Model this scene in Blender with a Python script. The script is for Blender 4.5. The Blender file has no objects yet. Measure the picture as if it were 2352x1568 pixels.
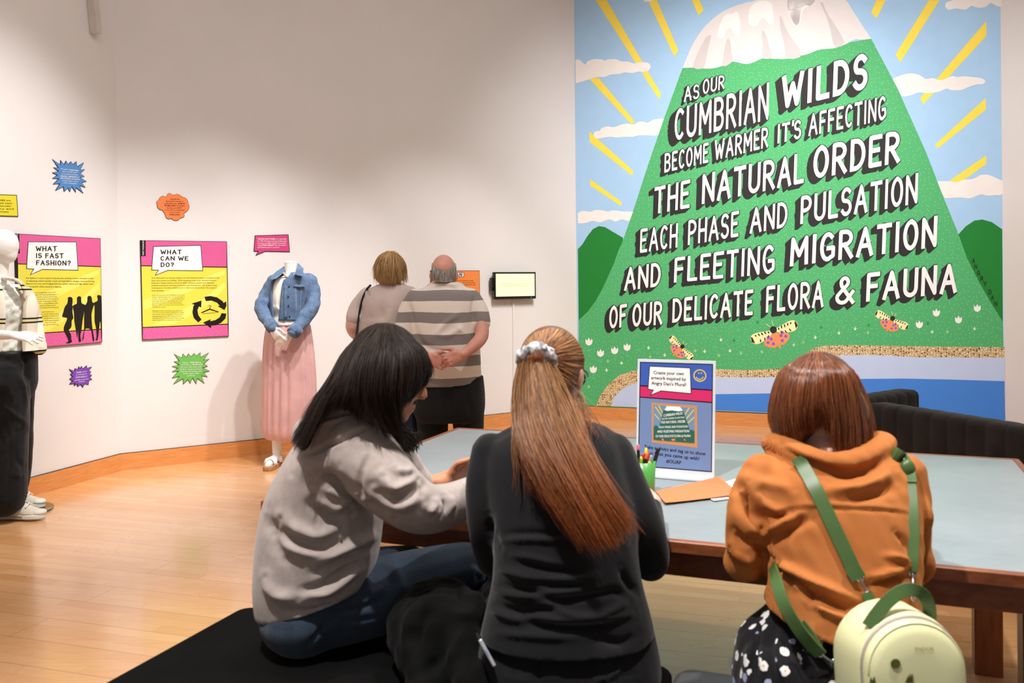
import bpy, bmesh, math, random
import numpy as np
from mathutils import Matrix, Vector
from mathutils.bvhtree import BVHTree

random.seed(7)
RNG = np.random.default_rng(11)
SC = bpy.context.scene
COL = SC.collection

# ------------------------------------------------------------------ camera, world, lights, exposure
F, CX, CY, CAMZ, ROLL = 2030.0, 1176.0, 648.0, 1.40, 0.0097
RIGHT = np.array([math.cos(ROLL), 0, -math.sin(ROLL)])
UP = np.array([math.sin(ROLL), 0, math.cos(ROLL)])
FWD = np.array([0, 1.0, 0])
CAM = np.array([0, 0, CAMZ])
cam_data = bpy.data.cameras.new('camera')
cam_data.sensor_width = 36.0
cam_data.lens = F / 2352 * 36
cam_data.shift_y = -(784 - CY) / 2352
cam_data.clip_start = 0.05
cam_data.dof.use_dof = True
cam_data.dof.focus_distance = 8.0
cam_data.dof.aperture_fstop = 5.6
cam = bpy.data.objects.new('camera', cam_data)
M3 = Matrix([[RIGHT[i], UP[i], -FWD[i]] for i in range(3)])
cam.matrix_world = Matrix.Translation(CAM) @ M3.to_4x4()
COL.objects.link(cam)
SC.camera = cam

world = bpy.data.worlds.new('world')
SC.world = world
world.use_nodes = True
world.node_tree.nodes['Background'].inputs['Color'].default_value = (1.0, 0.98, 0.97, 1)
world.node_tree.nodes['Background'].inputs['Strength'].default_value = 0.38

SC.view_settings.view_transform = 'Standard'
SC.view_settings.look = 'None'
SC.view_settings.exposure = 0.0
SC.view_settings.gamma = 1.0

def spot(loc, target, watts, angle, blend=0.6, size=0.06, color=(1.0, 0.93, 0.86)):
    l = bpy.data.lights.new('track_or_fill_spot', 'SPOT')
    l.energy = watts; l.spot_size = math.radians(angle); l.spot_blend = blend
    l.shadow_soft_size = size; l.color = color
    o = bpy.data.objects.new('track_or_fill_spot', l)
    o.location = loc
    d = Vector(target) - Vector(loc)
    o.rotation_euler = d.to_track_quat('-Z', 'Y').to_euler()
    COL.objects.link(o)
    return o
# track lights: on the wall displays, on the mural, over the table; the last two spots are added fill
NEUTRAL = (1.0, 0.965, 0.94)
spot((-1.0, 4.4, 4.9), (-3.25, 5.7, 0.75), 690, 52, 0.9, color=NEUTRAL)
spot((-0.7, 4.9, 4.9), (-2.5, 7.0, 0.45), 500, 41, 0.9, color=NEUTRAL)
spot((0.2, 5.2, 4.9), (-1.9, 7.3, 0.45), 460, 38, 0.9, color=NEUTRAL)
spot((1.0, 5.4, 4.9), (-0.7, 8.2, 0.5), 480, 40, 0.9, color=NEUTRAL)
spot((1.5, 4.9, 4.9), (1.8, 8.7, 1.9), 560, 68, 1.0, color=NEUTRAL)
spot((2.2, 4.4, 4.9), (2.9, 8.2, 1.5), 620, 74, 1.0, color=NEUTRAL)
spot((-0.9, 0.95, 4.7), (-0.2, 2.3, 0.9), 860, 56, 1.0, color=NEUTRAL)
spot((1.5, 1.75, 4.7), (1.05, 2.1, 0.9), 600, 56, 1.0, color=NEUTRAL)
spot((0.8, 4.6, 4.8), (0.9, 3.0, 0.7), 160, 70, 1.0, color=NEUTRAL)
spot((-0.2, 2.9, 4.8), (-0.5, 5.6, 1.1), 230, 40, 1.0, color=NEUTRAL)  # added fill lamp that brightens the standing visitors' backs
spot((-1.0, 1.6, 4.9), (-1.7, 3.4, 0.0), 260, 62, 1.0, color=NEUTRAL)  # added fill lamp that brightens the floor at the left
def ambient_fill(loc, size, watts):  # added soft area lamp that lifts the room's ambient light, not a real fixture
    l = bpy.data.lights.new('ambient_fill_light', 'AREA'); l.shape = 'SQUARE'; l.size = size; l.energy = watts; l.color = (1, .97, .95)
    o = bpy.data.objects.new('ambient_fill_light', l); o.location = loc; COL.objects.link(o)
ambient_fill((-1.0, 3.0, 5.1), 4.0, 70)
ambient_fill((2.0, 4.5, 5.1), 4.0, 70)


# ------------------------------------------------------------------ geometry helpers
def A3(*v): return np.array(v, float)
def nrm(v):
    v = np.asarray(v, float); return v / (np.linalg.norm(v) + 1e-12)
def P(px, py, d):
    """world point seen at photo position (px, py) standing at distance d in front of the camera"""
    return CAM + RIGHT * ((px - CX) / F * d) - UP * ((py - CY) / F * d) + FWD * d
def onz(px, py, z):
    r = P(px, py, 1.0) - CAM
    return CAM + r * ((z - CAMZ) / r[2])
def spline(pts, n):
    p = np.asarray(pts, float)
    if len(p) == 2:
        t = np.linspace(0, 1, n)[:, None]; return p[0] * (1 - t) + p[1] * t
    q = np.vstack([2 * p[0] - p[1], p, 2 * p[-1] - p[-2]])
    out = []
    for u in np.linspace(0, len(p) - 1 - 1e-9, n):
        i = int(u); t = u - i
        a, b, c, d = q[i], q[i + 1], q[i + 2], q[i + 3]
        out.append(0.5 * (2 * b + (c - a) * t + (2 * a - 5 * b + 4 * c - d) * t * t + (3 * b - a - 3 * c + d) * t ** 3))
    return np.array(out)

class MB:
    """collects vertices and faces for ONE mesh object"""
    def __init__(s): s.v = []; s.f = []; s.n = 0; s.uv = None
    def add(s, v, f):
        v = np.asarray(v, float); s.v.append(v)
        s.f += [tuple(i + s.n for i in q) for q in f]; s.n += len(v); return s
    def box(s, c, h, ax=None):
        ax = np.eye(3) if ax is None else np.asarray(ax, float)
        c = np.asarray(c, float)
        v = [c + ax[0] * h[0] * x + ax[1] * h[1] * y + ax[2] * h[2] * z for x in (-1, 1) for y in (-1, 1) for z in (-1, 1)]
        return s.add(v, [(0, 1, 3, 2), (4, 6, 7, 5), (0, 4, 5, 1), (2, 3, 7, 6), (0, 2, 6, 4), (1, 5, 7, 3)])
    def loft(s, rings, cap=True):
        rings = np.asarray(rings, float); n, m = rings.shape[:2]
        v = rings.reshape(-1, 3); f = []
        for i in range(n - 1):
            for j in range(m):
                k = (j + 1) % m
                f.append((i * m + j, i * m + k, (i + 1) * m + k, (i + 1) * m + j))
        if cap:
            v = np.vstack([v, rings[0].mean(0), rings[-1].mean(0)])
            a, b = n * m, n * m + 1
            for j in range(m):
                k = (j + 1) % m
                f.append((a, k, j)); f.append((b, (n - 1) * m + j, (n - 1) * m + k))
        return s.add(v, f)
    def tube(s, pts, r, m=12, flat=1.0, side=None, dome=True):
        """tube along pts; r per point; flat = ratio of the second radius; side = direction of the first radius"""
        p = np.asarray(pts, float); n = len(p)
        r = np.full(n, r, float) if np.isscalar(r) else np.asarray(r, float)
        fl = np.full(n, flat, float) if np.isscalar(flat) else np.asarray(flat, float)
        t = np.gradient(p, axis=0); t = np.array([nrm(x) for x in t])
        sd = nrm(np.cross(t[0], A3(0.13, 0.31, 0.94))) if side is None else np.asarray(side, float)
        P2, R2, T2, L2 = [], [], [], []
        if dome:
            for q in (0.02, 0.45, 0.8):
                P2.append(p[0] - t[0] * r[0] * fl[0] * math.sqrt(max(0, 1 - q * q)) * 0.9); R2.append(r[0] * q); T2.append(t[0]); L2.append(fl[0])
        P2 += list(p); R2 += list(r); T2 += list(t); L2 += list(fl)
        if dome:
            for q in (0.8, 0.45, 0.02):
                P2.append(p[-1] + t[-1] * r[-1] * fl[-1] * math.sqrt(max(0, 1 - q * q)) * 0.9); R2.append(r[-1] * q); T2.append(t[-1]); L2.append(fl[-1])
        rings = []
        ang = np.linspace(0, 2 * math.pi, m, endpoint=False)
        for c, rr, tt, ll in zip(P2, R2, T2, L2):
            sd = nrm(sd - tt * np.dot(sd, tt)); b = np.cross(tt, sd)
            rings.append([c + sd * math.cos(a) * rr + b * math.sin(a) * rr * ll for a in ang])
        return s.loft(rings)
    def ell(s, c, rad, ax=None, m=18, n=12):
        ax = np.eye(3) if ax is None else np.asarray(ax, float)
        rings = []
        for i in range(n + 1):
            th = math.pi * (0.001 + 0.998 * i / n)
            rings.append([np.asarray(c) + ax[0] * rad[0] * math.sin(th) * math.cos(a) + ax[1] * rad[1] * math.sin(th) * math.sin(a) + ax[2] * rad[2] * math.cos(th)
                          for a in np.linspace(0, 2 * math.pi, m, endpoint=False)])
        return s.loft(rings)
    def prism(s, poly, fn, w0, w1):
        """poly of 2-D points mapped by fn(u, v, w), extruded from w0 to w1"""
        n = len(poly)
        v = [fn(a, b, w0) for a, b in poly] + [fn(a, b, w1) for a, b in poly]
        f = [tuple(range(n))[::-1], tuple(range(n, 2 * n))] + [(i, (i + 1) % n, n + (i + 1) % n, n + i) for i in range(n)]
        return s.add(v, f)
    def flat(s, poly, fn, w):
        return s.add([fn(a, b, w) for a, b in poly], [tuple(range(len(poly)))])
    def V(s): return np.vstack(s.v)

def mesh_from(name, v, f):
    me = bpy.data.meshes.new(name)
    me.from_pydata([tuple(x) for x in v], [], f)
    me.update()
    return me
def link(o, parent=None):
    COL.objects.link(o)
    if parent is not None:
        o.parent = parent
        o.matrix_parent_inverse = parent.matrix_world.inverted()
    return o
def smooth_all(me): me.polygons.foreach_set('use_smooth', [True] * len(me.polygons))
def obj(name, mb, mat, parent=None, smooth=False, bevel=0.0, fix=True, label=None, segs=2, sharp=0):
    me = mesh_from(name, mb.V(), mb.f)
    if fix:
        bm = bmesh.new(); bm.from_mesh(me); bmesh.ops.recalc_face_normals(bm, faces=bm.faces); bm.to_mesh(me); bm.free()
    if mb.uv is not None:
        pass
    if smooth: smooth_all(me)
    if sharp: me.set_sharp_from_angle(angle=math.radians(sharp))
    me.materials.append(mat)
    o = bpy.data.objects.new(name, me)
    link(o, parent)
    if bevel:
        b = o.modifiers.new('bevel', 'BEVEL'); b.width = bevel; b.segments = segs; b.limit_method = 'ANGLE'
        smooth_all(me)
        try:
            me.set_sharp_from_angle(angle=math.radians(40))
        except Exception: pass
    if label: o['label'] = label
    return o
def thing(name, label, cat, loc, group=None):
    o = bpy.data.objects.new(name, None); o.empty_display_size = 0.1
    o.location = tuple(loc); COL.objects.link(o)
    o.matrix_world = Matrix.Translation(Vector(loc))
    o['label'] = label; o['category'] = cat
    if group: o['group'] = group
    return o
def tag(o, label, cat, group=None, kind=None):
    o['label'] = label; o['category'] = cat
    if group: o['group'] = group
    if kind: o['kind'] = kind
    return o
def struct(o): o['kind'] = 'structure'; return o

def remeshed(mb, voxel, smooth=6, factor=0.5):
    """union of closed pieces as one continuous surface (vertices, faces)"""
    me = mesh_from('tmp', mb.V(), mb.f)
    bm = bmesh.new(); bm.from_mesh(me); bmesh.ops.recalc_face_normals(bm, faces=bm.faces); bm.to_mesh(me); bm.free()
    o = bpy.data.objects.new('tmp', me); COL.objects.link(o)
    r = o.modifiers.new('r', 'REMESH'); r.mode = 'VOXEL'; r.voxel_size = voxel
    if smooth:
        s = o.modifiers.new('s', 'SMOOTH'); s.iterations = smooth; s.factor = factor
    dg = bpy.context.evaluated_depsgraph_get()
    dg.update()
    m2 = bpy.data.meshes.new_from_object(o.evaluated_get(dg))
    bpy.data.objects.remove(o); bpy.data.meshes.remove(me)
    smooth_all(m2)
    return m2
def get_co(me):
    a = np.empty(len(me.vertices) * 3, np.float32); me.vertices.foreach_get('co', a); return a.reshape(-1, 3).astype(float)
def get_no(me):
    a = np.empty(len(me.vertices) * 3, np.float32); me.vertices.foreach_get('normal', a); return a.reshape(-1, 3).astype(float)
def set_co(me, co): me.vertices.foreach_set('co', co.astype(np.float32).ravel()); me.update()
def to_px(co):
    d = co - CAM
    dep = d @ FWD
    return np.stack([CX + F * (d @ RIGHT) / dep, CY - F * (d @ UP) / dep], 1), dep
def seg_dist(p, pts):
    """distance of points p (n,2|3) to polyline; returns (dist, signed side in 2-D)"""
    best = np.full(len(p), 1e9)
    for a, b in zip(pts[:-1], pts[1:]):
        ab = b - a; t = np.clip(((p - a) @ ab) / (ab @ ab + 1e-12), 0, 1)
        d = np.linalg.norm(p - (a + t[:, None] * ab), axis=1)
        # taper near the two ends of the whole line
        best = np.minimum(best, d)
    return best
def folds(me, fl):
    """cloth folds: ridge/valley lines (photo positions) raised along the normal on the side turned to the camera"""
    co, no = get_co(me), get_no(me)
    px, dep = to_px(co)
    view = (CAM - co); view /= np.linalg.norm(view, axis=1)[:, None]
    facing = np.clip((no * view).sum(1) * 1.6, 0, 1)
    dis = np.zeros(len(co))
    for pts, amp, wid in fl:
        q = spline(pts, 4 * len(pts)) if len(pts) > 2 else np.asarray(pts, float)
        L = np.linalg.norm(np.diff(q, axis=0), axis=1).sum()
        d = seg_dist(px, q)
        e = np.minimum(np.linalg.norm(px - q[0], axis=1), np.linalg.norm(px - q[-1], axis=1)) / (0.3 * L + 1e-6)
        g = np.exp(-(d / wid) ** 2) * np.clip(e, 0.0, 1) ** 0.7
        dis += amp * g
    set_co(me, co + no * (dis * facing)[:, None])
def noise3(co, scale, seed=0):
    """cheap smooth pseudo-noise from sines"""
    r = np.random.default_rng(seed)
    out = np.zeros(len(co))
    for k in range(5):
        w = r.normal(size=3) * scale * (1 + 0.35 * k)
        out += np.sin(co @ w + r.uniform(0, 6.28)) / (1 + 0.3 * k)
    return out / 2.5
def wrinkle(me, amp, scale, seed=0, stretch=(1, 1, 1)):
    co, no = get_co(me), get_no(me)
    n = noise3(co * np.asarray(stretch), scale, seed)
    set_co(me, co + no * (amp * n)[:, None])
def body_obj(name, me, mat, parent, label=None):
    me.name = name
    me.materials.clear(); me.materials.append(mat)
    o = bpy.data.objects.new(name, me); link(o, parent)
    if label: o['label'] = label
    return o
def bvh_of(me):
    return BVHTree.FromPolygons([tuple(x) for x in get_co(me)], [tuple(p.vertices) for p in me.polygons])
def surf(bvh, px, py, off=0.004, dflt=2.0):
    r = P(px, py, 1.0) - CAM
    h = bvh.ray_cast(Vector(CAM), Vector(r))
    if h[0] is None: return P(px, py, dflt)
    return np.array(h[0]) - nrm(r) * off
def pring(L, R, th, m=28, p=1.0):
    """closed ring between two 3-D side points with depth thickness th"""
    L, R = np.asarray(L), np.asarray(R)
    c, a = (L + R) / 2, (R - L) / 2
    b = nrm(np.cross(A3(0, 0, 1), a)) * th / 2
    out = []
    for t in np.linspace(0, 2 * math.pi, m, endpoint=False):
        ct, st = math.cos(t), math.sin(t)
        out.append(c + a * (abs(ct) ** p * np.sign(ct)) + b * (abs(st) ** p * np.sign(st)))
    return out
def torso(mb, rows, k=4, p=0.9, shrink=0.0, m=30):
    """rows: (xl, yl, xr, yr, d, th) -> lofted trunk"""
    R = spline(rows, (len(rows) - 1) * k + 1)
    rings = []
    for xl, yl, xr, yr, d, th in R:
        s = shrink * F / d
        rings.append(pring(P(xl + s, yl, d), P(xr - s, yr, d), th - 2 * shrink, m, p))
    mb.loft(rings); return mb
def ptube(mb, pts, k=4, shrink=0.0, m=14, flat=1.0):
    """pts: (px, py, d, radius in photo px at that distance)"""
    q = spline(pts, (len(pts) - 1) * k + 1)
    mb.tube([P(a, b, d) for a, b, d, r in q], [max(0.006, r * d / F - shrink) for a, b, d, r in q], m=m, flat=flat)
    return mb
def hull(pts):
    pts = sorted(set((round(a, 7), round(b, 7)) for a, b in pts))
    def half(ps):
        h = []
        for p in ps:
            while len(h) >= 2 and (h[-1][0] - h[-2][0]) * (p[1] - h[-2][1]) - (h[-1][1] - h[-2][1]) * (p[0] - h[-2][0]) <= 0: h.pop()
            h.append(p)
        return h[:-1]
    return half(pts) + half(pts[::-1])

def head_axes(f, u):
    f = nrm(f); u = nrm(np.asarray(u) - f * np.dot(u, f)); r = np.cross(f, u); return f, r, u
def head_pieces(mb, c, f, u, s=0.93):
    f, r, u = head_axes(f, u)
    ax = np.array([r, f, u])
    E = lambda o, rad: mb.ell(c + s * (r * o[0] + f * o[1] + u * o[2]), [s * x for x in rad], ax)
    E((0, -0.012, 0.025), (0.077, 0.098, 0.100)); E((0, 0.030, -0.045), (0.062, 0.068, 0.085))
    E((0, 0.068, -0.112), (0.030, 0.026, 0.022)); E((0, 0.078, 0.030), (0.054, 0.022, 0.018))
    for q in (-1, 1):
        E((q * 0.079, -0.008, -0.015), (0.010, 0.021, 0.033)); E((q * 0.084, -0.014, -0.008), (0.008, 0.017, 0.024))
        E((q * 0.032, 0.082, 0.002), (0.017, 0.013, 0.010)); E((q * 0.040, 0.062, -0.040), (0.024, 0.024, 0.026))
        E((q * 0.010, 0.108, -0.045), (0.009, 0.012, 0.008))
    T = lambda o: c + s * (r * o[0] + f * o[1] + u * o[2])
    mb.tube([T((0, 0.088, 0.015)), T((0, 0.104, -0.015)), T((0, 0.116, -0.040))], [0.008 * s, 0.010 * s, 0.013 * s], m=10)
    E((0, 0.092, -0.076), (0.025, 0.012, 0.006)); E((0, 0.091, -0.088), (0.021, 0.012, 0.008))
    return T, ax
def eyes(c, f, u, parent, s=0.93):
    f, r, u = head_axes(f, u)
    for q in (-1, 1):
        e = c + s * (r * 0.032 * q + f * 0.086 + u * 0.001)
        o = obj('eye', MB().ell(e, (0.0125, 0.0125, 0.0125)), M['eye_white'], parent, smooth=True)
        obj('iris', MB().ell(e + f * 0.0105, (0.0055, 0.003, 0.0055), np.array([r, f, u])), M['black_plastic'], o, smooth=True)
def hand_pieces(mb, w, d, n, th, curl=(0.5, 0.5, 0.5, 0.5), s=1.0, spread=0.06, thumb=0.5, bend=None):
    """w wrist, d pointing direction, n side the palm faces, th = side of the thumb (+1/-1 of cross(d, n))"""
    d = nrm(d); n = nrm(np.asarray(n) - d * np.dot(n, d)); sd = np.cross(d, n) * th
    ax = np.array([d, sd, n])
    mb.tube([w - d * 0.01 * s, w + d * 0.03 * s, w + d * 0.065 * s, w + d * 0.088 * s], [0.027 * s, 0.036 * s, 0.041 * s, 0.039 * s], m=14, flat=[0.75, 0.52, 0.42, 0.36], side=sd)
    mb.ell(w + d * 0.035 * s + sd * 0.022 * s + n * 0.006 * s, (0.03 * s, 0.017 * s, 0.015 * s), ax)
    Ls = (0.070, 0.079, 0.074, 0.058)
    for i in range(4):
        off = (1.5 - i) * 0.0195 * s
        p = w + d * (0.086 - 0.004 * abs(1.3 - i)) * s + sd * off
        dd = nrm(d + sd * (1.5 - i) * spread)
        pts = [p - dd * 0.012 * s, p]; a = 0
        for k, fr in enumerate((0.46, 0.30, 0.24)):
            a += curl[i] * (0.9, 1.15, 0.8)[k]
            dr = dd * math.cos(a) + n * math.sin(a)
            pts.append(pts[-1] + dr * Ls[i] * fr * s)
        q = spline(pts, 12)
        mb.tube(q, np.linspace(0.0098, 0.0072, 12) * s * (0.9 if i == 3 else 1), m=10)
    b = w + d * 0.025 * s + sd * 0.028 * s
    t1 = nrm(d * 0.62 + sd * 0.62 + n * 0.45 * thumb); t2 = nrm(d * 0.85 + sd * (0.35 - 0.5 * thumb) + n * 0.5 * thumb)
    mb.tube(spline([b - t1 * 0.01 * s, b + t1 * 0.035 * s, b + t1 * 0.035 * s + t2 * 0.03 * s, b + t1 * 0.035 * s + t2 * 0.052 * s], 10), np.linspace(0.0125, 0.008, 10) * s, m=10)

def strands(name, guides, n, mat, parent, r=0.0012, K=14, jitter=0.006, clump=0.006, taper=0.25, seed=1, tip=0.08, sheet=0.004, label=None, t_pow=1.0):
    """hair: a thin base sheet through the guide locks plus many tapered strands, as one mesh"""
    rg = np.random.default_rng(seed)
    G = np.array([spline(g, K) for g in guides])            # (g, K, 3)
    ng = len(G)
    mb = MB()
    # base: closed thin sheet
    if sheet:
        fine = np.array([spline(G[:, k], ng * 4) for k in range(K)]).transpose(1, 0, 2)   # (4g, K, 3)
        nn = np.cross(np.gradient(fine, axis=0), np.gradient(fine, axis=1))
        nn /= np.linalg.norm(nn, axis=2)[..., None] + 1e-9
        view = CAM - fine; sgn = np.sign((nn * view).sum(2))[..., None]; nn = nn * sgn
        a, b = fine - nn * 0.001, fine - nn * (0.001 + sheet)
        g4 = fine.shape[0]; v = np.vstack([a.reshape(-1, 3), b.reshape(-1, 3)]); N = g4 * K; f = []
        for i in range(g4 - 1):
            for k in range(K - 1):
                q = (i * K + k, i * K + k + 1, (i + 1) * K + k + 1, (i + 1) * K + k)
                f.append(q); f.append(tuple(N + x for x in q[::-1]))
        mb.add(v, f)
    m = 3
    ts = rg.uniform(0, ng - 1.0001, n)
    ncl = max(4, n // 14)
    cl_t = rg.uniform(0, ng - 1.0001, ncl); cl_o = rg.normal(size=(ncl, 3)) * clump
    s = np.linspace(0, 1, K)
    faces = []
    for i in range(n):
        ci = np.argmin(abs(cl_t - ts[i])); 
        t = ts[i] * 0.75 + cl_t[ci] * 0.25
        t = np.clip(t, 0, ng - 1.0001)
        gi = int(t); fr = t - gi
        line = G[gi] * (1 - fr) + G[gi + 1] * fr
        L = 1 - tip * rg.uniform(0, 1) ** 2 * 3
        L = max(0.55, L)
        line = np.array([np.interp(s * L, s, line[:, k]) for k in range(3)]).T
        off = rg.normal(size=3) * jitter
        wv = rg.normal(size=3) * jitter * 0.6
        line = line + off * (0.25 + 0.75 * s[:, None]) + cl_o[ci] * (s[:, None] ** 1.3) + wv * np.sin(s[:, None] * rg.uniform(3, 9) + rg.uniform(0, 6))
        # lift a little towards the outside (the camera side of the guide surface)
        rad = r * rg.uniform(0.6, 1.5) * (1 - (1 - taper) * s ** 2.5)
        tt = np.gradient(line, axis=0); tt /= np.linalg.norm(tt, axis=1)[:, None] + 1e-9
        vw = CAM - line; vw /= np.linalg.norm(vw, axis=1)[:, None]
        s1 = np.cross(tt, vw); s1 /= np.linalg.norm(s1, axis=1)[:, None] + 1e-9
        s2 = np.cross(s1, tt)
        ring = [line + (s1 * math.cos(a) + s2 * math.sin(a) * 0.8) * rad[:, None] for a in (math.pi / 2, math.pi * 7 / 6, math.pi * 11 / 6)]
        v = np.stack(ring, 1).reshape(-1, 3)
        f = []
        for k in range(K - 1):
            for j in range(m):
                j2 = (j + 1) % m
                f.append((k * m + j, k * m + j2, (k + 1) * m + j2, (k + 1) * m + j))
        mb.add(v, f)
    me = mesh_from(name, mb.V(), mb.f); smooth_all(me)
    # per-strand tint: a property of each hair
    tint = np.full(len(me.vertices), 0.45, np.float32)
    base = len(me.vertices) - n * K * m
    tint[base:] = np.repeat(rg.uniform(0, 1, n), K * m)
    at = me.attributes.new('tint', 'FLOAT', 'POINT'); at.data.foreach_set('value', tint)
    al = np.zeros(len(me.vertices), np.float32)
    al[base:] = np.tile(np.repeat(s, m), n)
    if sheet: al[:base] = np.tile(np.tile(s, g4), 2)
    at = me.attributes.new('along', 'FLOAT', 'POINT'); at.data.foreach_set('value', al)
    me.materials.append(mat)
    o = bpy.data.objects.new(name, me); link(o, parent)
    if label: o['label'] = label
    return o
def ribbon(mb, pts, w, th, face=None):
    """flat strap: pts 3-D path, w width, th thickness; face = direction the flat side looks at (default camera)"""
    p = np.asarray(pts, float); t = np.gradient(p, axis=0); t = np.array([nrm(x) for x in t])
    rings = []
    for c, tt in zip(p, t):
        nv = nrm((CAM - c) if face is None else face); nv = nrm(nv - tt * np.dot(nv, tt)); s = np.cross(tt, nv)
        rings.append([c + s * w / 2 * a + nv * th * b for a, b in ((-1, 0), (1, 0), (1, 0.8), (0.93, 1), (-0.93, 1), (-1, 0.8))])
    mb.loft(rings); return mb

# ------------------------------------------------------------------ materials
def lin(c):
    if len(c) == 3 and max(c) > 1.0 or any(isinstance(x, int) and x > 1 for x in c): c = [x / 255 for x in c]
    return tuple((x / 12.92 if x <= 0.04045 else ((x + 0.055) / 1.055) ** 2.4) for x in c) + (1.0,)
M = {}
class NT:
    """small node-tree builder"""
    def __init__(s, name):
        s.m = bpy.data.materials.new(name); s.m.use_nodes = True
        s.t = s.m.node_tree; s.b = s.t.nodes['Principled BSDF']
        s.coord = None
    def n(s, typ, **kw):
        o = s.t.nodes.new(typ)
        for k, v in kw.items():
            if k.startswith('i_'):
                key = k[2:]; key = int(key) if key.isdigit() else key.replace('_', ' ')
                o.inputs[key].default_value = v
            else: setattr(o, k, v)
        return o
    def l(s, a, b): s.t.links.new(a, b)
    def obj(s, scale=(1, 1, 1), rot=(0, 0, 0), out='Object'):
        c = s.n('ShaderNodeTexCoord'); mp = s.n('ShaderNodeMapping')
        mp.inputs['Scale'].default_value = scale; mp.inputs['Rotation'].default_value = rot
        s.l(c.outputs[out], mp.inputs[0]); return mp.outputs[0]
    def noise(s, vec, scale, detail=3, rough=0.5):
        o = s.n('ShaderNodeTexNoise'); o.inputs['Scale'].default_value = scale; o.inputs['Detail'].default_value = detail; o.inputs['Roughness'].default_value = rough
        s.l(vec, o.inputs['Vector']); return o.outputs['Fac']
    def ramp(s, fac, stops, interp='LINEAR'):
        o = s.n('ShaderNodeValToRGB'); o.color_ramp.interpolation = interp
        e = o.color_ramp.elements
        while len(e) < len(stops): e.new(0.5)
        for el, (p, c) in zip(e, stops): el.position = p; el.color = c
        s.l(fac, o.inputs[0]); return o.outputs[0]
    def math(s, op, a, b=None, c=None):
        o = s.n('ShaderNodeMath', operation=op)
        for i, x in enumerate((a, b, c)):
            if x is None: continue
            if isinstance(x, (int, float)): o.inputs[i].default_value = x
            else: s.l(x, o.inputs[i])
        return o.outputs[0]
    def mix(s, fac, a, b, blend='MIX'):
        o = s.n('ShaderNodeMix', data_type='RGBA', blend_type=blend)
        for i, x in ((0, fac), (6, a), (7, b)):
            if isinstance(x, (int, float)): o.inputs[i].default_value = x
            elif isinstance(x, tuple): o.inputs[i].default_value = x
            else: s.l(x, o.inputs[i])
        return o.outputs[2]
    def xyz(s, vec):
        o = s.n('ShaderNodeSeparateXYZ'); s.l(vec, o.inputs[0]); return o.outputs
    def color(s, c):
        if isinstance(c, tuple): s.b.inputs['Base Color'].default_value = c
        else: s.l(c, s.b.inputs['Base Color'])
    def bump(s, h, strength=0.3, dist=0.005):
        o = s.n('ShaderNodeBump'); o.inputs['Strength'].default_value = strength; o.inputs['Distance'].default_value = dist
        s.l(h, o.inputs['Height']); s.l(o.outputs[0], s.b.inputs['Normal'])
    def set(s, rough=0.6, spec=0.4, sheen=0.0, coat=0.0, metal=0.0, sss=0.0, trans=0.0, emis=None, estr=0.0, aniso=0.0):
        b = s.b.inputs
        b['Roughness'].default_value = rough; b['Specular IOR Level'].default_value = spec
        b['Sheen Weight'].default_value = sheen; b['Coat Weight'].default_value = coat; b['Metallic'].default_value = metal
        b['Subsurface Weight'].default_value = sss; b['Transmission Weight'].default_value = trans
        if sss: b['Subsurface Radius'].default_value = (0.012, 0.005, 0.003); b['Subsurface Scale'].default_value = 0.6
        if emis: b['Emission Color'].default_value = emis; b['Emission Strength'].default_value = estr
        if aniso: b['Anisotropic'].default_value = aniso
        return s
def plain(key, c, rough=0.6, spec=0.4, var=0.06, scale=6.0, bump=0.0, bscale=300, bdist=0.002, **kw):
    t = NT(key); v = t.obj(); base = lin(c)
    dark = tuple(x * (1 - var * 2) for x in base[:3]) + (1,); lite = tuple(min(1, x * (1 + var)) for x in base[:3]) + (1,)
    t.color(t.ramp(t.noise(v, scale), [(0.3, dark), (0.7, lite)]))
    t.set(rough, spec, **kw)
    if bump: t.bump(t.noise(v, bscale, 2), bump, bdist)
    M[key] = t.m; return t
def fabric(key, c, rough=0.9, var=0.08, scale=14, weave=900, bump=0.25, sheen=0.15, spec=0.15):
    t = NT(key); v = t.obj(); base = lin(c)
    dark = tuple(x * (1 - var * 2) for x in base[:3]) + (1,); lite = tuple(min(1, x * (1 + var)) for x in base[:3]) + (1,)
    t.color(t.ramp(t.noise(v, scale, 4), [(0.3, dark), (0.7, lite)]))
    t.set(rough, spec, sheen=sheen); t.bump(t.noise(v, weave, 2), bump, 0.0012)
    M[key] = t.m; return t
def hairmat(key, c0, c1, tipc=None, rough=0.38, spec=0.5):
    t = NT(key); a = t.n('ShaderNodeAttribute', attribute_name='tint')
    col = t.ramp(a.outputs['Fac'], [(0.0, lin(c0)), (1.0, lin(c1))])
    if tipc:
        al = t.n('ShaderNodeAttribute', attribute_name='along')
        tp = t.ramp(a.outputs['Fac'], [(0.0, lin([x * 0.6 for x in tipc])), (1.0, lin(tipc))])
        col = t.mix(t.ramp(al.outputs['Fac'], [(0.25, (0, 0, 0, 1)), (0.85, (1, 1, 1, 1))]), col, tp)
    t.color(col); t.set(rough, spec); M[key] = t.m; return t

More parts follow.
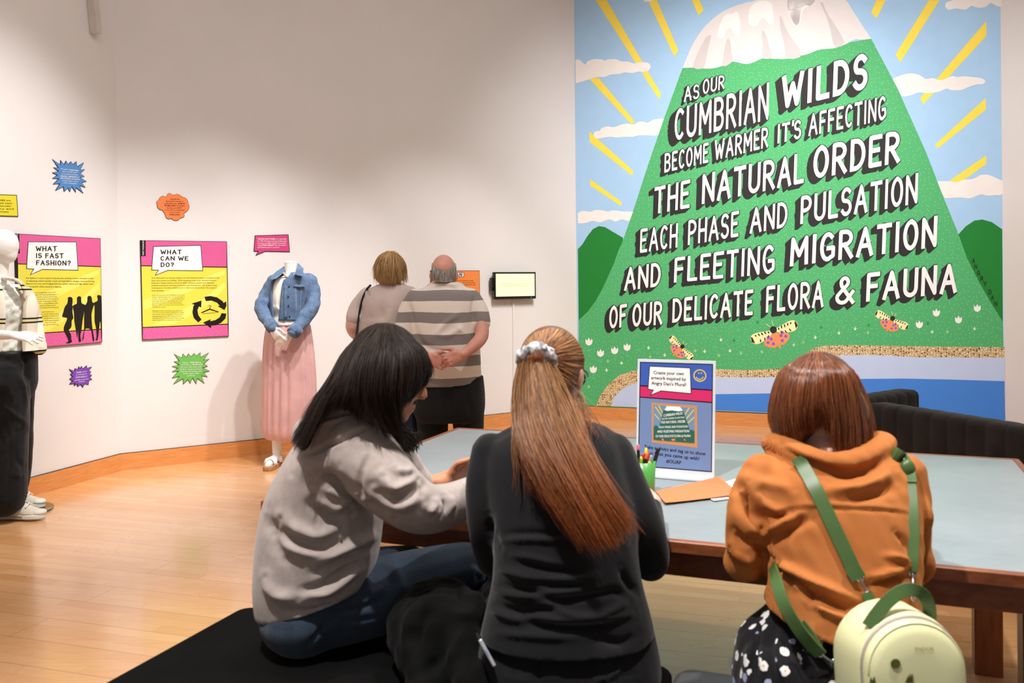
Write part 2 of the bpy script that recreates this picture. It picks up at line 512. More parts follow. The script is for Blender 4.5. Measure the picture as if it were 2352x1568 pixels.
# ------------------------------------------------------------------ materials: room
def mk_room_mats():
    t = NT('white_wall_paint'); v = t.obj()
    t.color(t.ramp(t.noise(v, 1.3, 5, 0.6), [(0.25, lin((224, 220, 219))), (0.75, lin((230, 226, 225)))]))
    t.set(0.75, 0.25); t.bump(t.noise(v, 60, 3), 0.08, 0.002); M['wall'] = t.m
    t = NT('ceiling_paint'); t.color(lin((225, 220, 215))); t.set(0.9, 0.1); M['ceiling'] = t.m
    # strip floor: boards run along the length of the table
    t = NT('maple_strip_floor'); v = t.obj(rot=(0, 0, math.radians(17.5)))
    br = t.n('ShaderNodeTexBrick', offset=0.37, offset_frequency=2)
    for k, x in (('Color1', (0.2, 0.2, 0.2, 1)), ('Color2', (0.8, 0.8, 0.8, 1)), ('Mortar', (0.5, 0.5, 0.5, 1)), ('Scale', 1.0), ('Mortar Size', 0.0012), ('Mortar Smooth', 0.2), ('Bias', 0.0), ('Brick Width', 0.62), ('Row Height', 0.066)):
        br.inputs[k].default_value = x
    t.l(v, br.inputs['Vector'])
    b2 = t.n('ShaderNodeTexBrick', offset=0.43, offset_frequency=2)
    for k, x in (('Color1', (0, 0, 0, 1)), ('Color2', (0, 0, 0, 1)), ('Mortar', (1, 1, 1, 1)), ('Scale', 1.0), ('Mortar Size', 0.0016), ('Mortar Smooth', 0.1), ('Brick Width', 2.1), ('Row Height', 0.198)):
        b2.inputs[k].default_value = x
    t.l(v, b2.inputs['Vector'])
    gr = t.obj(scale=(1.2, 22, 1), rot=(0, 0, math.radians(17.5)))
    g = t.noise(gr, 3.0, 5, 0.6)
    base = t.ramp(br.outputs['Color'], [(0.15, lin((208, 152, 98))), (0.85, lin((224, 176, 126)))])
    col = t.mix(t.ramp(g, [(0.35, (0, 0, 0, 1)), (0.75, (0.35, 0.35, 0.35, 1))]), base, lin((188, 124, 70)))
    col = t.mix(t.math('MULTIPLY', br.outputs['Fac'], 0.25), col, lin((120, 76, 44)))
    col = t.mix(t.math('MULTIPLY', b2.outputs['Color'], 0.65), col, lin((88, 58, 38)))
    t.color(col); t.set(0.30, 0.6, coat=0.8)
    t.b.inputs['Coat Roughness'].default_value = 0.16
    rr = t.ramp(t.noise(v, 2.2, 4), [(0.3, (0.24, 0.24, 0.24, 1)), (0.7, (0.38, 0.38, 0.38, 1))]); t.l(rr, t.b.inputs['Roughness'])
    t.bump(b2.outputs['Color'], -0.15, 0.002); M['floor'] = t.m
    t = NT('orange_pine_skirting'); v = t.obj(scale=(3, 3, 40))
    t.color(t.ramp(t.noise(v, 2.5, 5, 0.6), [(0.3, lin((206, 132, 72))), (0.7, lin((224, 156, 94)))])); t.set(0.4, 0.4); M['skirting'] = t.m
mk_room_mats()
def paint(key, c, rough=0.7): 
    t = NT(key); v = t.obj(); b = lin(c)
    t.color(t.ramp(t.noise(v, 9, 4), [(0.3, tuple(x * 0.96 for x in b[:3]) + (1,)), (0.7, b)])); t.set(rough, 0.25); M[key] = t.m
    return t
for k, c in dict(sky=(168, 206, 240), ray=(250, 224, 86), cloud=(240, 235, 232), hill=(32, 130, 52), snow=(228, 222, 221), snow_light=(243, 240, 239), snow_grey=(206, 199, 199),
                 black_paint=(46, 44, 45), white_paint=(246, 245, 244), water_pale=(194, 212, 246), water_blue=(72, 136, 226), wing=(246, 240, 178), orange_paint=(240, 150, 96),
                 orange_paint_light=(248, 178, 128), purple_paint=(144, 92, 206), sprig_pale=(170, 222, 140), sprig_mid=(104, 196, 136), sprig_dark=(30, 140, 66),
                 print_black=(30, 24, 22), print_pink=(214, 94, 150), print_yellow=(226, 216, 78), print_yellow_soft=(238, 230, 110), print_white=(240, 238, 236), print_text=(74, 66, 30), burst_blue=(84, 136, 198), burst_orange=(240, 132, 76),
                 burst_purple=(124, 72, 182), burst_green=(112, 184, 88), bubble_pink=(206, 70, 128), bubble_yellow=(222, 210, 52), panel_orange=(240, 140, 72), foam_edge=(200, 196, 190), blue_print=(60, 92, 178), crimson_print=(206, 44, 102), slate_print=(112, 134, 176), kraft=(196, 140, 92), smile_yellow=(222, 196, 60),
                 poster_green=(40, 96, 80), poster_sky=(110, 140, 170), print_green=(120, 190, 40)).items():
    paint(k, c, 0.45 if 'print' in k or 'burst' in k or 'bubble' in k or 'panel' in k else 0.7)
def dots(key, base, c1, scale, rad, c2=None, rand=0.0):
    """painted dots laid out in the wall's own metres (UV)"""
    t = NT(key); u = t.n('ShaderNodeUVMap'); vo = t.n('ShaderNodeTexVoronoi', voronoi_dimensions='2D'); vo.inputs['Scale'].default_value = scale; vo.inputs['Randomness'].default_value = 0.8
    t.l(u.outputs[0], vo.inputs['Vector'])
    inside = t.math('LESS_THAN', vo.outputs['Distance'], rad)
    col = lin(c1)
    if c2:
        cc = t.xyz(vo.outputs['Color']); sel = t.math('GREATER_THAN', cc[0], 0.70)
        col = t.mix(sel, lin(c1), lin(c2)); 
    t.color(t.mix(inside, lin(base), col)); t.set(0.7, 0.25); M[key] = t.m
dots('mountain', (82, 176, 112), (122, 204, 148), 27, 0.115)
dots('pebbles', (198, 170, 124), (240, 230, 204), 46, 0.25, (40, 32, 26))
dots('print_pink_dots', (216, 92, 150), (240, 128, 182), 70, 0.2)

# ------------------------------------------------------------------ room shell
C0, C1, C2, C3, C4 = (-3.232, 5.91), (-2.99, 6.71), (0.654, 9.08), (4.283, 7.70), (4.34, 7.40)
class Wall:
    def __init__(s, a, b):
        s.o = A3(a[0], a[1], 0); d = A3(b[0] - a[0], b[1] - a[1], 0); s.L = np.linalg.norm(d); s.u = d / s.L
        s.n = A3(s.u[1], -s.u[0], 0)
        if np.dot(s.n, CAM - s.o) < 0: s.n = -s.n
    def pt(s, u, v, w=0.0): return s.o + s.u * u + A3(0, 0, v) + s.n * w
    def uv(s, px, py, w=0.0):
        r = P(px, py, 1.0) - CAM
        k = np.dot(s.o + s.n * w - CAM, s.n) / np.dot(r, s.n); q = CAM + r * k - s.o
        return float(np.dot(q, s.u)), float(q[2])
    def fn(s): return lambda u, v, w: s.pt(u, v, w)
    def ax(s): return [s.u, s.n, A3(0, 0, 1)]
dL = nrm(A3(C1[0] - C0[0], C1[1] - C0[1], 0))
LW0 = (C1[0] - dL[0] * 7.5, C1[1] - dL[1] * 7.5)
dR = nrm(A3(0.42, -0.907, 0))
RW1 = (C3[0] + dR[0] * 6.0, C3[1] + dR[1] * 6.0)
WL, WB, WM, WR = Wall(LW0, C1), Wall(C1, C2), Wall(C2, C3), Wall(C3, RW1)
HC = 5.2
def wall_obj(name, W, ext0=0.0, ext1=0.0):
    mb = MB(); mb.prism([(-ext0, 0), (W.L + ext1, 0), (W.L + ext1, HC), (-ext0, HC)], W.fn(), -0.2, 0.0)
    return struct(obj(name, mb, M['wall']))
wall_obj('wall_left', WL); wall_obj('wall_back', WB, 0.0, 0.0); wall_obj('wall_mural', WM, 0.0, 0.0); wall_obj('wall_right', WR)
for nm, W in (('baseboard_left', WL), ('baseboard_back', WB), ('baseboard_mural', WM), ('baseboard_right', WR)):
    mb = MB(); mb.prism([(0.0, 0.0), (W.L, 0.0), (W.L, 0.126), (0.0, 0.126)], W.fn(), 0.001, 0.016)
    mb2 = MB(); mb2.prism([(0.0, 0.1262), (W.L, 0.1262), (W.L, 0.1295), (0.0, 0.1295)], W.fn(), 0.001, 0.010)
    b = struct(obj(nm, mb, M['skirting']))
    obj('caulk_line', mb2, M['print_black'], b)
mb = MB(); mb.box((0.6, 3.2, -0.05), (9, 8.5, 0.05)); struct(obj('floor', mb, M['floor']))
mb = MB(); mb.box((0.6, 3.2, HC + 0.05), (9, 8.5, 0.05)); struct(obj('ceiling', mb, M['ceiling']))

# ------------------------------------------------------------------ wall graphics helpers
class Art:
    """paint or print on a wall: polygons given where the photo shows them, laid on the wall plane"""
    def __init__(s, W, w0): s.W = W; s.w0 = w0
    def q(s, pts): return [s.W.uv(a, b, s.w0) for a, b in pts]
    def put(s, name, polys, mat, parent, lv, label=None):
        """polys: list of photo-position polygons -> one flat mesh, a fraction of a millimetre apart"""
        mb = MB(); uvs = []
        for i, p in enumerate(polys):
            q = s.q(p); mb.flat(q, s.W.fn(), s.w0 + lv * 0.0006 + (i % 12) * 0.00003); uvs += q
        return s._mk(name, mb, uvs, mat, parent, label)
    def _mk(s, name, mb, uvs, mat, parent, label=None):
        me = mesh_from(name, mb.V(), mb.f)
        lay = me.uv_layers.new(name='UVMap')
        li = np.empty(len(me.loops), np.int32); me.loops.foreach_get('vertex_index', li)
        lay.data.foreach_set('uv', np.array(uvs, np.float32)[li].ravel())
        me.materials.append(M[mat]); o = bpy.data.objects.new(name, me); link(o, parent)
        if label: o['label'] = label
        return o
def circ(cx, cy, rx, ry=None, n=16):
    ry = rx if ry is None else ry
    return [(cx + rx * math.cos(a), cy + ry * math.sin(a)) for a in np.linspace(0, 2 * math.pi, n, endpoint=False)]
def arc(cx, cy, rx, ry, a0, a1, n=9):
    return [(cx + rx * math.cos(math.radians(a)), cy + ry * math.sin(math.radians(a))) for a in np.linspace(a0, a1, n)]
GL = {
 'A': (.56, [[(0.0, 0), (.5, 1), (1.0, 0)], [(.2, .34), (.8, .34)]]),
 'B': (.46, [[(0, 0), (0, 1)], [(0, 1), (.45, 1)] + arc(.45, .765, .48, .235, 90, -90) + [(0, .53)], [(0, .53), (.5, .53)] + arc(.5, .265, .5, .265, 90, -90) + [(0, 0)]]),
 'C': (.44, [arc(.55, .5, .55, .5, 52, 308, 15)]),
 'D': (.48, [[(0, 0), (0, 1)], [(0, 1), (.3, 1)] + arc(.3, .5, .7, .5, 90, -90, 12) + [(0, 0)]]),
 'E': (.40, [[(1, 1), (0, 1), (0, 0), (1, 0)], [(0, .53), (.8, .53)]]),
 'F': (.40, [[(1, 1), (0, 1), (0, 0)], [(0, .53), (.8, .53)]]),
 'G': (.50, [arc(.5, .5, .5, .5, 50, 300, 14) + [(.98, .12), (.98, .44), (.55, .44)]]),
 'H': (.46, [[(0, 0), (0, 1)], [(1, 0), (1, 1)], [(0, .5), (1, .5)]]),
 'I': (.06, [[(.5, 0), (.5, 1)]]),
 'J': (.36, [[(1, 1), (1, .3)] + arc(.5, .3, .5, .3, 0, -160)]),
 'L': (.38, [[(0, 1), (0, 0), (1, 0)]]),
 'M': (.62, [[(0, 0), (.04, 1), (.5, .32), (.96, 1), (1, 0)]]),
 'N': (.50, [[(0, 0), (0, 1), (1, 0), (1, 1)]]),
 'O': (.50, [arc(.5, .5, .5, .5, 90, 450, 22)]),
 'P': (.44, [[(0, 0), (0, 1), (.4, 1)] + arc(.4, .73, .6, .27, 90, -90) + [(0, .46)]]),
 'R': (.47, [[(0, 0), (0, 1), (.4, 1)] + arc(.4, .74, .55, .26, 90, -90) + [(0, .48)], [(.38, .48), (1, 0)]]),
 'S': (.44, [arc(.5, .74, .46, .26, 35, 225, 10) + arc(.5, .26, .5, .26, 75, -150, 13)]),
 'T': (.48, [[(0, 1), (1, 1)], [(.5, 1), (.5, 0)]]),
 'U': (.47, [[(0, 1), (0, .28)] + arc(.5, .28, .5, .28, 180, 360, 10) + [(1, 1)]]),
 'W': (.72, [[(0, 1), (.24, 0), (.5, .72), (.76, 0), (1, 1)]]),
 'Y': (.46, [[(0, 1), (.5, .45), (1, 1)], [(.5, .45), (.5, 0)]]),
 'X': (.46, [[(0, 0), (1, 1)], [(0, 1), (1, 0)]]),
 'K': (.46, [[(0, 0), (0, 1)], [(1, 1), (.05, .48), (1, 0)]]),
 "'": (.04, [[(.6, 1.06), (.4, .86)]]),
 '?': (.40, [arc(.5, .74, .46, .26, 170, -90, 12) + [(.5, .3)], [(.5, .02), (.5, -.0)]]),
 '&': (.62, [[(1, 0), (.3, .66)] + arc(.46, .82, .22, .18, 200, -30, 9) + [(.2, .42)] + arc(.36, .22, .34, .22, 160, 330, 9) + [(.98, .42)]]),
 '!': (.06, [[(.5, 1), (.5, .3)], [(.5, .04), (.5, 0)]]),
 ' ': (.22, []),
}
def word_pieces(txt, t, gap=0.14, slant=0.0):
    """convex stroke pieces in units of the letter height; returns (list of polygons, total width)"""
    x = t / 2; out = []
    for i, ch in enumerate(txt):
        w, st = GL[ch]
        pieces = []
        for s in st:
            p = [(x + a * w, b * (1 - t) + t / 2) for a, b in s]
            for k in range(len(p) - 1):
                (ax, ay), (bx, by) = p[k], p[k + 1]; L = math.hypot(bx - ax, by - ay) or 1e-6
                nx, ny = -(by - ay) / L * t / 2, (bx - ax) / L * t / 2
                ex, ey = (bx - ax) / L * t * 0.5, (by - ay) / L * t * 0.5
                e0 = (ex, ey) if k == 0 else (0, 0); e1 = (ex, ey) if k == len(p) - 2 else (0, 0)
                if L < 0.03: e0 = e1 = (max(ex, 0), ey)
                pieces.append([(ax - e0[0] + nx, ay - e0[1] + ny), (bx + e1[0] + nx, by + e1[1] + ny), (bx + e1[0] - nx, by + e1[1] - ny), (ax - e0[0] - nx, ay - e0[1] - ny)])
                if k < len(p) - 2: pieces.append(circ(bx, by, t / 2 * 0.98, n=10))
        out.append([[(a + slant * b, b) for a, b in q] for q in pieces])
        x += w + gap + (t if ch not in " '" else 0)
    return out, x - gap - t / 2
def lettering(art, name, words, mat, parent, lv, shadow=None, slant=0.05, label=None):
    """words: (text, xl, yl, xr, yr, hl, hr, stroke) placed where the photo shows them"""
    mb, uvs, mbs, uvss = MB(), [], MB(), []
    for txt, xl, yl, xr, yr, hl, hr, t in words:
        L, W = word_pieces(txt, t * (.9 if shadow else 1), slant=slant)
        def mp(a, b):
            f = a / W; y = yl + (yr - yl) * f; h = hl + (hr - hl) * f
            return (xl + (xr - xl) * f + 0.0 * b, y - h * b)
        k = 0
        for gi, pcs in enumerate(L):
            for q in pcs:
                pq = [mp(a, b) for a, b in q]; k += 1
                u = art.q(pq); mb.flat(u, art.W.fn(), art.w0 + lv * 0.0006 + 0.0006 + (k % 30) * 0.00004); uvs += u
                if shadow:
                    c = np.mean(pq, 0); g = [tuple(c + (np.array(p) - c) * (1 + 2.0 / (np.linalg.norm(np.array(p) - c) + 1e-6))) for p in pq]
                    hh = (hl + hr) / 2
                    h = hull(g + [(a + shadow[0] * hh, b + shadow[1] * hh) for a, b in g])
                    u = art.q(h); mbs.flat(u, art.W.fn(), art.w0 + lv * 0.0006 - 0.0004 + (k % 30) * 0.00003); uvss += u
    o = art._mk(name, mb, uvs, mat, parent, label)
    if shadow: art._mk('drop_shadow', mbs, uvss, 'black_paint', o)
    return o
FONT = None
def text_mesh(s, align='LEFT'):
    cu = bpy.data.curves.new('t', 'FONT'); cu.body = s; cu.size = 1; cu.resolution_u = 2; cu.align_x = align
    o = bpy.data.objects.new('t', cu); COL.objects.link(o)
    dg = bpy.context.evaluated_depsgraph_get()
    me = bpy.data.meshes.new_from_object(o.evaluated_get(dg))
    co = get_co(me) if len(me.vertices) else np.zeros((0, 3)); f = [tuple(p.vertices) for p in me.polygons]
    bpy.data.objects.remove(o); bpy.data.curves.remove(cu); bpy.data.meshes.remove(me)
    return co, f
def text_lines(name, lines, fn, mat, parent, w, label=None, bold=False):
    """lines: (string, (x0,y0) baseline start, (x1,y1) baseline end, up vector) in the 2-D space of fn"""
    mb = MB()
    for s, p0, p1, up in lines:
        co, f = text_mesh(s)
        if not len(co): continue
        wd = co[:, 0].max()
        p0, p1, up = map(np.array, (p0, p1, up)); dr = (p1 - p0) / wd
        for dx in ((0, 0.035) if bold else (0,)):
            q = p0 + (co[:, :1] + dx) * dr + co[:, 1:2] * up
            mb.add([fn(a, b, w + dx * 0.002) for a, b in q], f)
    me = mesh_from(name, mb.V(), mb.f); me.materials.append(M[mat]); o = bpy.data.objects.new(name, me); link(o, parent)
    if label: o['label'] = label
    return o
def grow(poly, d):
    """offset a polygon outwards by d (mitred, clamped)"""
    n = len(poly); a = np.array(poly, float)
    area = 0.5 * sum(a[i][0] * a[(i + 1) % n][1] - a[(i + 1) % n][0] * a[i][1] for i in range(n)); sg = 1 if area > 0 else -1
    out = []
    for i in range(n):
        e0 = nrm(a[i] - a[i - 1]); e1 = nrm(a[(i + 1) % n] - a[i])
        n0 = np.array([e0[1], -e0[0]]) * sg; n1 = np.array([e1[1], -e1[0]]) * sg
        m = n0 + n1; l = np.linalg.norm(m)
        m = m / l if l > 1e-6 else n0
        k = min(2.6, 1 / max(0.3, abs(np.dot(m, n0)))) 
        out.append(tuple(a[i] + m * d * k))
    return out

# ------------------------------------------------------------------ the mural
def build_mural():
    A = Art(WM, 0.001)
    z5 = lambda l: [(1310 + x / 2.8, y / 2.8) for x, y in l]
    z6 = lambda l: [(1810 + x / 2.8, y / 2.8) for x, y in l]
    z7 = lambda l: [(1310 + x / 3.267, 480 + y / 3.267) for x, y in l]
    z8 = lambda l: [(1810 + x / 3.015, 480 + y / 3.015) for x, y in l]
    def curve(l, k=3): return [tuple(p) for p in spline(l, len(l) * k)]
    r = thing('mural', 'large painted wall mural of a green mountain with white lettering', 'mural', WM.pt(WM.L / 2, 0.13))
    u0, u1 = 0.012, WM.L - 0.004
    mb = MB(); q = [(u0, 0.131), (u1, 0.131), (u1, 4.75), (u0, 4.75)]; mb.flat(q, WM.fn(), 0.001)
    A._mk('painted_sky', mb, q, 'sky', r)
    for q in (z5([(138, -40), (210, -40), (583, 605), (568, 635)]), z5([(480, -40), (538, -40), (695, 325), (670, 363)]), z5([(765, -40), (812, -40), (857, 65), (825, 100)]),
              z5([(120, 505), (180, 500), (418, 785), (390, 795)]), z5([(122, 845), (405, 1100), (398, 1130), (125, 912)]), z5([(128, 1152), (332, 1300), (328, 1325), (128, 1192)]),
              z6([(590, -50), (652, -50), (570, 118), (535, 80)]), z6([(932, -40), (1000, -40), (722, 402), (692, 350)]), z6([(1275, 135), (1275, 232), (870, 670), (850, 632)]),
              z6([(1272, 630), (1272, 705), (962, 955), (947, 930)]), z6([(1275, 998), (1275, 1055), (1090, 1185), (1030, 1168)])):
        A.put('sun_ray', [q], 'ray', r, 1)
    edge = 1320.5
    for q in (z5([(33, 385), (60, 385), (95, 415), (110, 395), (150, 380), (200, 382), (225, 390), (240, 382), (290, 380), (330, 395), (370, 395), (410, 408), (440, 402), (490, 402), (515, 420), (510, 445), (480, 462), (440, 460), (400, 470), (350, 465), (320, 475), (260, 480), (220, 495), (180, 495), (120, 510), (90, 520), (55, 530), (35, 535)]),
              z5([(148, 865), (160, 845), (190, 840), (200, 825), (240, 812), (280, 818), (330, 800), (370, 795), (410, 800), (440, 782), (480, 785), (500, 790), (540, 768), (610, 770), (580, 860), (540, 872), (500, 870), (440, 870), (400, 880), (340, 880), (300, 885), (250, 880), (190, 890), (160, 890)]),
              z5([(47, 1370), (80, 1355), (130, 1362), (160, 1350), (210, 1352), (240, 1360), (280, 1352), (340, 1360), (420, 1365), (385, 1420), (330, 1410), (290, 1425), (250, 1410), (190, 1430), (150, 1420), (90, 1435), (49, 1435)]),
              z5([(465, -40), (470, 2), (490, 12), (540, 0), (560, -40)]),
              z6([(1008, 40), (1020, 15), (1060, 0), (1070, -40), (1380, -40), (1381, 40), (1340, 38), (1305, 20), (1270, 45), (1220, 50), (1180, 38), (1140, 62), (1080, 55), (1030, 65)]),
              z6([(665, 510), (740, 480), (800, 472), (850, 485), (885, 508), (930, 502), (985, 515), (1050, 490), (1090, 495), (1130, 490), (1180, 495), (1240, 502), (1268, 520), (1255, 540), (1210, 545), (1160, 560), (1110, 580), (1050, 580), (1020, 570), (970, 590), (900, 600), (840, 595), (790, 612), (735, 618), (700, 560)]),
              z6([(940, 1165), (1030, 1165), (1090, 1170), (1130, 1155), (1190, 1150), (1240, 1125), (1290, 1125), (1350, 1150), (1382, 1170), (1382, 1245), (1330, 1255), (1280, 1258), (1240, 1250), (1170, 1275), (1110, 1270), (1010, 1275)])):
        A.put('cloud', [curve(q, 3)], 'cloud', r, 2)
    A.put('hill', [z7([(57, 300), (90, 265), (130, 200), (170, 150), (215, 128), (260, 135), (310, 165), (395, 215), (420, 600), (200, 800), (63, 840)])], 'hill', r, 3)
    A.put('hill', [z8([(1150, 205), (1180, 175), (1230, 120), (1290, 80), (1345, 72), (1410, 90), (1483, 140), (1487, 785), (1300, 700)])], 'hill', r, 3)
    ml = z5([(722, 437), (600, 770), (500, 1060), (400, 1370), (330, 1568)]) + z7([(365, 300), (330, 400), (250, 580), (190, 690), (130, 770), (64, 832)])
    mr = z6([(535, 250), (700, 560), (890, 985), (1000, 1270), (1090, 1490)]) + z8([(1180, 175), (1240, 340), (1320, 500), (1400, 640), (1487, 780)])
    A.put('mountain', [[(1329, 931)] + ml[::-1] + mr + [(2308.5, 970)]], 'mountain', r, 4)
    base = z6([(470, 258), (430, 255), (370, 285), (300, 310), (200, 320), (120, 350), (0, 375)]) + z5([(1450, 370), (1380, 380), (1300, 378), (1240, 375), (1180, 400), (1130, 412), (1060, 398), (1030, 400), (960, 430), (890, 442), (800, 435)])
    top = z5([(722, 437), (745, 380), (790, 280), (850, 190), (930, 110), (1020, 55), (1120, 20), (1190, 5), (1260, -25), (1400, -45), (1600, -50)]) + z6([(300, -40), (375, 5), (430, 90), (535, 250)])
    sn = A.put('snow_cap', [[tuple(p) for p in spline(top, 50)] + curve(base, 3)], 'snow', r, 5)
    [A.put('snow_highlight', [curve(q, 3)], 'snow_light', sn, 6) for q in (z5([(945, 240), (955, 180), (985, 110), (1010, 90), (1040, 90), (1070, 75), (1085, 100), (1095, 200), (1085, 235), (1060, 225), (1030, 185), (1010, 190), (985, 235), (960, 248)]),
          z5([(1145, 150), (1150, 70), (1180, 25), (1240, 5), (1290, 20), (1305, 80), (1305, 150), (1280, 155), (1250, 120), (1225, 125), (1200, 165), (1170, 170)]),
          z5([(1395, -20), (1400, 70), (1430, 150), (1455, 165), (1480, 140), (1500, 60), (1560, 30), (1580, -20)]), z6([(-10, -20), (170, -20), (150, 35), (110, 35), (85, 60), (70, 160), (50, 165), (20, 120), (0, 60)]))]
    [A.put('snow_shade', [curve(q, 3)], 'snow_grey', sn, 7) for q in (z5([(895, 225), (905, 235), (880, 340), (858, 435), (790, 430), (830, 320), (870, 245)]), z5([(1015, 245), (1030, 270), (1035, 330), (1042, 395), (980, 425), (990, 330), (1005, 260)]),
          z5([(1235, 195), (1255, 215), (1280, 300), (1295, 370), (1235, 372), (1238, 290), (1230, 215)]), z5([(1345, 105), (1360, 115), (1400, 210), (1490, 350), (1395, 376), (1375, 280), (1350, 180)]), z6([(205, 15), (225, 20), (250, 80), (320, 190), (362, 275), (300, 300), (270, 180), (240, 90)]))]
    outer = [(1369.7, 931.5), (1380, 905.5), (1399, 881), (1423, 861), (1454, 851), (1640, 847), (1708, 850), (1793, 846), (1835, 832), (1856, 807), (1873, 798), (1893, 793.4), (1920, 793), (1969, 792.4), (2075, 794.4), (2175, 796), (2307, 797)]
    inner = [(1403, 931), (1411, 911.6), (1429, 893), (1454, 881), (1640, 865), (1693, 866), (1775, 866), (1840, 860), (1870, 835), (1898, 816.6), (1920, 815.6), (1969, 815.6), (2009, 815), (2108, 820), (2307, 821)]
    A.put('pebble_shore', [outer + inner[::-1]], 'pebbles', r, 5)
    A.put('lake_shallows', [inner + [(2308.5, 971), (1403, 932.5)]], 'water_pale', r, 5.2)
    A.put('lake_deep', [[(1480, 912), (1640, 905), (1769, 903), (1850, 898), (1900, 876), (1952, 870), (2075, 869), (2175, 871), (2307, 875), (2308.7, 971), (1480, 934.5)]], 'water_blue', r, 6)
    sh = (-0.19, 0.17)
    rows = [[('AS', 1571, 235, 1606, 226, 37, 33, .15), ('OUR', 1614, 218, 1664, 204, 35, 32, .15)],
            [('CUMBRIAN', 1549, 324, 1765, 275, 72, 86, .15), ('WILDS', 1794, 252, 1992, 204, 76, 84, .19)],
            [('BECOME', 1526, 397, 1627, 373, 44, 46, .16), ('WARMER', 1641, 369, 1764, 338, 47, 47, .16), ("IT'S", 1785, 330, 1840, 318, 44, 44, .16), ('AFFECTING', 1857, 313, 2035, 275, 51, 56, .15)],
            [('THE', 1502, 492, 1584, 477, 61, 65, .15), ('NATURAL', 1612, 469, 1846, 420, 69, 70, .16), ('ORDER', 1867, 412, 2066, 373, 74, 74, .17)],
            [('EACH', 1470, 581, 1556, 568, 55, 56, .15), ('PHASE', 1580, 563, 1696, 543, 57, 59, .15), ('AND', 1722, 537, 1808, 521, 59, 59, .15), ('PULSATION', 1838, 515, 2107, 467, 64, 70, .16)],
            [('AND', 1434, 668, 1517, 657, 54, 55, .16), ('FLEETING', 1548, 649, 1779, 628, 57, 68, .15), ('MIGRATION', 1814, 612, 2151, 567, 66, 72, .17)],
            [('OF', 1399, 755, 1439, 750, 51, 53, .17), ('OUR', 1452, 751, 1521, 745, 53, 55, .17), ('DELICATE', 1544, 741, 1729, 723, 55, 59, .16), ('FLORA', 1759, 718, 1891, 705, 61, 63, .16), ('&', 1917, 701, 1962, 697, 65, 65, .15), ('FAUNA', 1989, 693, 2197, 672, 66, 69, .17)]]
    for row in rows:
        for wd in row: lettering(A, 'painted_word', [wd], 'white_paint', r, 8, shadow=sh)
    sig = [('A', 1283, 357), ('N', 1298, 397), ('G', 1318, 440), ('R', 1340, 480), ('Y', 1363, 518), ('D', 1397, 573), ('A', 1414, 612), ('N', 1438, 655)]
    ww = []
    for ch, x, y in sig:
        X, Y = 1810 + x / 3.015, 480 + y / 3.015; ww.append((ch, X - 3.6, Y + 5.5, X + 3.6, Y + 5.5, 11, 11, .13))
    lettering(A, 'signature', ww[:5], 'black_paint', r, 8, label='small black painted signature'); lettering(A, 'signature', ww[5:], 'black_paint', r, 8)
    for x, y in z7([(140, 1000), (227, 1085), (333, 1065), (426, 1040), (173, 1207)]) + z8([(909, 803), (1027, 722), (1180, 770), (1310, 690)]):
        tul = [(-8, -5), (-6.5, -8), (-4, -4), (-2.5, -6), (0, -11), (2.5, -6), (4, -4), (6.5, -8), (8.2, -5), (7.5, 2), (4, 6), (0, 7), (-4, 6), (-7.5, 2)]
        f = A.put('flower', [[(x + a, y + b) for a, b in tul]], 'white_paint', r, 5.5)
        A.put('stem', [[(x - .6, y + 7), (x + .6, y + 7), (x + 1, y + 22), (x - .2, y + 22)], [(x + .4, y + 22), (x - 4, y + 16), (x - 3, y + 15.5), (x + .4, y + 19.5)], [(x + .4, y + 22), (x + 5, y + 16), (x + 4, y + 15.5), (x + .4, y + 19.5)]], 'sprig_mid', f, 5.5)
    sp = z7([(283, 1140), (385, 1155), (272, 1207), (140, 1333), (515, 1055), (588, 1040), (655, 1080), (709, 1095), (600, 1108), (935, 1003), (938, 1062), (1008, 1067), (1085, 1035), (1130, 980), (1114, 1097), (1198, 1062), (1228, 985), (1305, 1017), (1280, 1080), (1437, 1070), (1405, 848), (1678, 1017), (1748, 998)]) + \
         z8([(230, 818), (273, 857), (117, 883), (107, 920), (41, 938), (189, 888), (353, 858), (385, 818), (465, 828), (558, 803), (553, 855), (850, 757), (968, 790), (998, 850), (1103, 850), (1291, 828)])
    pat = ['sprig_pale', 'white_paint', 'white_paint', 'sprig_pale', 'sprig_mid', 'white_paint', 'sprig_mid', 'white_paint', 'sprig_pale', 'sprig_mid', 'sprig_pale', 'white_paint', 'sprig_mid', 'white_paint', 'sprig_pale', 'white_paint', 'sprig_dark', 'sprig_mid', 'sprig_pale', 'sprig_pale', 'sprig_dark', 'white_paint', 'sprig_pale',
           'sprig_dark', 'sprig_mid', 'sprig_mid', 'sprig_pale', 'white_paint', 'white_paint', 'white_paint', 'sprig_mid', 'white_paint', 'sprig_dark', 'sprig_pale', 'sprig_mid', 'sprig_dark', 'white_paint', 'sprig_pale', 'white_paint']
    for (x, y), m in zip(sp, pat):
        A.put('grass_sprig', [[(x - 4, y - 1), (x - 2, y - 1), (x, y + 3.6), (x - 1, y + 3)], [(x - 1, y - 4), (x + 1, y - 4), (x + .8, y + 3.4), (x - .6, y + 3.4)], [(x + 4, y - 1), (x + 2, y - 1), (x, y + 3.6), (x + 1, y + 3)]], m, r, 5.5)
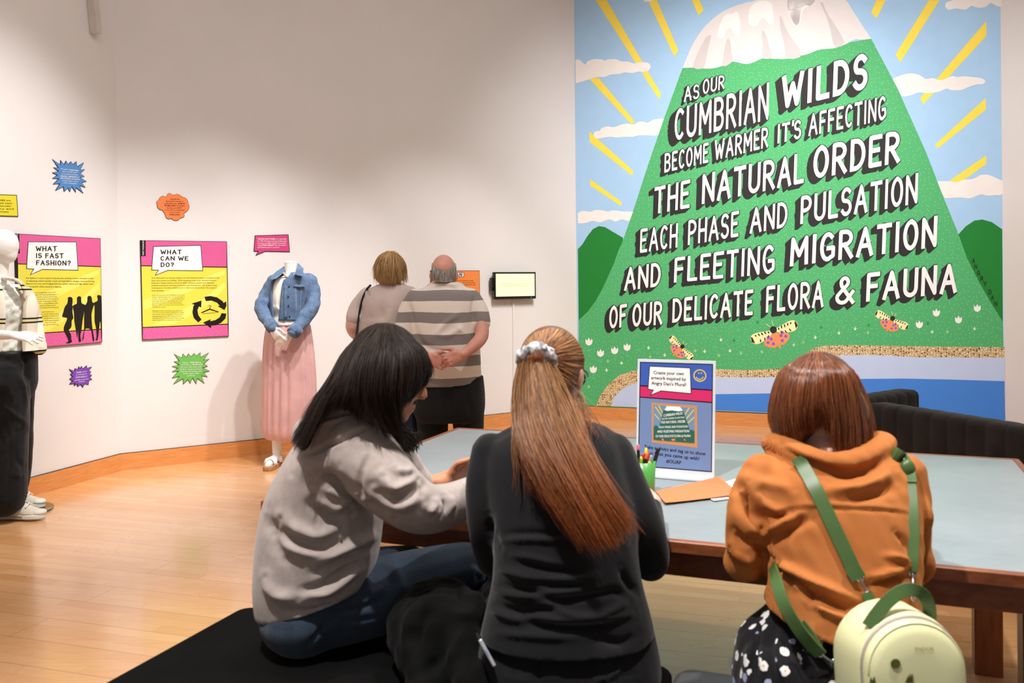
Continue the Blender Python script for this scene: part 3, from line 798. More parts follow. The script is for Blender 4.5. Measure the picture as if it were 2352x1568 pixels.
    for (hx, hy), (rx, ry), nm in (((1777.4, 760), (102, -37), 0), ((1566, 797), (50, 49), 1), ((2049, 733), (72, 33), 2)):
        T = lambda l: [(hx + a * rx + b * ry, hy + a * ry - b * rx) for a, b in l]
        mir = lambda l: [(-a, b) for a, b in l]
        wg = [(0, .03), (-.2, .06), (-.4, .09), (-.5, .05), (-.52, -.06), (-.43, -.14), (-.28, -.13), (-.08, -.06)]
        hw = [(-.03, -.05), (-.25, -.13), (-.28, -.22), (-.18, -.31), (-.05, -.33), (0, -.1)]
        b = A.put('painted_moth', [T([(-.028, 0), (.028, 0), (.03, -.33), (0, -.43), (-.03, -.33)])], 'orange_paint', r, 7.4)
        A.put('hind_wing', [curve(T(hw), 3), curve(T(mir(hw)), 3)], 'orange_paint', b, 6.6)
        A.put('fore_wing', [curve(T(wg), 3), curve(T(mir(wg)), 3)], 'wing', b, 7)
        st = []
        for sgn in (1, -1):
            for k, (sx, l, h) in enumerate(((-.12, .03, -.01), (-.19, .05, -.0), (-.26, .05, .0), (-.33, .055, .01), (-.40, .05, .02), (-.15, -.09, -.04), (-.24, -.12, -.06), (-.34, -.125, -.06))):
                st.append(T([(sgn * (sx - .016), l), (sgn * (sx + .016), l + .006), (sgn * (sx + .024), h), (sgn * (sx + .004), h - .006)]))
            st.append(T([(sgn * -.5, .05), (sgn * -.52, -.06), (sgn * -.46, -.11), (sgn * -.47, .02)]))
        A.put('wing_stripe', st, 'black_paint', b, 7.6)
        A.put('wing_spot', [T(circ(sg * a, c, .034, n=10)) for sg in (1, -1) for a, c in ((.11, -.14), (.2, -.19), (.1, -.25), (.16, -.09))], 'purple_paint', b, 7.2)
        A.put('moth_head', [T(circ(0, .03, .075))], 'black_paint', b, 7.9)
        A.put('antenna', [T([(-.03, .09), (-.02, .09), (-.1, .2), (-.11, .19)]), T([(.03, .09), (.02, .09), (.03, .22), (.04, .22)])], 'wing', b, 7.5)
build_mural()

# ------------------------------------------------------------------ information panels and signs on the walls
def zmap(ox, oy, s): return lambda l: [(ox + x / s, oy + y / s) for x, y in l]
def board(name, label, cat, W, outline, mat, th=0.010, border=None, group=None, bmat='print_black'):
    """a flat board standing th off its wall; outline in photo positions. returns (root, Art for its face)"""
    A = Art(W, th)
    q = A.q(outline); c = np.mean(q, 0)
    r = thing(name, label, cat, W.pt(c[0], c[1], 0.0), group)
    mb = MB(); mb.prism(q, W.fn(), 0.0006, th); obj('board', mb, M[bmat], r)
    if border: 
        A2 = grow(outline, -border); A.put('face', [A2], mat, r, 1)
    return r, A
def lines(A, name, L, mat, parent, lv, up, bold=False):
    """L: (text, x0, y0, x1, y1) baselines in photo positions; up: size in photo px"""
    fn = lambda a, b, w: A.W.pt(*A.W.uv(a, b, A.w0), A.w0 + w)
    return text_lines(name, [(t, (a, b), (c, d), (0, -up)) for t, a, b, c, d in L], fn, mat, parent, lv * 0.0006, bold=bold)

def poster(W, z, corners, d1, d2, bubble, tab, words, wq, label):
    cs = z(corners)
    r, A = board('information_panel', label, 'information panel', W, cs, 'print_pink', 0.012)
    L = lambda p, q, f: (p[0] + (q[0] - p[0]) * f, p[1] + (q[1] - p[1]) * f)
    d1, d2 = z(d1), z(d2)
    def band(p, q, s, t, m, lv, nm): return A.put(nm, [grow([p, q, s, t], -1.1)], m, r, lv)
    band(cs[0], cs[1], d1[1], d1[0], 'print_pink', 1, 'header_band')
    y = band(d1[0], d1[1], d2[1], d2[0], 'print_yellow', 1, 'text_field')
    # soft lighter swirls printed in the yellow field
    p = lambda a, b: L(L(d1[0], d1[1], a), L(d2[0], d2[1], a), b)
    A.put('print_swirl', [[p(.02, .55), p(.3, .42), p(.65, .22), p(.97, .05), p(.97, .12), p(.7, .33), p(.35, .55), p(.02, .72)], [p(.1, .97), p(.4, .78), p(.75, .52), p(.97, .25), p(.97, .36), p(.8, .62), p(.5, .88), p(.35, .97)]], 'print_yellow_soft', y, 1.3)
    band(d2[0], d2[1], cs[2], cs[3], 'print_pink_dots', 1, 'footer_band')
    b = z(bubble); A.put('bubble_outline', [grow(b, 0.9)], 'print_black', r, 3); sp = A.put('speech_bubble', [grow(b, -0.5)], 'print_white', r, 4)
    lettering(A, 'heading', words, 'print_black', sp, 5, slant=0.0)
    A.put('tab', [z(tab)], 'print_black', r, 3)
    return r, A
zb = zmap(315, 540, 6.2727)
hd = lambda z, t, x0, y, x1, h, dy=0: (lambda a, b: (t, a[0], a[1], b[0], b[1], h, h, .15))(*z([(x0, y), (x1, y + dy)]))
r2, A2 = poster(WB, zb, [(42, 72), (1295, 90), (1322, 1455), (75, 1508)], [(55, 440), (1298, 462)], [(75, 1330), (1312, 1280)],
    [(235, 165), (915, 148), (942, 510), (440, 505), (262, 575), (310, 502), (210, 500)], [(44, 74), (122, 75), (122, 300), (52, 300)],
    [hd(zb, 'WHAT', 335, 275, 640, 10.5), hd(zb, 'CAN', 335, 365, 540, 10.2), hd(zb, 'WE', 588, 365, 738, 10.2), hd(zb, 'DO?', 338, 456, 530, 10.2)], None,
    'yellow and pink panel headed WHAT CAN WE DO? with circling arrows')
A2.put('recycle_arrow', [zb([(968, 888), (1050, 875), (1150, 895), (1230, 950), (1245, 975), (1283, 952), (1285, 1020), (1258, 1078), (1160, 1020), (1190, 1015), (1150, 970), (1070, 940), (990, 948)])], 'print_black', r2, 3)
A2.put('recycle_arrow', [zb([(1285, 1130), (1270, 1200), (1210, 1260), (1130, 1295), (1065, 1300), (1065, 1338), (948, 1258), (1058, 1210), (1055, 1240), (1130, 1220), (1190, 1180), (1215, 1122)])], 'print_black', r2, 3)
A2.put('recycle_arrow', [zb([(880, 1255), (815, 1190), (795, 1110), (810, 1020), (825, 1000), (785, 985), (928, 940), (920, 1040), (890, 1025), (868, 1080), (880, 1150), (928, 1215)])], 'print_black', r2, 3)
A2.put('coat_hanger_print', [zb([(920, 1112), (1045, 1055), (1175, 1100), (1172, 1112), (1045, 1074), (928, 1124)]), zb([(945, 1128), (1160, 1110), (1160, 1114), (945, 1133)]), zb([(1040, 1060), (1041, 1045), (1058, 1032), (1060, 1020), (1048, 1014), (1034, 1020), (1030, 1030), (1025, 1028), (1030, 1015), (1048, 1007), (1066, 1018), (1064, 1036), (1049, 1050), (1050, 1060)])], 'print_black', r2, 3)
BT = ['One alternative to buying clothes from fast fashion outlets is buying second', 'hand, also known as thrifting. Thrift shopping is good for the environment', 'because it keeps clothes out of landfills, reduces carbon and chemical', 'pollution caused by clothing production and distribution, and lowers water', 'consumption. Another added bonus is that most thrift shops also support', 'local charities.']
LL = [(t,) + zb([(205, y)])[0] + zb([(x1, y - 2)])[0] for t, y, x1 in zip(BT, (624, 662, 697, 732, 767, 809), (1180, 1142, 1105, 1155, 1148, 388))]
lines(A2, 'body_text', LL, 'print_text', r2, 3, 4.6)
BS = ['Over the past few years thrifting has become', 'popular despite being once considered a sign of', 'poverty. The popularity of online thrifting shops', 'show that there are many hidden gems that', 'can be found which can help take peoples', 'fashion to their own styles and not just what is', 'trending this season.', 'Although people will always buy some items', 'new, many are more aware of what we are buying', 'and to shop only as necessary, make sure we', 'are getting good use out of those items of', 'clothing before throwing them away or giving', 'them a second life by donating to charity.']
LL = [(t,) + zb([(212 + (y - 870) * 0.02, y)])[0] + zb([(x1, y - 3)])[0] for t, y, x1 in zip(BS, (870, 898, 926, 955, 983, 1011, 1040, 1096, 1120, 1146, 1173, 1200, 1228), (680, 684, 680, 655, 645, 680, 415, 655, 672, 662, 645, 678, 635))]
lines(A2, 'small_text', LL[:7], 'print_text', r2, 3, 3.4); lines(A2, 'small_text', LL[7:], 'print_text', r2, 3, 3.4)
tabfn = lambda a, b, w: A2.W.pt(*A2.W.uv(a, b, A2.w0), A2.w0 + w)
p0, p1 = zb([(97, 290)])[0], zb([(97, 84)])[0]
text_lines('tab_text', [('FAST FASHION', p0, p1, (-5.0, 0))], tabfn, 'print_white', r2, 4 * 0.0006, bold=True)

za = zmap(30, 530, 5.808)
r1, A1 = poster(WL, za, [(23, 35), (1168, 100), (1190, 1488), (70, 1580)], [(60, 440), (1175, 478)], [(70, 1384), (1185, 1310)],
    [(200, 148), (838, 150), (862, 524), (390, 512), (230, 582), (275, 508), (178, 503)], [(25, 38), (80, 42), (88, 300), (36, 300)],
    [hd(za, 'WHAT', 298, 270, 580, 11.5), hd(za, 'IS', 300, 363, 378, 11.5), hd(za, 'FAST', 425, 365, 668, 11.5), hd(za, 'FASHION?', 302, 458, 765, 11.5, 5)], None,
    'yellow and pink panel headed WHAT IS FAST FASHION? with people silhouettes')
FG = [[(725, 890), (760, 880), (790, 900), (790, 960), (785, 990), (795, 1010), (790, 1080), (800, 1160), (780, 1200), (775, 1280), (740, 1330), (770, 1380), (775, 1450), (785, 1475), (745, 1500), (700, 1490), (735, 1470), (700, 1380), (675, 1330), (680, 1270), (710, 1200), (715, 1160), (655, 1145), (665, 1090), (690, 1010), (720, 970), (730, 910)],
      [(850, 890), (875, 872), (905, 885), (910, 960), (955, 985), (960, 1010), (935, 1140), (925, 1200), (910, 1320), (895, 1400), (905, 1470), (875, 1478), (868, 1400), (864, 1320), (855, 1430), (840, 1350), (815, 1200), (810, 1100), (795, 1010), (815, 985), (848, 965)],
      [(990, 880), (1015, 865), (1045, 885), (1055, 950), (1085, 965), (1070, 1010), (1045, 1110), (1050, 1230), (1060, 1320), (1080, 1440), (1070, 1475), (1055, 1440), (1035, 1320), (960, 1310), (940, 1430), (920, 1465), (930, 1400), (945, 1310), (945, 1140), (955, 1010), (985, 950)],
      [(1118, 865), (1140, 855), (1170, 870), (1172, 920), (1180, 930), (1184, 1420), (1174, 1420), (1160, 1200), (1130, 1440), (1095, 1450), (1110, 1420), (1105, 1300), (1085, 1200), (1085, 1010), (1075, 960), (1125, 930)]]
for q in FG: A1.put('person_silhouette', [[tuple(v) for v in spline(za(q + q[:1]), len(q) * 3)][:-1]], 'print_black', r1, 3)
BT = ['Fast fashion is a term used to describe the clothing industry business model', 'of replicating recent catwalk trends and high fashion designs, mass-producing', 'them at low cost, and bringing them to certain online and high street retail', 'stores quickly while demand is highest.']
lines(A1, 'body_text', [(t,) + za([(168, y)])[0] + za([(x1, y + 5)])[0] for t, y, x1 in zip(BT, (638, 676, 712, 750), (1068, 1082, 1068, 645))], 'print_text', r1, 3, 5.0)
BS = ['Fast fashion can be appealing due to the', 'affordable prices and instant gratification. It', 'allows more people to buy brand new', 'clothes, and looked after to the end of its', 'life. The downside: keeping up with', 'trends so quickly is associated with', 'waste, promoting a disposable', 'low wages, and unsafe workplaces.', 'Many fast fashion garments are', 'worn only for a few weeks before they', 'are thrown out, producing an estimated', 'of waste every year. Some waste is due', 'to consumer, however clothing producers', 'are just as guilty, due to the', 'practice of throwing out or burning.']
LL = [(t,) + za([(172, y + 6)])[0] + za([(x1, y)])[0] for t, y, x1 in zip(BS, (826, 855, 884, 912, 941, 969, 998, 1026, 1084, 1112, 1139, 1168, 1197, 1226, 1254), (562, 595, 585, 605, 580, 592, 568, 608, 545, 610, 606, 615, 615, 572, 610))]
lines(A1, 'small_text', LL[:8], 'print_text', r1, 3, 3.6); lines(A1, 'small_text', LL[8:], 'print_text', r1, 3, 3.6)
tabfn1 = lambda a, b, w: A1.W.pt(*A1.W.uv(a, b, A1.w0), A1.w0 + w)
text_lines('tab_text', [('FAST FASHION', za([(64, 290)])[0], za([(58, 48)])[0], (-5.4, 0))], tabfn1, 'print_white', r1, 4 * 0.0006, bold=True)

def small_sign(name, label, cat, W, outline, mat, txt, tmat, up, border=1.0, boldrows=(), th=0.005, cur=False):
    q = [tuple(p) for p in spline(outline + outline[:1], len(outline) * 3)][:-1] if cur else outline
    r, A = board(name, label, cat, W, q, mat, th, border)
    nb = [t for i, t in enumerate(txt) if i not in boldrows]; b = [t for i, t in enumerate(txt) if i in boldrows]
    if nb: lines(A, 'text', nb, tmat, r, 3, up)
    if b: lines(A, 'bold_text', b, tmat, r, 3, up * 1.05, bold=True)
zc = zmap(100, 350, 6.72)
def tl(z, rows): return [(t,) + z([(a, y)])[0] + z([(b, y + s)])[0] for t, a, b, y, s in rows]
small_sign('burst_sign', 'blue jagged burst sign near the top of the left wall', 'wall sign', WL,
    zc([(140, 105), (260, 185), (265, 118), (320, 185), (348, 128), (385, 182), (425, 138), (455, 182), (510, 138), (520, 215), (625, 155), (570, 268), (640, 258), (568, 325), (635, 368), (570, 385), (668, 448), (590, 462), (650, 540), (560, 512), (615, 630), (505, 545), (498, 618), (438, 530), (408, 612), (378, 550), (318, 605), (305, 530), (185, 588), (250, 482), (150, 490), (235, 405), (138, 400), (215, 350), (135, 312), (230, 290), (155, 230), (228, 235)]),
    'burst_blue', tl(zc, [('Alongside', 262, 370, 260, 12), ('THRIFTING', 384, 535, 280, 12), ('there has also been', 285, 515, 300, 18), ('an increase in people', 278, 528, 336, 18), ('MAKING, MENDING or', 258, 548, 374, 18), ('UPCYCLING old clothes', 258, 556, 406, 18), ('to last longer and be', 284, 530, 440, 18), ('more sustainable', 305, 510, 474, 18)]), 'print_white', 4.3, 0.7, (1, 4, 5))
small_sign('cloud_sign', 'orange cloud shaped sign above the WHAT CAN WE DO? panel', 'wall sign', WB,
    zc([(1740, 765), (1770, 735), (1800, 690), (1845, 668), (1895, 685), (1910, 645), (1945, 627), (2005, 655), (2060, 640), (2105, 655), (2150, 685), (2200, 705), (2230, 750), (2240, 800), (2253, 830), (2245, 870), (2215, 905), (2170, 940), (2178, 980), (2150, 1005), (2110, 1015), (2085, 1040), (2040, 1052), (2000, 1040), (1970, 1018), (1935, 1028), (1895, 1010), (1875, 970), (1872, 940), (1850, 920), (1838, 892), (1790, 880), (1755, 840), (1750, 795)]),
    'burst_orange', tl(zc, [('Globally the', 1955, 2095, 730, 0), ('fast fashion market is', 1890, 2155, 762, 2), ('projected to be', 1865, 2055, 796, 2), ('WORTH', 2070, 2180, 800, 2), ('99 BILLION', 1865, 2035, 830, 2), ('US dollars', 2050, 2180, 832, 2), ('by the end of 2023.', 1905, 2135, 864, 2), ('In the UK it is estimated', 1872, 2170, 896, 2), ('to be around', 1940, 2100, 930, 2), ('8 BILLION', 1942, 2098, 968, 2)]), 'print_black', 4.3, 0.6, (3, 4, 9), cur=True)
zd = zmap(140, 790, 6.533)
small_sign('burst_sign', 'small purple jagged burst sign low on the left wall', 'wall sign', WL,
    zd([(125, 375), (205, 400), (210, 365), (260, 372), (268, 335), (290, 362), (312, 330), (330, 368), (390, 320), (392, 360), (465, 338), (418, 405), (458, 412), (428, 448), (468, 465), (430, 500), (473, 525), (425, 545), (415, 610), (362, 595), (330, 652), (298, 605), (248, 640), (250, 600), (195, 625), (212, 592), (128, 602), (175, 550), (130, 525), (175, 490), (140, 450), (175, 440)]),
    'burst_purple', tl(zd, [('10,000', 220, 305, 436, -8), ('items', 318, 385, 424, -8), ('of clothing are', 220, 385, 470, -18), ('DISPOSED', 217, 358, 510, -14), ('of', 366, 392, 492, -3), ('globally every five', 205, 408, 550, -22), ('minutes', 262, 352, 574, -10)]), 'print_white', 4.2, 0.7, (0, 3))
small_sign('burst_sign', 'green jagged burst sign below the WHAT CAN WE DO? panel', 'wall sign', WB,
    zd([(1698, 145), (1815, 205), (1830, 140), (1880, 195), (1915, 140), (1950, 185), (2000, 135), (2030, 175), (2095, 122), (2095, 195), (2218, 128), (2140, 240), (2228, 220), (2145, 295), (2205, 330), (2130, 355), (2232, 403), (2140, 425), (2200, 490), (2110, 475), (2153, 590), (2050, 515), (2030, 600), (1975, 510), (1940, 592), (1905, 535), (1832, 602), (1830, 520), (1685, 602), (1775, 485), (1665, 510), (1760, 405), (1668, 415), (1755, 360), (1665, 335), (1775, 310), (1695, 260), (1775, 252)]),
    'burst_green', tl(zd, [('Globally,', 1820, 1910, 288, -2), ('THRIFTING is', 1928, 2098, 286, -2), ('worth about', 1795, 1940, 318, -2), ('128 BILLION', 1955, 2120, 316, -2), ('per year with sales made', 1800, 2110, 352, -4), ('locally in vintage and charity', 1788, 2120, 386, -4), ('shops but also moving online', 1788, 2118, 418, -4), ('with apps like', 1832, 2070, 450, -4), ('and beyond.', 1888, 2010, 482, -2)]), 'print_white', 4.4, 0.7, (1, 3))
ze = zmap(570, 520, 19.6)
small_sign('speech_bubble_sign', 'pink speech bubble sign above the denim jacket mannequin', 'wall sign', WB,
    ze([(300, 400), (1815, 355), (1880, 1145), (770, 1130), (335, 1310), (440, 1125), (250, 1125)]), 'bubble_pink',
    tl(ze, [('TEXTILE FACTORIES', 420, 1215, 592, 0), ('are responsible', 1245, 1715, 590, 0), ('for 10% of human-caused greenhouse gas', 420, 1730, 682, 0), ('emissions and 20% of global wastewater', 420, 1710, 775, -2), ('using', 420, 580, 870, 0), ('MORE ENERGY', 605, 1155, 870, 0), ('than the aviation', 1185, 1715, 866, 0), ('and shipping sectors combined', 420, 1395, 964, 0)]), 'print_white', 4.4, 1.3, (0, 5))
small_sign('speech_bubble_sign', 'yellow speech bubble sign cut by the left edge of the photo', 'wall sign', WL,
    [(-66, 444), (39, 447.5), (42, 497.5), (-20, 495.5), (-58, 505), (-48, 494.5), (-70, 494)], 'bubble_yellow',
    [('TEXTILE FACTORIES are', -60, 460, 24, 462), ('releasing untreated toxic', -60, 466.5, 28, 468.5), ('water containing harmful', -60, 473, 24, 475), ('lead, mercury and', -60, 479.5, 31, 481.5), ('into the environment.', -60, 486, 21, 488)], 'print_black', 5.2, 1.6)

# orange panel behind the man
r, A = board('information_panel', 'orange text panel behind the man in the striped polo shirt', 'information panel', WB, [(989, 621), (1101.5, 621), (1104, 800), (992, 806)], 'panel_orange', 0.012, 0.9)
A.put('title_box', [[(996, 624.5), (1065.5, 625), (1065.5, 636), (996, 636)]], 'print_black', r, 2)
A.put('title_field', [[(997, 625.6), (1064.5, 626), (1064.5, 635), (997, 635)]], 'print_white', r, 3)
lettering(A, 'title', [('ANGRY', 1001, 634, 1033, 634, 7.6, 7.6, .17), ('DAN', 1040, 634, 1061, 634, 7.6, 7.6, .17)], 'print_black', r, 4, slant=0)
lines(A, 'body_text', [(t, 1002, y, x1, y - .6) for t, y, x1 in (('The artist paints bold letters and rhymes on walls', 646, 1087), ('all over the country. His words and pictures play', 650.6, 1091), ('with colour, humour and nature in equal parts and', 655.2, 1092), ('always invite you to look again.', 659.8, 1073), ('This mural was painted for the gallery', 666.5, 1088), ('and celebrates the wild places of', 671, 1078), ('the county.', 675.5, 1080), ('Read it from the peak', 684, 1090))], 'print_text', r, 3, 4.2)

# television
def build_tv():
    z = zmap(1100, 600, 8.7125); th = 0.075
    A = Art(WB, th); q = A.q(z([(302, 215), (1140, 213), (1143, 745), (318, 762)])); c = np.mean(q, 0)
    us, vs = [p[0] for p in q], [p[1] for p in q]
    u0, u1, v0, v1 = np.mean([us[0], us[3]]), np.mean([us[1], us[2]]), np.mean(vs[2:]), np.mean(vs[:2])
    r = thing('television', 'black wall mounted television showing a pale green screen', 'television', WB.pt(c[0], v0, 0))
    mb = MB(); mb.prism([(u0, v0), (u1, v0), (u1, v1), (u0, v1)], WB.fn(), 0.035, th); obj('bezel', mb, M['gloss_black'], r, bevel=0.004)
    mb = MB(); mb.prism([(u0 + .06, v0 + .05), (u1 - .06, v0 + .05), (u1 - .06, v1 - .05), (u0 + .06, v1 - .05)], WB.fn(), 0.001, 0.036); obj('wall_mount', mb, M['gloss_black'], r)
    mb = MB(); e = 0.016; mb.flat([(u0 + e, v0 + .027), (u1 - e, v0 + .027), (u1 - e, v1 - e), (u0 + e, v1 - e)], WB.fn(), th + 0.0008)
    sc = obj('screen', mb, M['screen'], r, fix=False)
    um, vm = (u0 + u1) / 2, (v0 + v1) / 2
    text_lines('screen_text', [('COMPUTERS ARE MADE TO BE SWITCHED OFF NIGHTLY', (u0 + .075, vm + .012), (u1 - .075, vm + .012), (0, .013)), ('WHY MAKE THE PLANET PAY? TURN IT OFF NOW', (u0 + .075, vm - .008), (u1 - .075, vm - .008), (0, .013))], WB.fn(), 'print_green', sc, th + 0.0014)
    mb = MB(); mb.flat([(u1 - .062, v0 + .009), (u1 - .052, v0 + .009), (u1 - .052, v0 + .017), (u1 - .062, v0 + .017)], WB.fn(), th + 0.0012); obj('power_light', mb, M['blue_led'], r, fix=False)
    mb = MB(); mb.box(WB.pt(u0 - .012, vm + .03, .045), (.012, .02, .045), WB.ax()); mb.box(WB.pt(u0 - .014, vm - .03, .04), (.01, .02, .018), WB.ax()); obj('side_unit', mb, M['gloss_black'], r)
    # cable cover down to the skirting
    ua, va = WB.uv(1178, 700, 0.0); 
    mb = MB(); mb.prism([(ua - .010, 0.131), (ua + .010, 0.131), (ua + .010, v0 + .02), (ua - .010, v0 + .02)], WB.fn(), 0.0005, 0.014)
    tag(obj('cable_cover', mb, M['wall'], bevel=0.002), 'slim white cable cover running down the wall below the television', 'cable cover')
plain('gloss_black', (14, 14, 14), 0.2, 0.5)
plain('black_plastic', (18, 18, 18), 0.4, 0.5)
plain('eye_white', (225, 220, 212), 0.25, 0.5)
t = NT('screen'); v = t.obj(); t.color((0.02, 0.02, 0.02, 1)); t.set(0.2, 0.4, emis=lin((238, 255, 196)), estr=1.25); M['screen'] = t.m
t = NT('blue_led'); t.color((0, 0, 0.2, 1)); t.set(0.3, emis=(0.1, 0.1, 1, 1), estr=2.0); M['blue_led'] = t.m
build_tv()
# grey metal rail leaning high on the left wall
plain('rail_paint', (206, 198, 190), 0.5, 0.4)
plain('rail_dark', (62, 54, 48), 0.6, 0.3)
a0, a1 = WL.uv(219, 78, 0.03), WL.uv(206, -60, 0.03)
pa, pb = WL.pt(a0[0], a0[1], 0.035), WL.pt(a1[0], a1[1] , 0.035)
pb = pa + (pb - pa) * ((HC - pa[2]) / (pb[2] - pa[2]))
dz = nrm(pb - pa); sx = nrm(WL.u - dz * np.dot(WL.u, dz)); mid = (pa + pb) / 2; hl = np.linalg.norm(pb - pa) / 2
r = thing('wall_rail', 'pale metal rail hanging from the ceiling high on the left wall', 'rail', pb)
obj('channel', MB().box(mid, (.024, .034, hl), [sx, WL.n, dz]), M['rail_paint'], r, bevel=0.003)
obj('slot', MB().box(mid + sx * .0245, (.003, .028, hl - .006), [sx, WL.n, dz]), M['rail_dark'], r)

# ------------------------------------------------------------------ furniture
t = NT('grey_linoleum'); v = t.obj()
c = t.ramp(t.noise(v, 2.0, 6, 0.65), [(0.3, lin((126, 138, 142))), (0.7, lin((146, 157, 161)))])
c = t.mix(t.ramp(t.noise(t.obj(scale=(4, 60, 1), rot=(0, 0, math.radians(21.3))), 3, 4), [(0.45, (0, 0, 0, 1)), (0.8, (0.3, 0.3, 0.3, 1))]), c, lin((166, 176, 180)))
t.color(c); t.set(0.32, 0.45); M['table_top'] = t.m
t = NT('brown_hardwood'); v = t.obj(scale=(3, 30, 30), rot=(0, 0, math.radians(21.3)))
t.color(t.ramp(t.noise(v, 1.6, 6, 0.6), [(0.3, lin((112, 58, 30))), (0.7, lin((150, 86, 50)))])); t.set(0.35, 0.45); M['hardwood'] = t.m
t = NT('brown_hardwood_leg'); v = t.obj(scale=(30, 30, 3))
t.color(t.ramp(t.noise(v, 1.6, 6, 0.6), [(0.3, lin((118, 62, 32))), (0.7, lin((156, 90, 50)))])); t.set(0.38, 0.4); M['hardwood_leg'] = t.m
fabric('black_felt', (10, 10, 10), 0.95, 0.2, 5, 500, 0.3, 0.0, 0.08)
fabric('dark_velvet', (36, 30, 26), 0.85, 0.25, 10, 400, 0.2, 0.15)
plain('acrylic_white', (214, 218, 224), 0.15, 0.5)
plain('paper_white', (236, 236, 232), 0.8, 0.2, 0.02)
plain('paper_orange', (226, 126, 84), 0.8, 0.2, 0.02)

TH = math.radians(21.3)
TU, TV = A3(math.cos(TH), -math.sin(TH), 0), A3(-math.sin(TH), -math.cos(TH), 0)
Z3 = A3(0, 0, 1)
TBL, TLEN, TWID, TZ = A3(-0.265, 4.161, 0.72), 2.32, 1.475, 0.72
def tp(a, b, z=TZ): return A3(*(TBL[:2] + TU[:2] * a + TV[:2] * b), z)
def tfn(a, b, w): return tp(a, b, w)
def build_table():
    r = thing('table', 'long low wooden table with an inset grey top between the sitters and the mural', 'table', tp(TLEN / 2, TWID / 2, 0))
    e = 0.024; i = 0.05
    mb = MB(); mb.prism([(e, e), (TLEN - e, e), (TLEN - e, TWID - e), (e, TWID - e)], tfn, TZ - 0.03, TZ - 0.0015); obj('table_top', mb, M['table_top'], r)
    rim = [[(0, 0), (TLEN, 0), (TLEN - e, e), (e, e)], [(TLEN, 0), (TLEN, TWID), (TLEN - e, TWID - e), (TLEN - e, e)], [(TLEN, TWID), (0, TWID), (e, TWID - e), (TLEN - e, TWID - e)], [(0, TWID), (0, 0), (e, e), (e, TWID - e)]]
    for q in rim:
        mb = MB(); mb.prism(q, tfn, TZ - 0.034, TZ); obj('edge_rail', mb, M['hardwood'], r, bevel=0.004)
    for c, h in ((tp(TLEN / 2, TWID - i, TZ - .069), (TLEN / 2 - i, .012, .035)), (tp(TLEN / 2, i, TZ - .069), (TLEN / 2 - i, .012, .035)),
                 (tp(i, TWID / 2, TZ - .069), (.012, TWID / 2 - i - .013, .035)), (tp(TLEN - i, TWID / 2, TZ - .069), (.012, TWID / 2 - i - .013, .035))):
        obj('apron', MB().box(c, h, [TU, TV, Z3]), M['hardwood'], r, bevel=0.003)
    for a in (0.14, TLEN - 0.14):
        for b in (0.24, TWID - 0.24):
            obj('leg', MB().box(tp(a, b, 0.31), (.045, .045, .31), [TU, TV, Z3]), M['hardwood_leg'], r, bevel=0.004)
build_table()

# bench
BA = A3(-0.805, 2.632, 0); BU, BV = A3(math.cos(math.radians(20.3)), -math.sin(math.radians(20.3)), 0), A3(-math.sin(math.radians(20.3)), -math.cos(math.radians(20.3)), 0)
BZ = 0.45
def bfn(a, b, w): return BA + BU * a + BV * b + Z3 * w
def build_bench():
    r = thing('bench', 'long low black felt bench the three visitors sit on', 'bench', bfn(1.5, .45, 0))
    for k, (a0, a1) in enumerate(((0.0, 1.28), (1.285, 3.0))):
        mb = MB(); q = []
        for cx, cy, s in ((a0, 0, 180), (a1, 0, 270), (a1, .95, 0), (a0, .95, 90)):
            x = cx + (.05 if cx == a0 else -.05); y = cy + (.05 if cy == 0 else -.05)
            q += arc(x, y, .05, .05, s, s + 90, 6)
        mb.prism(q, bfn, BZ - 0.16, BZ)
        obj('seat_cushion', mb, M['black_felt'] if k == 0 else M['charcoal_felt'], r, bevel=0.018, segs=4)
        for a in (a0 + .1, a1 - .1):
            for b in (.12, .83):
                obj('leg', MB().box(bfn(a, b, (BZ - .16) / 2), (.03, .03, (BZ - .16) / 2 - .0005), [BU, BV, Z3]), M['black_plastic'], r)
fabric('charcoal_felt', (62, 64, 66), 0.95, 0.15, 5, 500, 0.3, 0.1)
build_bench()

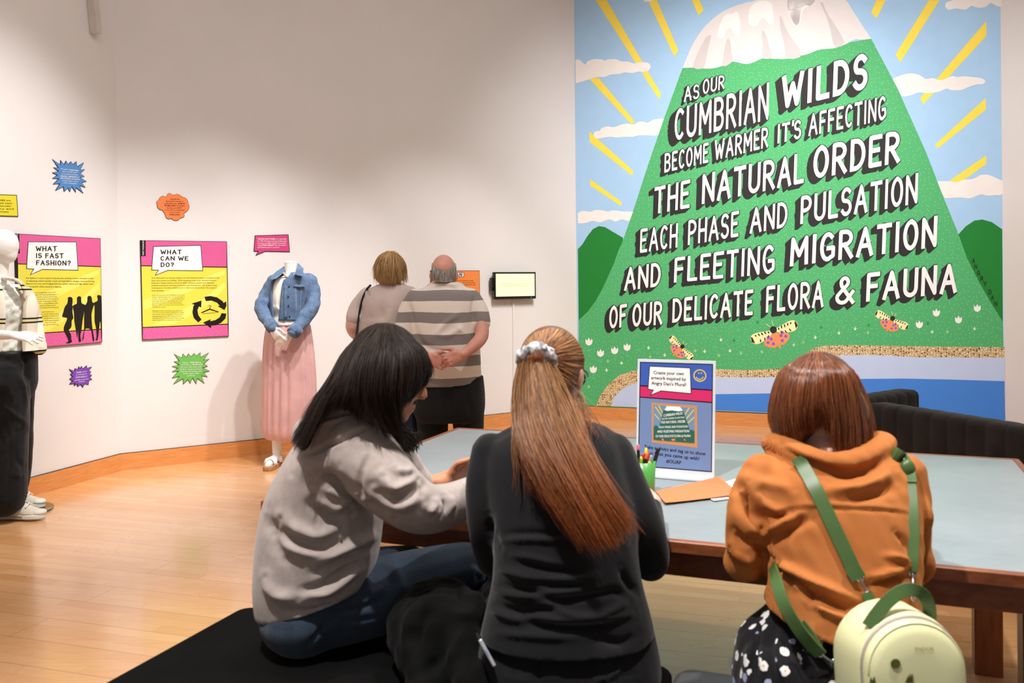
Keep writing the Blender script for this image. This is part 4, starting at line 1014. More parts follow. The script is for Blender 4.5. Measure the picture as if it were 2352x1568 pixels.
# sofa
def build_sofa():
    a, b = A3(1.93, 4.84, 0), A3(2.30, 3.97, 0)
    u = nrm(b - a); n = A3(-u[1], u[0], 0)   # n: towards the right, the seat side
    if n[0] < 0: n = -n
    b = a + u * 2.0
    r = thing('sofa', 'dark channelled velvet corner sofa standing behind the table', 'sofa', (a + b) / 2 + n * .4)
    def back(name, p, q, nn, z0, z1, th):
        L = np.linalg.norm(q - p); d = (q - p) / L; m = 60
        # panel with soft vertical channels and a rounded top
        prof = [(0, z0), (0, z1 - .03), (.008, z1 - .012), (.03, z1), (th - .03, z1), (th - .008, z1 - .012), (th, z1 - .03), (th, z0)]
        rings = []
        for k in range(m * 6 + 1):
            s = L * k / (m * 6); ph = (s / 0.105) % 1
            g = 0.0045 * (1 - abs(math.sin(math.pi * ph)) ** 0.5)
            e = 0.02 if k in (0, m * 6) else 0
            c = th / 2
            rings.append([p + d * s + nn * (c + (x - c) * (1 - 2 * g / th - e)) + Z3 * (z - (g * .5 if z > z1 - .05 else 0) - e * (.3 if z > z1 - .05 else 0)) for x, z in prof])
        obj(name, MB().loft(rings), M['dark_velvet'], r, smooth=True)
    back('backrest', a, b, n, 0.06, 0.72, 0.16)
    far = nrm(A3(0.80, 0.60, 0))
    k = a + far * 0.02
    back('side_backrest', k + far * .0, k + far * .54, A3(far[1], -far[0], 0) * -1, 0.06, 0.745, 0.15)
    obj('seat_cushion', MB().box((a + b) / 2 + n * .52 + Z3 * .27, (.98, .33, .15), [u, n, Z3]), M['dark_velvet'], r, bevel=0.03)
    for s in (.06, 1.9):
        for w in (.05, .8):
            obj('leg', MB().box(a + u * s + n * w + Z3 * .03, (.02, .02, .03), [u, n, Z3]), M['black_plastic'], r)
build_sofa()

# ------------------------------------------------------------------ things on the table
def build_sign_holder():
    br = onz(1641, 1097, TZ); bl = onz(1460, 1082, TZ)
    u = nrm(bl - br) * -1; u = nrm(A3(u[0], u[1], 0)); n = A3(u[1], -u[0], 0)
    if np.dot(n, CAM - br) < 0: n = -n
    Wd = np.linalg.norm(br - bl)
    tilt = nrm(Z3 * 1.0 - n * 0.10)
    o = bl
    fn0 = lambda a, b, w: o + u * a + tilt * b + np.cross(u, tilt) * -w if np.dot(np.cross(u, tilt), n) < 0 else o + u * a + tilt * b + np.cross(u, tilt) * w
    Hh = None
    # height from the photo's top edge
    for h in np.linspace(.3, .5, 400):
        q = fn0(Wd, h, 0); px, _ = to_px(q[None])
        if px[0, 1] <= 829: Hh = h; break
    r = thing('sign_holder', 'acrylic sign holder with a blue and pink poster standing on the table', 'sign holder', (bl + br) / 2)
    mb = MB(); mb.prism([(0, 0.002), (Wd, 0.002), (Wd, Hh), (0, Hh)], fn0, -0.004, 0.0); obj('acrylic_sleeve', mb, M['acrylic_white'], r, bevel=0.001)
    mb = MB(); mb.box((bl + br) / 2 + n * .035 + Z3 * .003, (Wd / 2, .045, .0025), [u, n, Z3]); obj('foot', mb, M['acrylic_white'], r)
    # print: coordinates in fractions of the sheet, measured on the photo's crop
    ox, oy, rx = 0.012, 0.022, Wd - 0.024
    ry = Hh - 0.036
    S = lambda l: [(ox + rx * (x - 165) / (860 - 165), oy + ry * (1 - (y - 120) / (1125 - 120))) for x, y in l]
    def put(name, polys, mat, par, lv):
        mb = MB()
        for p in polys: mb.flat(S(p), fn0, 0.0006 + lv * 0.0004)
        return obj(name, mb, M[mat], par, fix=False)
    b = put('poster_sheet', [[(155, 110), (868, 110), (868, 1135), (155, 1135)]], 'print_black', r, 0)
    put('header_band', [[(165, 120), (860, 120), (860, 355), (165, 340)]], 'blue_print', b, 1)
    put('pink_band', [[(165, 352), (860, 367), (860, 472), (165, 452)]], 'crimson_print', b, 1)
    put('lower_field', [[(165, 464), (860, 484), (860, 1125), (165, 1125)]], 'slate_print', b, 1)
    bub = [(258, 155), (648, 160), (660, 398), (372, 384), (275, 428), (303, 380), (246, 374)]
    put('bubble_outline', [grow(bub, 7)], 'print_black', b, 2); sp = put('speech_bubble', [bub], 'print_white', b, 3)
    TL = lambda L, up: [(s,) + (S([(x0, y0)])[0], S([(x1, y1)])[0], (0, up)) for s, x0, y0, x1, y1 in L]
    text_lines('bubble_text', TL([('Create your own', 292, 226, 590, 228), ('artwork inspired by', 270, 278, 612, 281), ("Angry Dan's Mural!", 276, 330, 614, 334)], .0165), fn0, 'print_black', sp, .0024, bold=True)
    text_lines('lower_text', TL([('Take a photo and tag us to show', 215, 955, 806, 982), ('us what you came up with!', 262, 1010, 748, 1032), ('#OUAP', 432, 1078, 578, 1084)], .0175), fn0, 'print_black', b, .0016, bold=True)
    ring = [(c, d) for c, d in circ(745, 228, 60, 58, 24)]; 
    mbp = []
    def ringp(cx, cy, rx_, ry_, w, a0, a1, n):
        o_, i_ = arc(cx, cy, rx_, ry_, a0, a1, n), arc(cx, cy, rx_ - w, ry_ - w, a0, a1, n)
        return [[o_[k], o_[k + 1], i_[k + 1], i_[k]] for k in range(n - 1)]
    put('smiley', ringp(745, 226, 62, 60, 11, 0, 360, 25) + ringp(743, 232, 38, 34, 9, 5, 165, 12) + [circ(735, 203, 6, 8, 8), circ(760, 203, 6, 8, 8)], 'smile_yellow', b, 2)
    # little reproduction of the mural in a kraft frame
    k = put('picture_frame_print', [[(280, 505), (722, 516), (730, 915), (288, 895)]], 'kraft', b, 2)
    put('picture_sky', [[(300, 528), (698, 540), (703, 872), (306, 866)]], 'poster_sky', k, 3)
    put('picture_rays', [[(310, 545), (325, 545), (395, 640), (388, 645)], [(308, 620), (316, 614), (360, 665), (356, 672)], [(690, 550), (697, 560), (625, 650), (618, 643)], [(697, 620), (697, 635), (640, 690), (636, 680)], [(345, 535), (360, 535), (400, 610), (394, 612)], [(640, 540), (655, 540), (612, 610), (606, 606)]], 'smile_yellow', k, 4)
    put('picture_hills', [[(305, 740), (330, 722), (370, 760), (370, 866), (306, 866)], [(640, 770), (670, 745), (702, 760), (703, 872), (640, 872)]], 'poster_green', k, 4)
    put('picture_mountain', [[(398, 575), (590, 570), (660, 760), (690, 872), (330, 866), (365, 720)]], 'poster_green', k, 5)
    put('picture_snow', [[(410, 572), (430, 533), (560, 533), (588, 570), (540, 578), (480, 572), (440, 580)]], 'print_white', k, 6)
    tl2 = [('CUMBRIAN WILDS', 398, 640, 585, 605, 36), ('BECOME WARMER ITS AFFECTING', 385, 668, 603, 640, 22), ('THE NATURAL ORDER', 375, 706, 612, 682, 34), ('EACH PHASE AND PULSATION', 358, 752, 634, 728, 30), ('AND FLEETING MIGRATION', 342, 796, 650, 772, 34), ('OF OUR DELICATE FLORA & FAUNA', 325, 842, 666, 816, 32)]
    text_lines('picture_text', [(s, S([(x0, y0)])[0], S([(x1, y1)])[0], (0, h * ry / 1005 * 1.0)) for s, x0, y0, x1, y1, h in tl2], fn0, 'print_white', k, .0032, bold=True)
    put('picture_moths', [[(385, 855), (398, 845), (412, 872), (395, 868)], [(480, 850), (515, 843), (520, 858), (490, 866)], [(600, 843), (612, 840), (618, 856), (605, 852)]], 'burst_orange', k, 6)
build_sign_holder()

for k, c in dict(pen_black=(20, 20, 20), pen_red=(214, 52, 38), pen_pink=(240, 120, 140), pen_orange=(240, 104, 40), pen_yellow=(226, 214, 60), pen_lime=(206, 214, 70), pen_teal=(30, 150, 120), pen_beige=(214, 190, 140), pen_grey=(150, 154, 160)).items(): plain(k, c, 0.35, 0.5)
t = NT('green_cup_plastic'); v = t.obj(); t.color(t.ramp(t.xyz(v)[0], [(0.0, lin((70, 150, 70))), (1.0, lin((84, 160, 66)))])); t.set(0.3, 0.5, trans=0.0, sss=0.15); M['green_cup'] = t.m
def build_pens():
    c = onz(1480, 1135, TZ) + A3(0, 0.02, 0); h = 0.102; R0 = 0.040
    r = thing('pen_pot', 'green plastic pot full of pens beside the black sleeve', 'pot', c)
    mb = MB(); rings = []
    for z, q in ((0.0005, R0 * .86), (0.004, R0 * .9), (h, R0), (h, R0 - .002), (.006, R0 * .88)):
        rings.append([c + A3(math.cos(a) * q, math.sin(a) * q, z) for a in np.linspace(0, 2 * math.pi, 28, endpoint=False)])
    mb.loft(rings); obj('cup', mb, M['green_cup'], r, smooth=True)
    spec = [(1452, 1027, 'pen_red', 'pen_black', 'red tipped black'), (1465, 1022, 'pen_pink', 'pen_black', 'pink tipped black'), (1484, 1031, 'pen_yellow', 'pen_black', 'yellow tipped black, tallest'), (1476, 1044, 'pen_red', 'pen_black', 'red tipped black, middle'),
            (1486, 1043, 'pen_orange', 'pen_black', 'orange tipped black'), (1489, 1040, 'pen_red', 'pen_red', 'plain red'), (1473, 1051, 'pen_lime', 'pen_lime', 'lime green'), (1496, 1048, 'pen_grey', 'pen_beige', 'wooden beige'), (1512, 1031, 'pen_black', 'pen_black', 'black, green banded, leaning')]
    for i, (x, y, cap, bar, nm) in enumerate(spec):
        tip = P(x, y, c[1] + 0.012 * ((i % 3) - 1))
        ang = i * 2.4; b = c + A3(math.cos(ang) * .012, math.sin(ang) * .012, 0.012)
        d = nrm(tip - b)
        o = thing('pen', f'{nm} pen standing in the green pot', 'pen', b, 'pens in the green pot')
        rad = 0.0052 if i != 8 else 0.0068
        obj('barrel', MB().tube([b, tip - d * .012], rad, m=12), M[bar], o, smooth=True)
        obj('end_cap', MB().tube([tip - d * .014, tip], [rad * 1.06, rad * .95], m=12), M[cap], o, smooth=True)
        if i == 8:
            q = b + d * np.linalg.norm(tip - b) * .62; obj('band', MB().tube([q, q + d * .01], rad * 1.1, m=12, dome=False), M['pen_teal'], o, smooth=True)
build_pens()
def sheet(name, label, pts, mat, curl=0.0, th=0.0008, group=None, z=0.0):
    """a sheet of paper lying on the table; corner photo positions"""
    q = [onz(x, y, TZ) for x, y in pts]; n = 14; mb = MB(); top = []
    for i in range(n + 1):
        for j in range(n + 1):
            a, b = i / n, j / n
            p = (q[0] * (1 - a) + q[1] * a) * (1 - b) + (q[3] * (1 - a) + q[2] * a) * b
            lift = curl * (abs(2 * a - 1) ** 3 * .6 + (abs(2 * b - 1) ** 3) * .4)
            top.append(p + Z3 * (0.0012 + z + lift))
    top = np.array(top); v = np.vstack([top, top - Z3 * th]); N = len(top); f = []
    for i in range(n):
        for j in range(n):
            a = i * (n + 1) + j; qd = (a, a + 1, a + n + 2, a + n + 1); f.append(qd); f.append(tuple(N + x for x in qd[::-1]))
    mb.add(v, f); o = obj(name, mb, M[mat], smooth=True); return tag(o, label, 'paper', group)
sheet('paper_sheet', 'white paper sheet partly under the orange sheet by the brown sleeve', [(1600, 1128), (1722, 1090), (1745, 1135), (1640, 1152)], 'paper_white', .002)
sheet('paper_sheet', 'orange paper sheet lying in front of the sign holder', [(1506, 1132), (1652, 1098), (1699, 1139), (1528, 1160)], 'paper_orange', .004, z=0.003)

# ------------------------------------------------------------------ people: materials
def skin(key, c, rough=0.5):
    t = NT(key); v = t.obj(); b = lin(c)
    t.color(t.ramp(t.noise(v, 18, 4), [(0.3, tuple(x * y for x, y in zip(b[:3], (.88, .80, .78))) + (1,)), (0.7, b)])); t.set(rough, 0.35, sss=0.12); t.bump(t.noise(v, 500, 2), 0.08, 0.001); M[key] = t.m
skin('skin_tan', (196, 134, 98)); skin('skin_pale', (226, 178, 158)); skin('skin_ruddy', (204, 146, 128)); skin('skin_fair', (232, 196, 182))
fabric('heather_grey', (166, 154, 148), 0.95, 0.05, 60, 700, 0.35, 0.2)
fabric('black_jersey', (23, 23, 25), 0.85, 0.10, 20, 900, 0.2, 0.12)
fabric('black_denim', (24, 24, 26), 0.85, 0.2, 25, 1200, 0.25, 0.1)
fabric('black_coat_cloth', (11, 11, 11), 0.9, 0.2, 10, 600, 0.3, 0.02, 0.1)
fabric('navy_cloth', (38, 42, 58), 0.9, 0.15, 12, 600, 0.2, 0.1)
fabric('black_trouser', (22, 23, 25), 0.9, 0.15, 10, 800, 0.2, 0.1)
fabric('taupe_knit', (196, 178, 172), 0.95, 0.06, 8, 700, 0.3, 0.2)
fabric('white_cotton', (238, 236, 228), 0.9, 0.03, 10, 700, 0.2, 0.1)
fabric('pink_chiffon', (214, 168, 166), 0.8, 0.05, 8, 800, 0.15, 0.25)
plain('mannequin_white', (238, 236, 232), 0.35, 0.45, 0.01)
plain('steel', (190, 190, 194), 0.2, 0.5, metal=1.0)
t = NT('dark_blue_denim'); v = t.obj(); n1 = t.noise(v, 7, 4, .6); n2 = t.noise(t.obj(scale=(400, 400, 60)), 2, 2)
t.color(t.mix(t.ramp(n2, [(.3, (0, 0, 0, 1)), (.8, (.35, .35, .35, 1))]), t.ramp(n1, [(.3, lin((26, 33, 45))), (.75, lin((50, 63, 79)))]), lin((92, 108, 126)))); t.set(.9, .15, sheen=.1); t.bump(n2, .25, .001); M['dark_denim'] = t.m
t = NT('blue_denim'); v = t.obj(); n1 = t.noise(v, 14, 5, .65); n2 = t.noise(t.obj(scale=(300, 300, 60)), 2, 2)
t.color(t.mix(t.ramp(n2, [(.3, (0, 0, 0, 1)), (.8, (.3, .3, .3, 1))]), t.ramp(n1, [(.3, lin((50, 76, 114))), (.7, lin((102, 128, 160)))]), lin((160, 180, 202)))); t.set(.9, .15, sheen=.1); t.bump(n1, .3, .004); M['blue_denim'] = t.m
t = NT('rust_corduroy'); v = t.obj(); n1 = t.noise(v, 6, 4)
w = t.n('ShaderNodeTexWave', wave_type='BANDS', bands_direction='X'); w.inputs['Scale'].default_value = 105; w.inputs['Distortion'].default_value = .25; w.inputs['Detail'].default_value = 1
t.l(v, w.inputs['Vector'])
cc = t.ramp(n1, [(.3, lin((168, 98, 48))), (.7, lin((192, 120, 66)))])
t.color(t.mix(t.math('MULTIPLY', t.math('SUBTRACT', 1.0, w.outputs['Fac']), .22), cc, lin((120, 64, 26)))); t.set(.85, .15, sheen=.35); t.b.inputs['Sheen Tint'].default_value = lin((230, 160, 90)); t.bump(w.outputs['Fac'], .35, .0022); M['corduroy'] = t.m
# black cloth scattered with small white flowers
t = NT('black_floral'); v = t.obj()
vo = t.n('ShaderNodeTexVoronoi'); vo.inputs['Scale'].default_value = 34; t.l(v, vo.inputs['Vector'])
no = t.noise(v, 120, 2); r_ = t.math('ADD', vo.outputs['Distance'], t.math('MULTIPLY', t.math('SUBTRACT', no, .5), .32))
cx = t.xyz(vo.outputs['Color']); keep = t.math('GREATER_THAN', cx[0], .30)
pet = t.math('MULTIPLY', t.math('LESS_THAN', r_, .34), keep); cen = t.math('MULTIPLY', t.math('LESS_THAN', vo.outputs['Distance'], .10), keep)
col = t.mix(pet, lin((15, 15, 17)), t.mix(t.math('GREATER_THAN', cx[1], .75), lin((228, 226, 226)), lin((150, 156, 190))))
col = t.mix(cen, col, lin((214, 176, 90))); t.color(col); t.set(.85, .2, sheen=.1); M['floral'] = t.m
# polo: wide grey and cream bands round the body
t = NT('striped_pique'); v = t.obj(); X = t.xyz(v)
zz = t.math('ADD', X[2], t.math('MULTIPLY', t.math('SUBTRACT', t.noise(v, 6, 2), .5), .02))
per = .135; f = t.math('FRACT', t.math('DIVIDE', t.math('ADD', zz, 0.061), per))
st = t.ramp(f, [(0, (0, 0, 0, 1)), (.48, (1, 1, 1, 1))], 'CONSTANT')
t.color(t.mix(st, lin((130, 122, 118)), lin((222, 210, 198)))); t.set(.85, .2, sheen=.15); t.bump(t.noise(v, 600, 2), .25, .001); M['polo'] = t.m
# plaid shirt: cream with dark double lines and brown checks
t = NT('plaid_cotton'); v = t.obj(); X = t.xyz(v)
def band(src, per, off, a, b):
    f = t.math('FRACT', t.math('DIVIDE', t.math('ADD', src, off), per)); return t.math('MULTIPLY', t.math('GREATER_THAN', f, a), t.math('LESS_THAN', f, b))
br = t.math('MULTIPLY', band(X[0], .17, 5.03, 0, .34), .34); h1 = band(X[2], .20, 0.02, .0, .05); h2 = band(X[2], .20, 0.02, .12, .17); hy = band(X[2], .20, .02, .05, .12)
col = t.mix(br, lin((236, 230, 212)), lin((140, 104, 62))); col = t.mix(t.math('MULTIPLY', hy, .7), col, lin((226, 220, 150)))
col = t.mix(t.math('MAXIMUM', h1, h2), col, lin((44, 40, 38))); t.color(col); t.set(.9, .15); M['plaid'] = t.m
t = NT('tie_dye_cotton'); v = t.obj(); t.color(t.ramp(t.noise(v, 22, 5, .6), [(.50, lin((240, 240, 234))), (.68, lin((176, 200, 180)))])); t.set(.9, .15); M['tie_dye'] = t.m
hairmat('hair_dark', (18, 12, 9), (46, 32, 22), None, .5, .2)
hairmat('hair_ginger', (104, 64, 38), (196, 146, 98), (166, 86, 34), .36)
hairmat('hair_auburn', (84, 42, 20), (156, 90, 48), None, .24, .6)
hairmat('hair_blonde', (158, 116, 70), (214, 176, 122), None, .42)
hairmat('hair_grey', (120, 112, 104), (200, 192, 182), None, .5)

def shoe(name, heel, d, L, W, upper, sole, parent, h=0.085):
    d = nrm(A3(d[0], d[1], 0)); s = A3(-d[1], d[0], 0)
    prof = [(0, .30), (.03, .40), (.12, .45), (.35, .40), (.55, .44), (.75, .50), (.9, .42), (.97, .26), (1.0, .10)]
    mb = MB(); ol = [(t_ * L, w_ * W) for t_, w_ in prof]; poly = ol + [(a, -b) for a, b in ol[::-1]]
    fn = lambda a, b, w: heel + d * a + s * b + Z3 * w
    mb.prism(poly, fn, 0.001, 0.026); sh = obj(name, mb, M[sole], parent, bevel=.005)
    hp = [(0, .8), (.03, .95), (.12, 1.0), (.35, .95), (.5, .78), (.68, .5), (.85, .36), (.95, .3), (.99, .24)]
    rings = []
    for (t_, hh), (_, w_) in zip(hp, prof):
        c = heel + d * (t_ * L * .985 + .003) + Z3 * .022; H = h * hh
        rings.append([c + s * (w_ * W * .94 * math.cos(a)) * (1 - .25 * max(0, math.sin(a))) + Z3 * (H * max(0, math.sin(a)) ** .8) for a in np.linspace(0, math.pi, 14)] )
    obj('upper', MB().loft(rings), M[upper], sh, smooth=True)
    return sh
plain('dark_leather', (34, 28, 24), .45, .4); plain('rubber_white', (226, 224, 216), .6, .3); plain('canvas_cream', (220, 212, 194), .85, .2); plain('cork', (176, 132, 90), .8, .2)

def zl(ox, oy, s): return lambda l: [(ox + x / s, oy + y / s) for x, y in l]

# ------------------------------------------------------------------ visitor in the grey hoodie
GAIN = 1.55
_folds = folds
def folds(me, fl): _folds(me, [(a, b * GAIN, c) for a, b, c in fl])
def person_hoodie():
    r = thing('person', 'person with long dark hair in a grey hoodie and blue jeans leaning over the table', 'person', A3(-.55, 2.32, BZ))
    f, u = A3(.92, .20, -.30), A3(.27, .02, .95)
    hc = P(893, 852, 2.33)
    rows = [(592, 1412, 852, 1330, 2.33, .30), (585, 1345, 870, 1270, 2.33, .31), (592, 1240, 880, 1195, 2.34, .32), (610, 1150, 892, 1118, 2.35, .34), (642, 1080, 905, 1055, 2.36, .37), (690, 1005, 922, 1000, 2.36, .37), (742, 955, 912, 955, 2.36, .27), (800, 930, 885, 930, 2.36, .15)]
    armN = [(822, 1030, 2.22, 82), (878, 1098, 2.17, 76), (940, 1152, 2.17, 66), (985, 1168, 2.20, 58), (1040, 1157, 2.28, 50), (1092, 1132, 2.36, 42)]
    armF = [(870, 1000, 2.52, 60), (930, 1085, 2.60, 48), (984, 1118, 2.62, 27)]
    # body
    b = MB(); head_pieces(b, hc, f, u, .93)
    b.tube([hc - f * .01 - Z3 * .06, P(835, 940, 2.35), P(815, 990, 2.36)], [.056, .06, .07], m=14)
    torso(b, rows, shrink=.04); ptube(b, armN, shrink=.024); ptube(b, armF, shrink=.016)
    wF = P(1030, 1098, 2.63); ptube(b, [(975, 1118, 2.62, 22), (1005, 1112, 2.62, 24), (1030, 1100, 2.63, 20)])
    hand_pieces(b, wF, A3(.88, .15, .42), A3(.1, -.75, -.65), -1 if np.dot(np.cross(A3(.88, .15, .42), A3(.1, -.75, -.65)), Z3) < 0 else 1, (.9, 1.0, 1.1, 1.1), .95)
    wN = P(1100, 1126, 2.40); hand_pieces(b, wN, A3(.7, .6, .15), A3(0, -.1, -1), -1, (.6, .6, .6, .6), .95)
    thighN = [(690, 1402, 2.30, 92), (800, 1385, 2.32, 90), (950, 1345, 2.40, 82), (1055, 1312, 2.47, 66), (1088, 1306, 2.50, 58)]
    thighF = [(770, 1360, 2.46, 80), (860, 1330, 2.58, 72), (945, 1308, 2.70, 56)]
    ptube(b, thighN, shrink=.015); ptube(b, thighF, shrink=.015)
    kN, kF = P(1088, 1306, 2.50), P(945, 1308, 2.70)
    aN, aF = A3(-.02, 2.60, .09), A3(-.18, 2.92, .09)
    b.tube([kN, (kN + aN) / 2 + A3(-.02, 0, 0), aN], [.055, .05, .035]); b.tube([kF, (kF + aF) / 2, aF], [.055, .05, .035])
    for a in (aN, aF): b.tube([a - Z3 * .03, a + A3(.08, .02, -.055), a + A3(.16, .03, -.06)], [.035, .034, .026])
    me = remeshed(b, .0062, 3); body_obj('body', me, M['skin_tan'], r)
    eyes(hc, f, u, r)
    # moustache and lips
    F_, R_, U_ = head_axes(f, u); T = lambda o: hc + .93 * (R_ * o[0] + F_ * o[1] + U_ * o[2])
    obj('moustache', MB().tube(spline([T((-.026, .080, -.074)), T((-.012, .094, -.064)), T((.012, .094, -.064)), T((.026, .080, -.074))], 10), [.0025, .004, .005, .0055, .0055, .0055, .0055, .005, .004, .0025], m=8), M['hair_dark'], r, smooth=True)
    obj('lips', MB().ell(T((0, .094, -.081)), (.018, .008, .006), np.array([R_, F_, U_])), M['lip'], r, smooth=True)
    # jeans
    j = MB(); ptube(j, thighN); ptube(j, thighF); j.ell(P(705, 1405, 2.34), (.122, .17, .103)); j.ell(P(780, 1370, 2.42), (.12, .15, .10))
    j.tube([kN, (kN + aN) / 2 + A3(-.02, 0, 0), aN], [.072, .066, .055]); j.tube([kF, (kF + aF) / 2, aF], [.070, .066, .055])
    me = remeshed(j, .0062, 9)
    z = zl(560, 1180, 3.92)
    folds(me, [(z([(1080, 560), (1120, 660), (1100, 760)]), .008, 9), (z([(1180, 740), (1250, 640)]), .006, 8), (z([(2080, 500), (2140, 560), (2120, 640)]), .007, 5), (z([(2140, 500), (2200, 570)]), .006, 5), (z([(1300, 430), (1400, 600), (1380, 760)]), .008, 12),
               (z([(700, 900), (1000, 860), (1300, 740)]), -.004, 6), (z([(760, 955), (1000, 960), (1250, 915)]), -.004, 6), (z([(740, 940), (700, 1040), (560, 1200)]), -.005, 5)])
    co = get_co(me); co[:, 2] = np.maximum(co[:, 2], np.where((co[:, 1] < 2.66) & (co[:, 2] > .36), BZ + .002, 0)); set_co(me, co)
    body_obj('jeans', me, M['dark_denim'], r)
    for a in (aN, aF): shoe('shoe', a + A3(-.07, 0, -.09), A3(1, .15, 0), .28, .1, 'dark_leather', 'rubber_white', r)
    # hoodie
    h = MB(); torso(h, rows); ptube(h, armN); ptube(h, armF)
    h.tube([P(1040, 1157, 2.28), P(1092, 1132, 2.36), P(1130, 1112, 2.43)], [.056, .048, .044])
    # folded hood hanging behind the neck
    h.ell(P(772, 985, 2.25), (.105, .055, .058), [nrm(A3(.9, 0, .30)), A3(0, 1, 0), nrm(A3(-.30, 0, .9))])
    h.ell(P(722, 1000, 2.26), (.06, .045, .055)); h.tube([P(745, 948, 2.30), P(800, 938, 2.24), P(855, 960, 2.25), P(890, 985, 2.34)], [.034, .036, .036, .03])
    me = remeshed(h, .0058, 14)
    z = zl(560, 720, 2.703)
    folds(me, [(z([(340, 880), (430, 860), (560, 800), (760, 705)]), -.012, 5), (z([(440, 660), (560, 640), (680, 610)]), -.006, 5), (z([(460, 690), (600, 650), (700, 640)]), .005, 6),
               (z([(480, 1010), (590, 1060), (700, 1120)]), -.014, 13), (z([(470, 1050), (580, 1110), (690, 1170)]), .011, 14), (z([(430, 1130), (560, 1210), (660, 1180)]), .012, 14), (z([(430, 1180), (560, 1260), (650, 1230)]), -.012, 13),
               (z([(230, 1270), (330, 1340), (450, 1380), (610, 1330)]), .013, 16), (z([(220, 1330), (330, 1400), (470, 1440), (600, 1390)]), -.013, 15), (z([(170, 1380), (300, 1450), (450, 1480), (610, 1420)]), .012, 15),
               (z([(130, 1230), (190, 1400), (260, 1500)]), -.010, 16), (z([(420, 1560), (560, 1500), (700, 1430), (850, 1360)]), .013, 12), (z([(440, 1600), (600, 1530), (760, 1450)]), -.013, 10),
               (z([(860, 1010), (940, 1085), (1080, 1030)]), .013, 12), (z([(800, 1080), (920, 1150), (1090, 1070)]), -.013, 13), (z([(830, 1110), (960, 1190), (1100, 1130)]), .011, 14), (z([(780, 860), (725, 1000), (715, 1150)]), -.007, 6),
               (z([(1130, 1200), (1165, 1225), (1180, 1170)]), .008, 7), (z([(1195, 1260), (1215, 1215), (1205, 1160)]), .007, 6), (z([(1240, 1260), (1255, 1210), (1240, 1140)]), -.006, 6), (z([(1290, 1230), (1300, 1180), (1280, 1120)]), .006, 7),
               (z([(740, 1160), (850, 1230), (920, 1260)]), -.010, 12), (z([(940, 960), (1000, 985), (1050, 960)]), .008, 8), (z([(300, 1000), (420, 960), (600, 940)]), .005, 20)])
    z = zl(560, 1180, 3.92)
    folds(me, [(z([(520, 690), (700, 640), (900, 500), (1080, 440)]), -.014, 8), (z([(560, 740), (760, 700), (950, 560), (1060, 480)]), .011, 9), (z([(200, 560), (280, 720), (500, 760)]), .010, 13), (z([(300, 870), (600, 880), (850, 800)]), -.006, 8)])
    body_obj('hoodie', me, M['heather_grey'], r)
    bv = bvh_of(me)
    # hair
    cap = MB(); F_, R_, U_ = head_axes(f, u); cap.ell(hc - F_ * .020 + U_ * .030, (.081, .099, .094), np.array([R_, F_, U_]))
    cap.ell(P(835, 905, 2.30), (.07, .07, .07))
    cm = remeshed(cap, .008, 4); hb = body_obj('hair', cm, M['hair_dark'], r)
    cv = bvh_of(cm)
    G = [[(854, 753, 2.38), (795, 806, 2.35), (760, 868, 2.30), (712, 940, 2.24), (672, 1010, 2.20)], [(858, 750, 2.34), (800, 805, 2.28), (766, 872, 2.22), (722, 955, 2.17), (688, 1030, 2.14)],
         [(863, 748, 2.31), (808, 805, 2.23), (778, 872, 2.17), (748, 925, 2.15), (704, 1024, 2.13)], [(866, 748, 2.30), (816, 805, 2.20), (792, 870, 2.15), (770, 905, 2.14), (752, 932, 2.14)], [(869, 748, 2.29), (826, 805, 2.18), (808, 875, 2.13), (800, 915, 2.12), (792, 940, 2.13)],
         [(873, 748, 2.28), (840, 805, 2.17), (826, 880, 2.12), (828, 930, 2.12), (838, 968, 2.12)], [(878, 748, 2.27), (860, 802, 2.16), (850, 880, 2.12), (860, 940, 2.12), (880, 985, 2.12)],
         [(884, 748, 2.27), (882, 802, 2.16), (876, 880, 2.12), (885, 945, 2.13), (918, 1006, 2.15)], [(890, 749, 2.27), (905, 802, 2.17), (902, 875, 2.13), (902, 940, 2.14), (935, 1035, 2.18)],
         [(896, 750, 2.28), (925, 802, 2.18), (928, 865, 2.15), (915, 925, 2.15), (908, 985, 2.17)], [(902, 751, 2.29), (944, 802, 2.21), (954, 860, 2.19), (938, 905, 2.18), (912, 945, 2.19)],
         [(907, 751, 2.31), (958, 800, 2.25), (973, 845, 2.24), (962, 880, 2.23), (938, 912, 2.22)], [(909, 752, 2.36), (967, 800, 2.31), (984, 846, 2.30), (978, 868, 2.30), (958, 890, 2.29)], [(911, 752, 2.40), (968, 798, 2.37), (986, 840, 2.36), (982, 858, 2.36), (970, 876, 2.35)]]
    strands('hair_strands', [[P(*q) for q in g] for g in G], 3600, M['hair_dark'], hb, r=.0010, jitter=.0035, clump=.006, seed=3, sheet=.006)
    strands('hair_strands', [[P(*q) for q in g] for g in ([(835, 925, 2.26), (880, 985, 2.24), (920, 1010, 2.26), (940, 1036, 2.28)], [(850, 900, 2.3), (905, 985, 2.3), (945, 1010, 2.32), (950, 1030, 2.34)], [(880, 900, 2.36), (930, 985, 2.38), (955, 1000, 2.38), (960, 1015, 2.38)])], 260, M['hair_dark'], hb, r=.0016, jitter=.008, seed=4, sheet=.006)
plain('lip', (168, 92, 80), .45, .4)
person_hoodie()

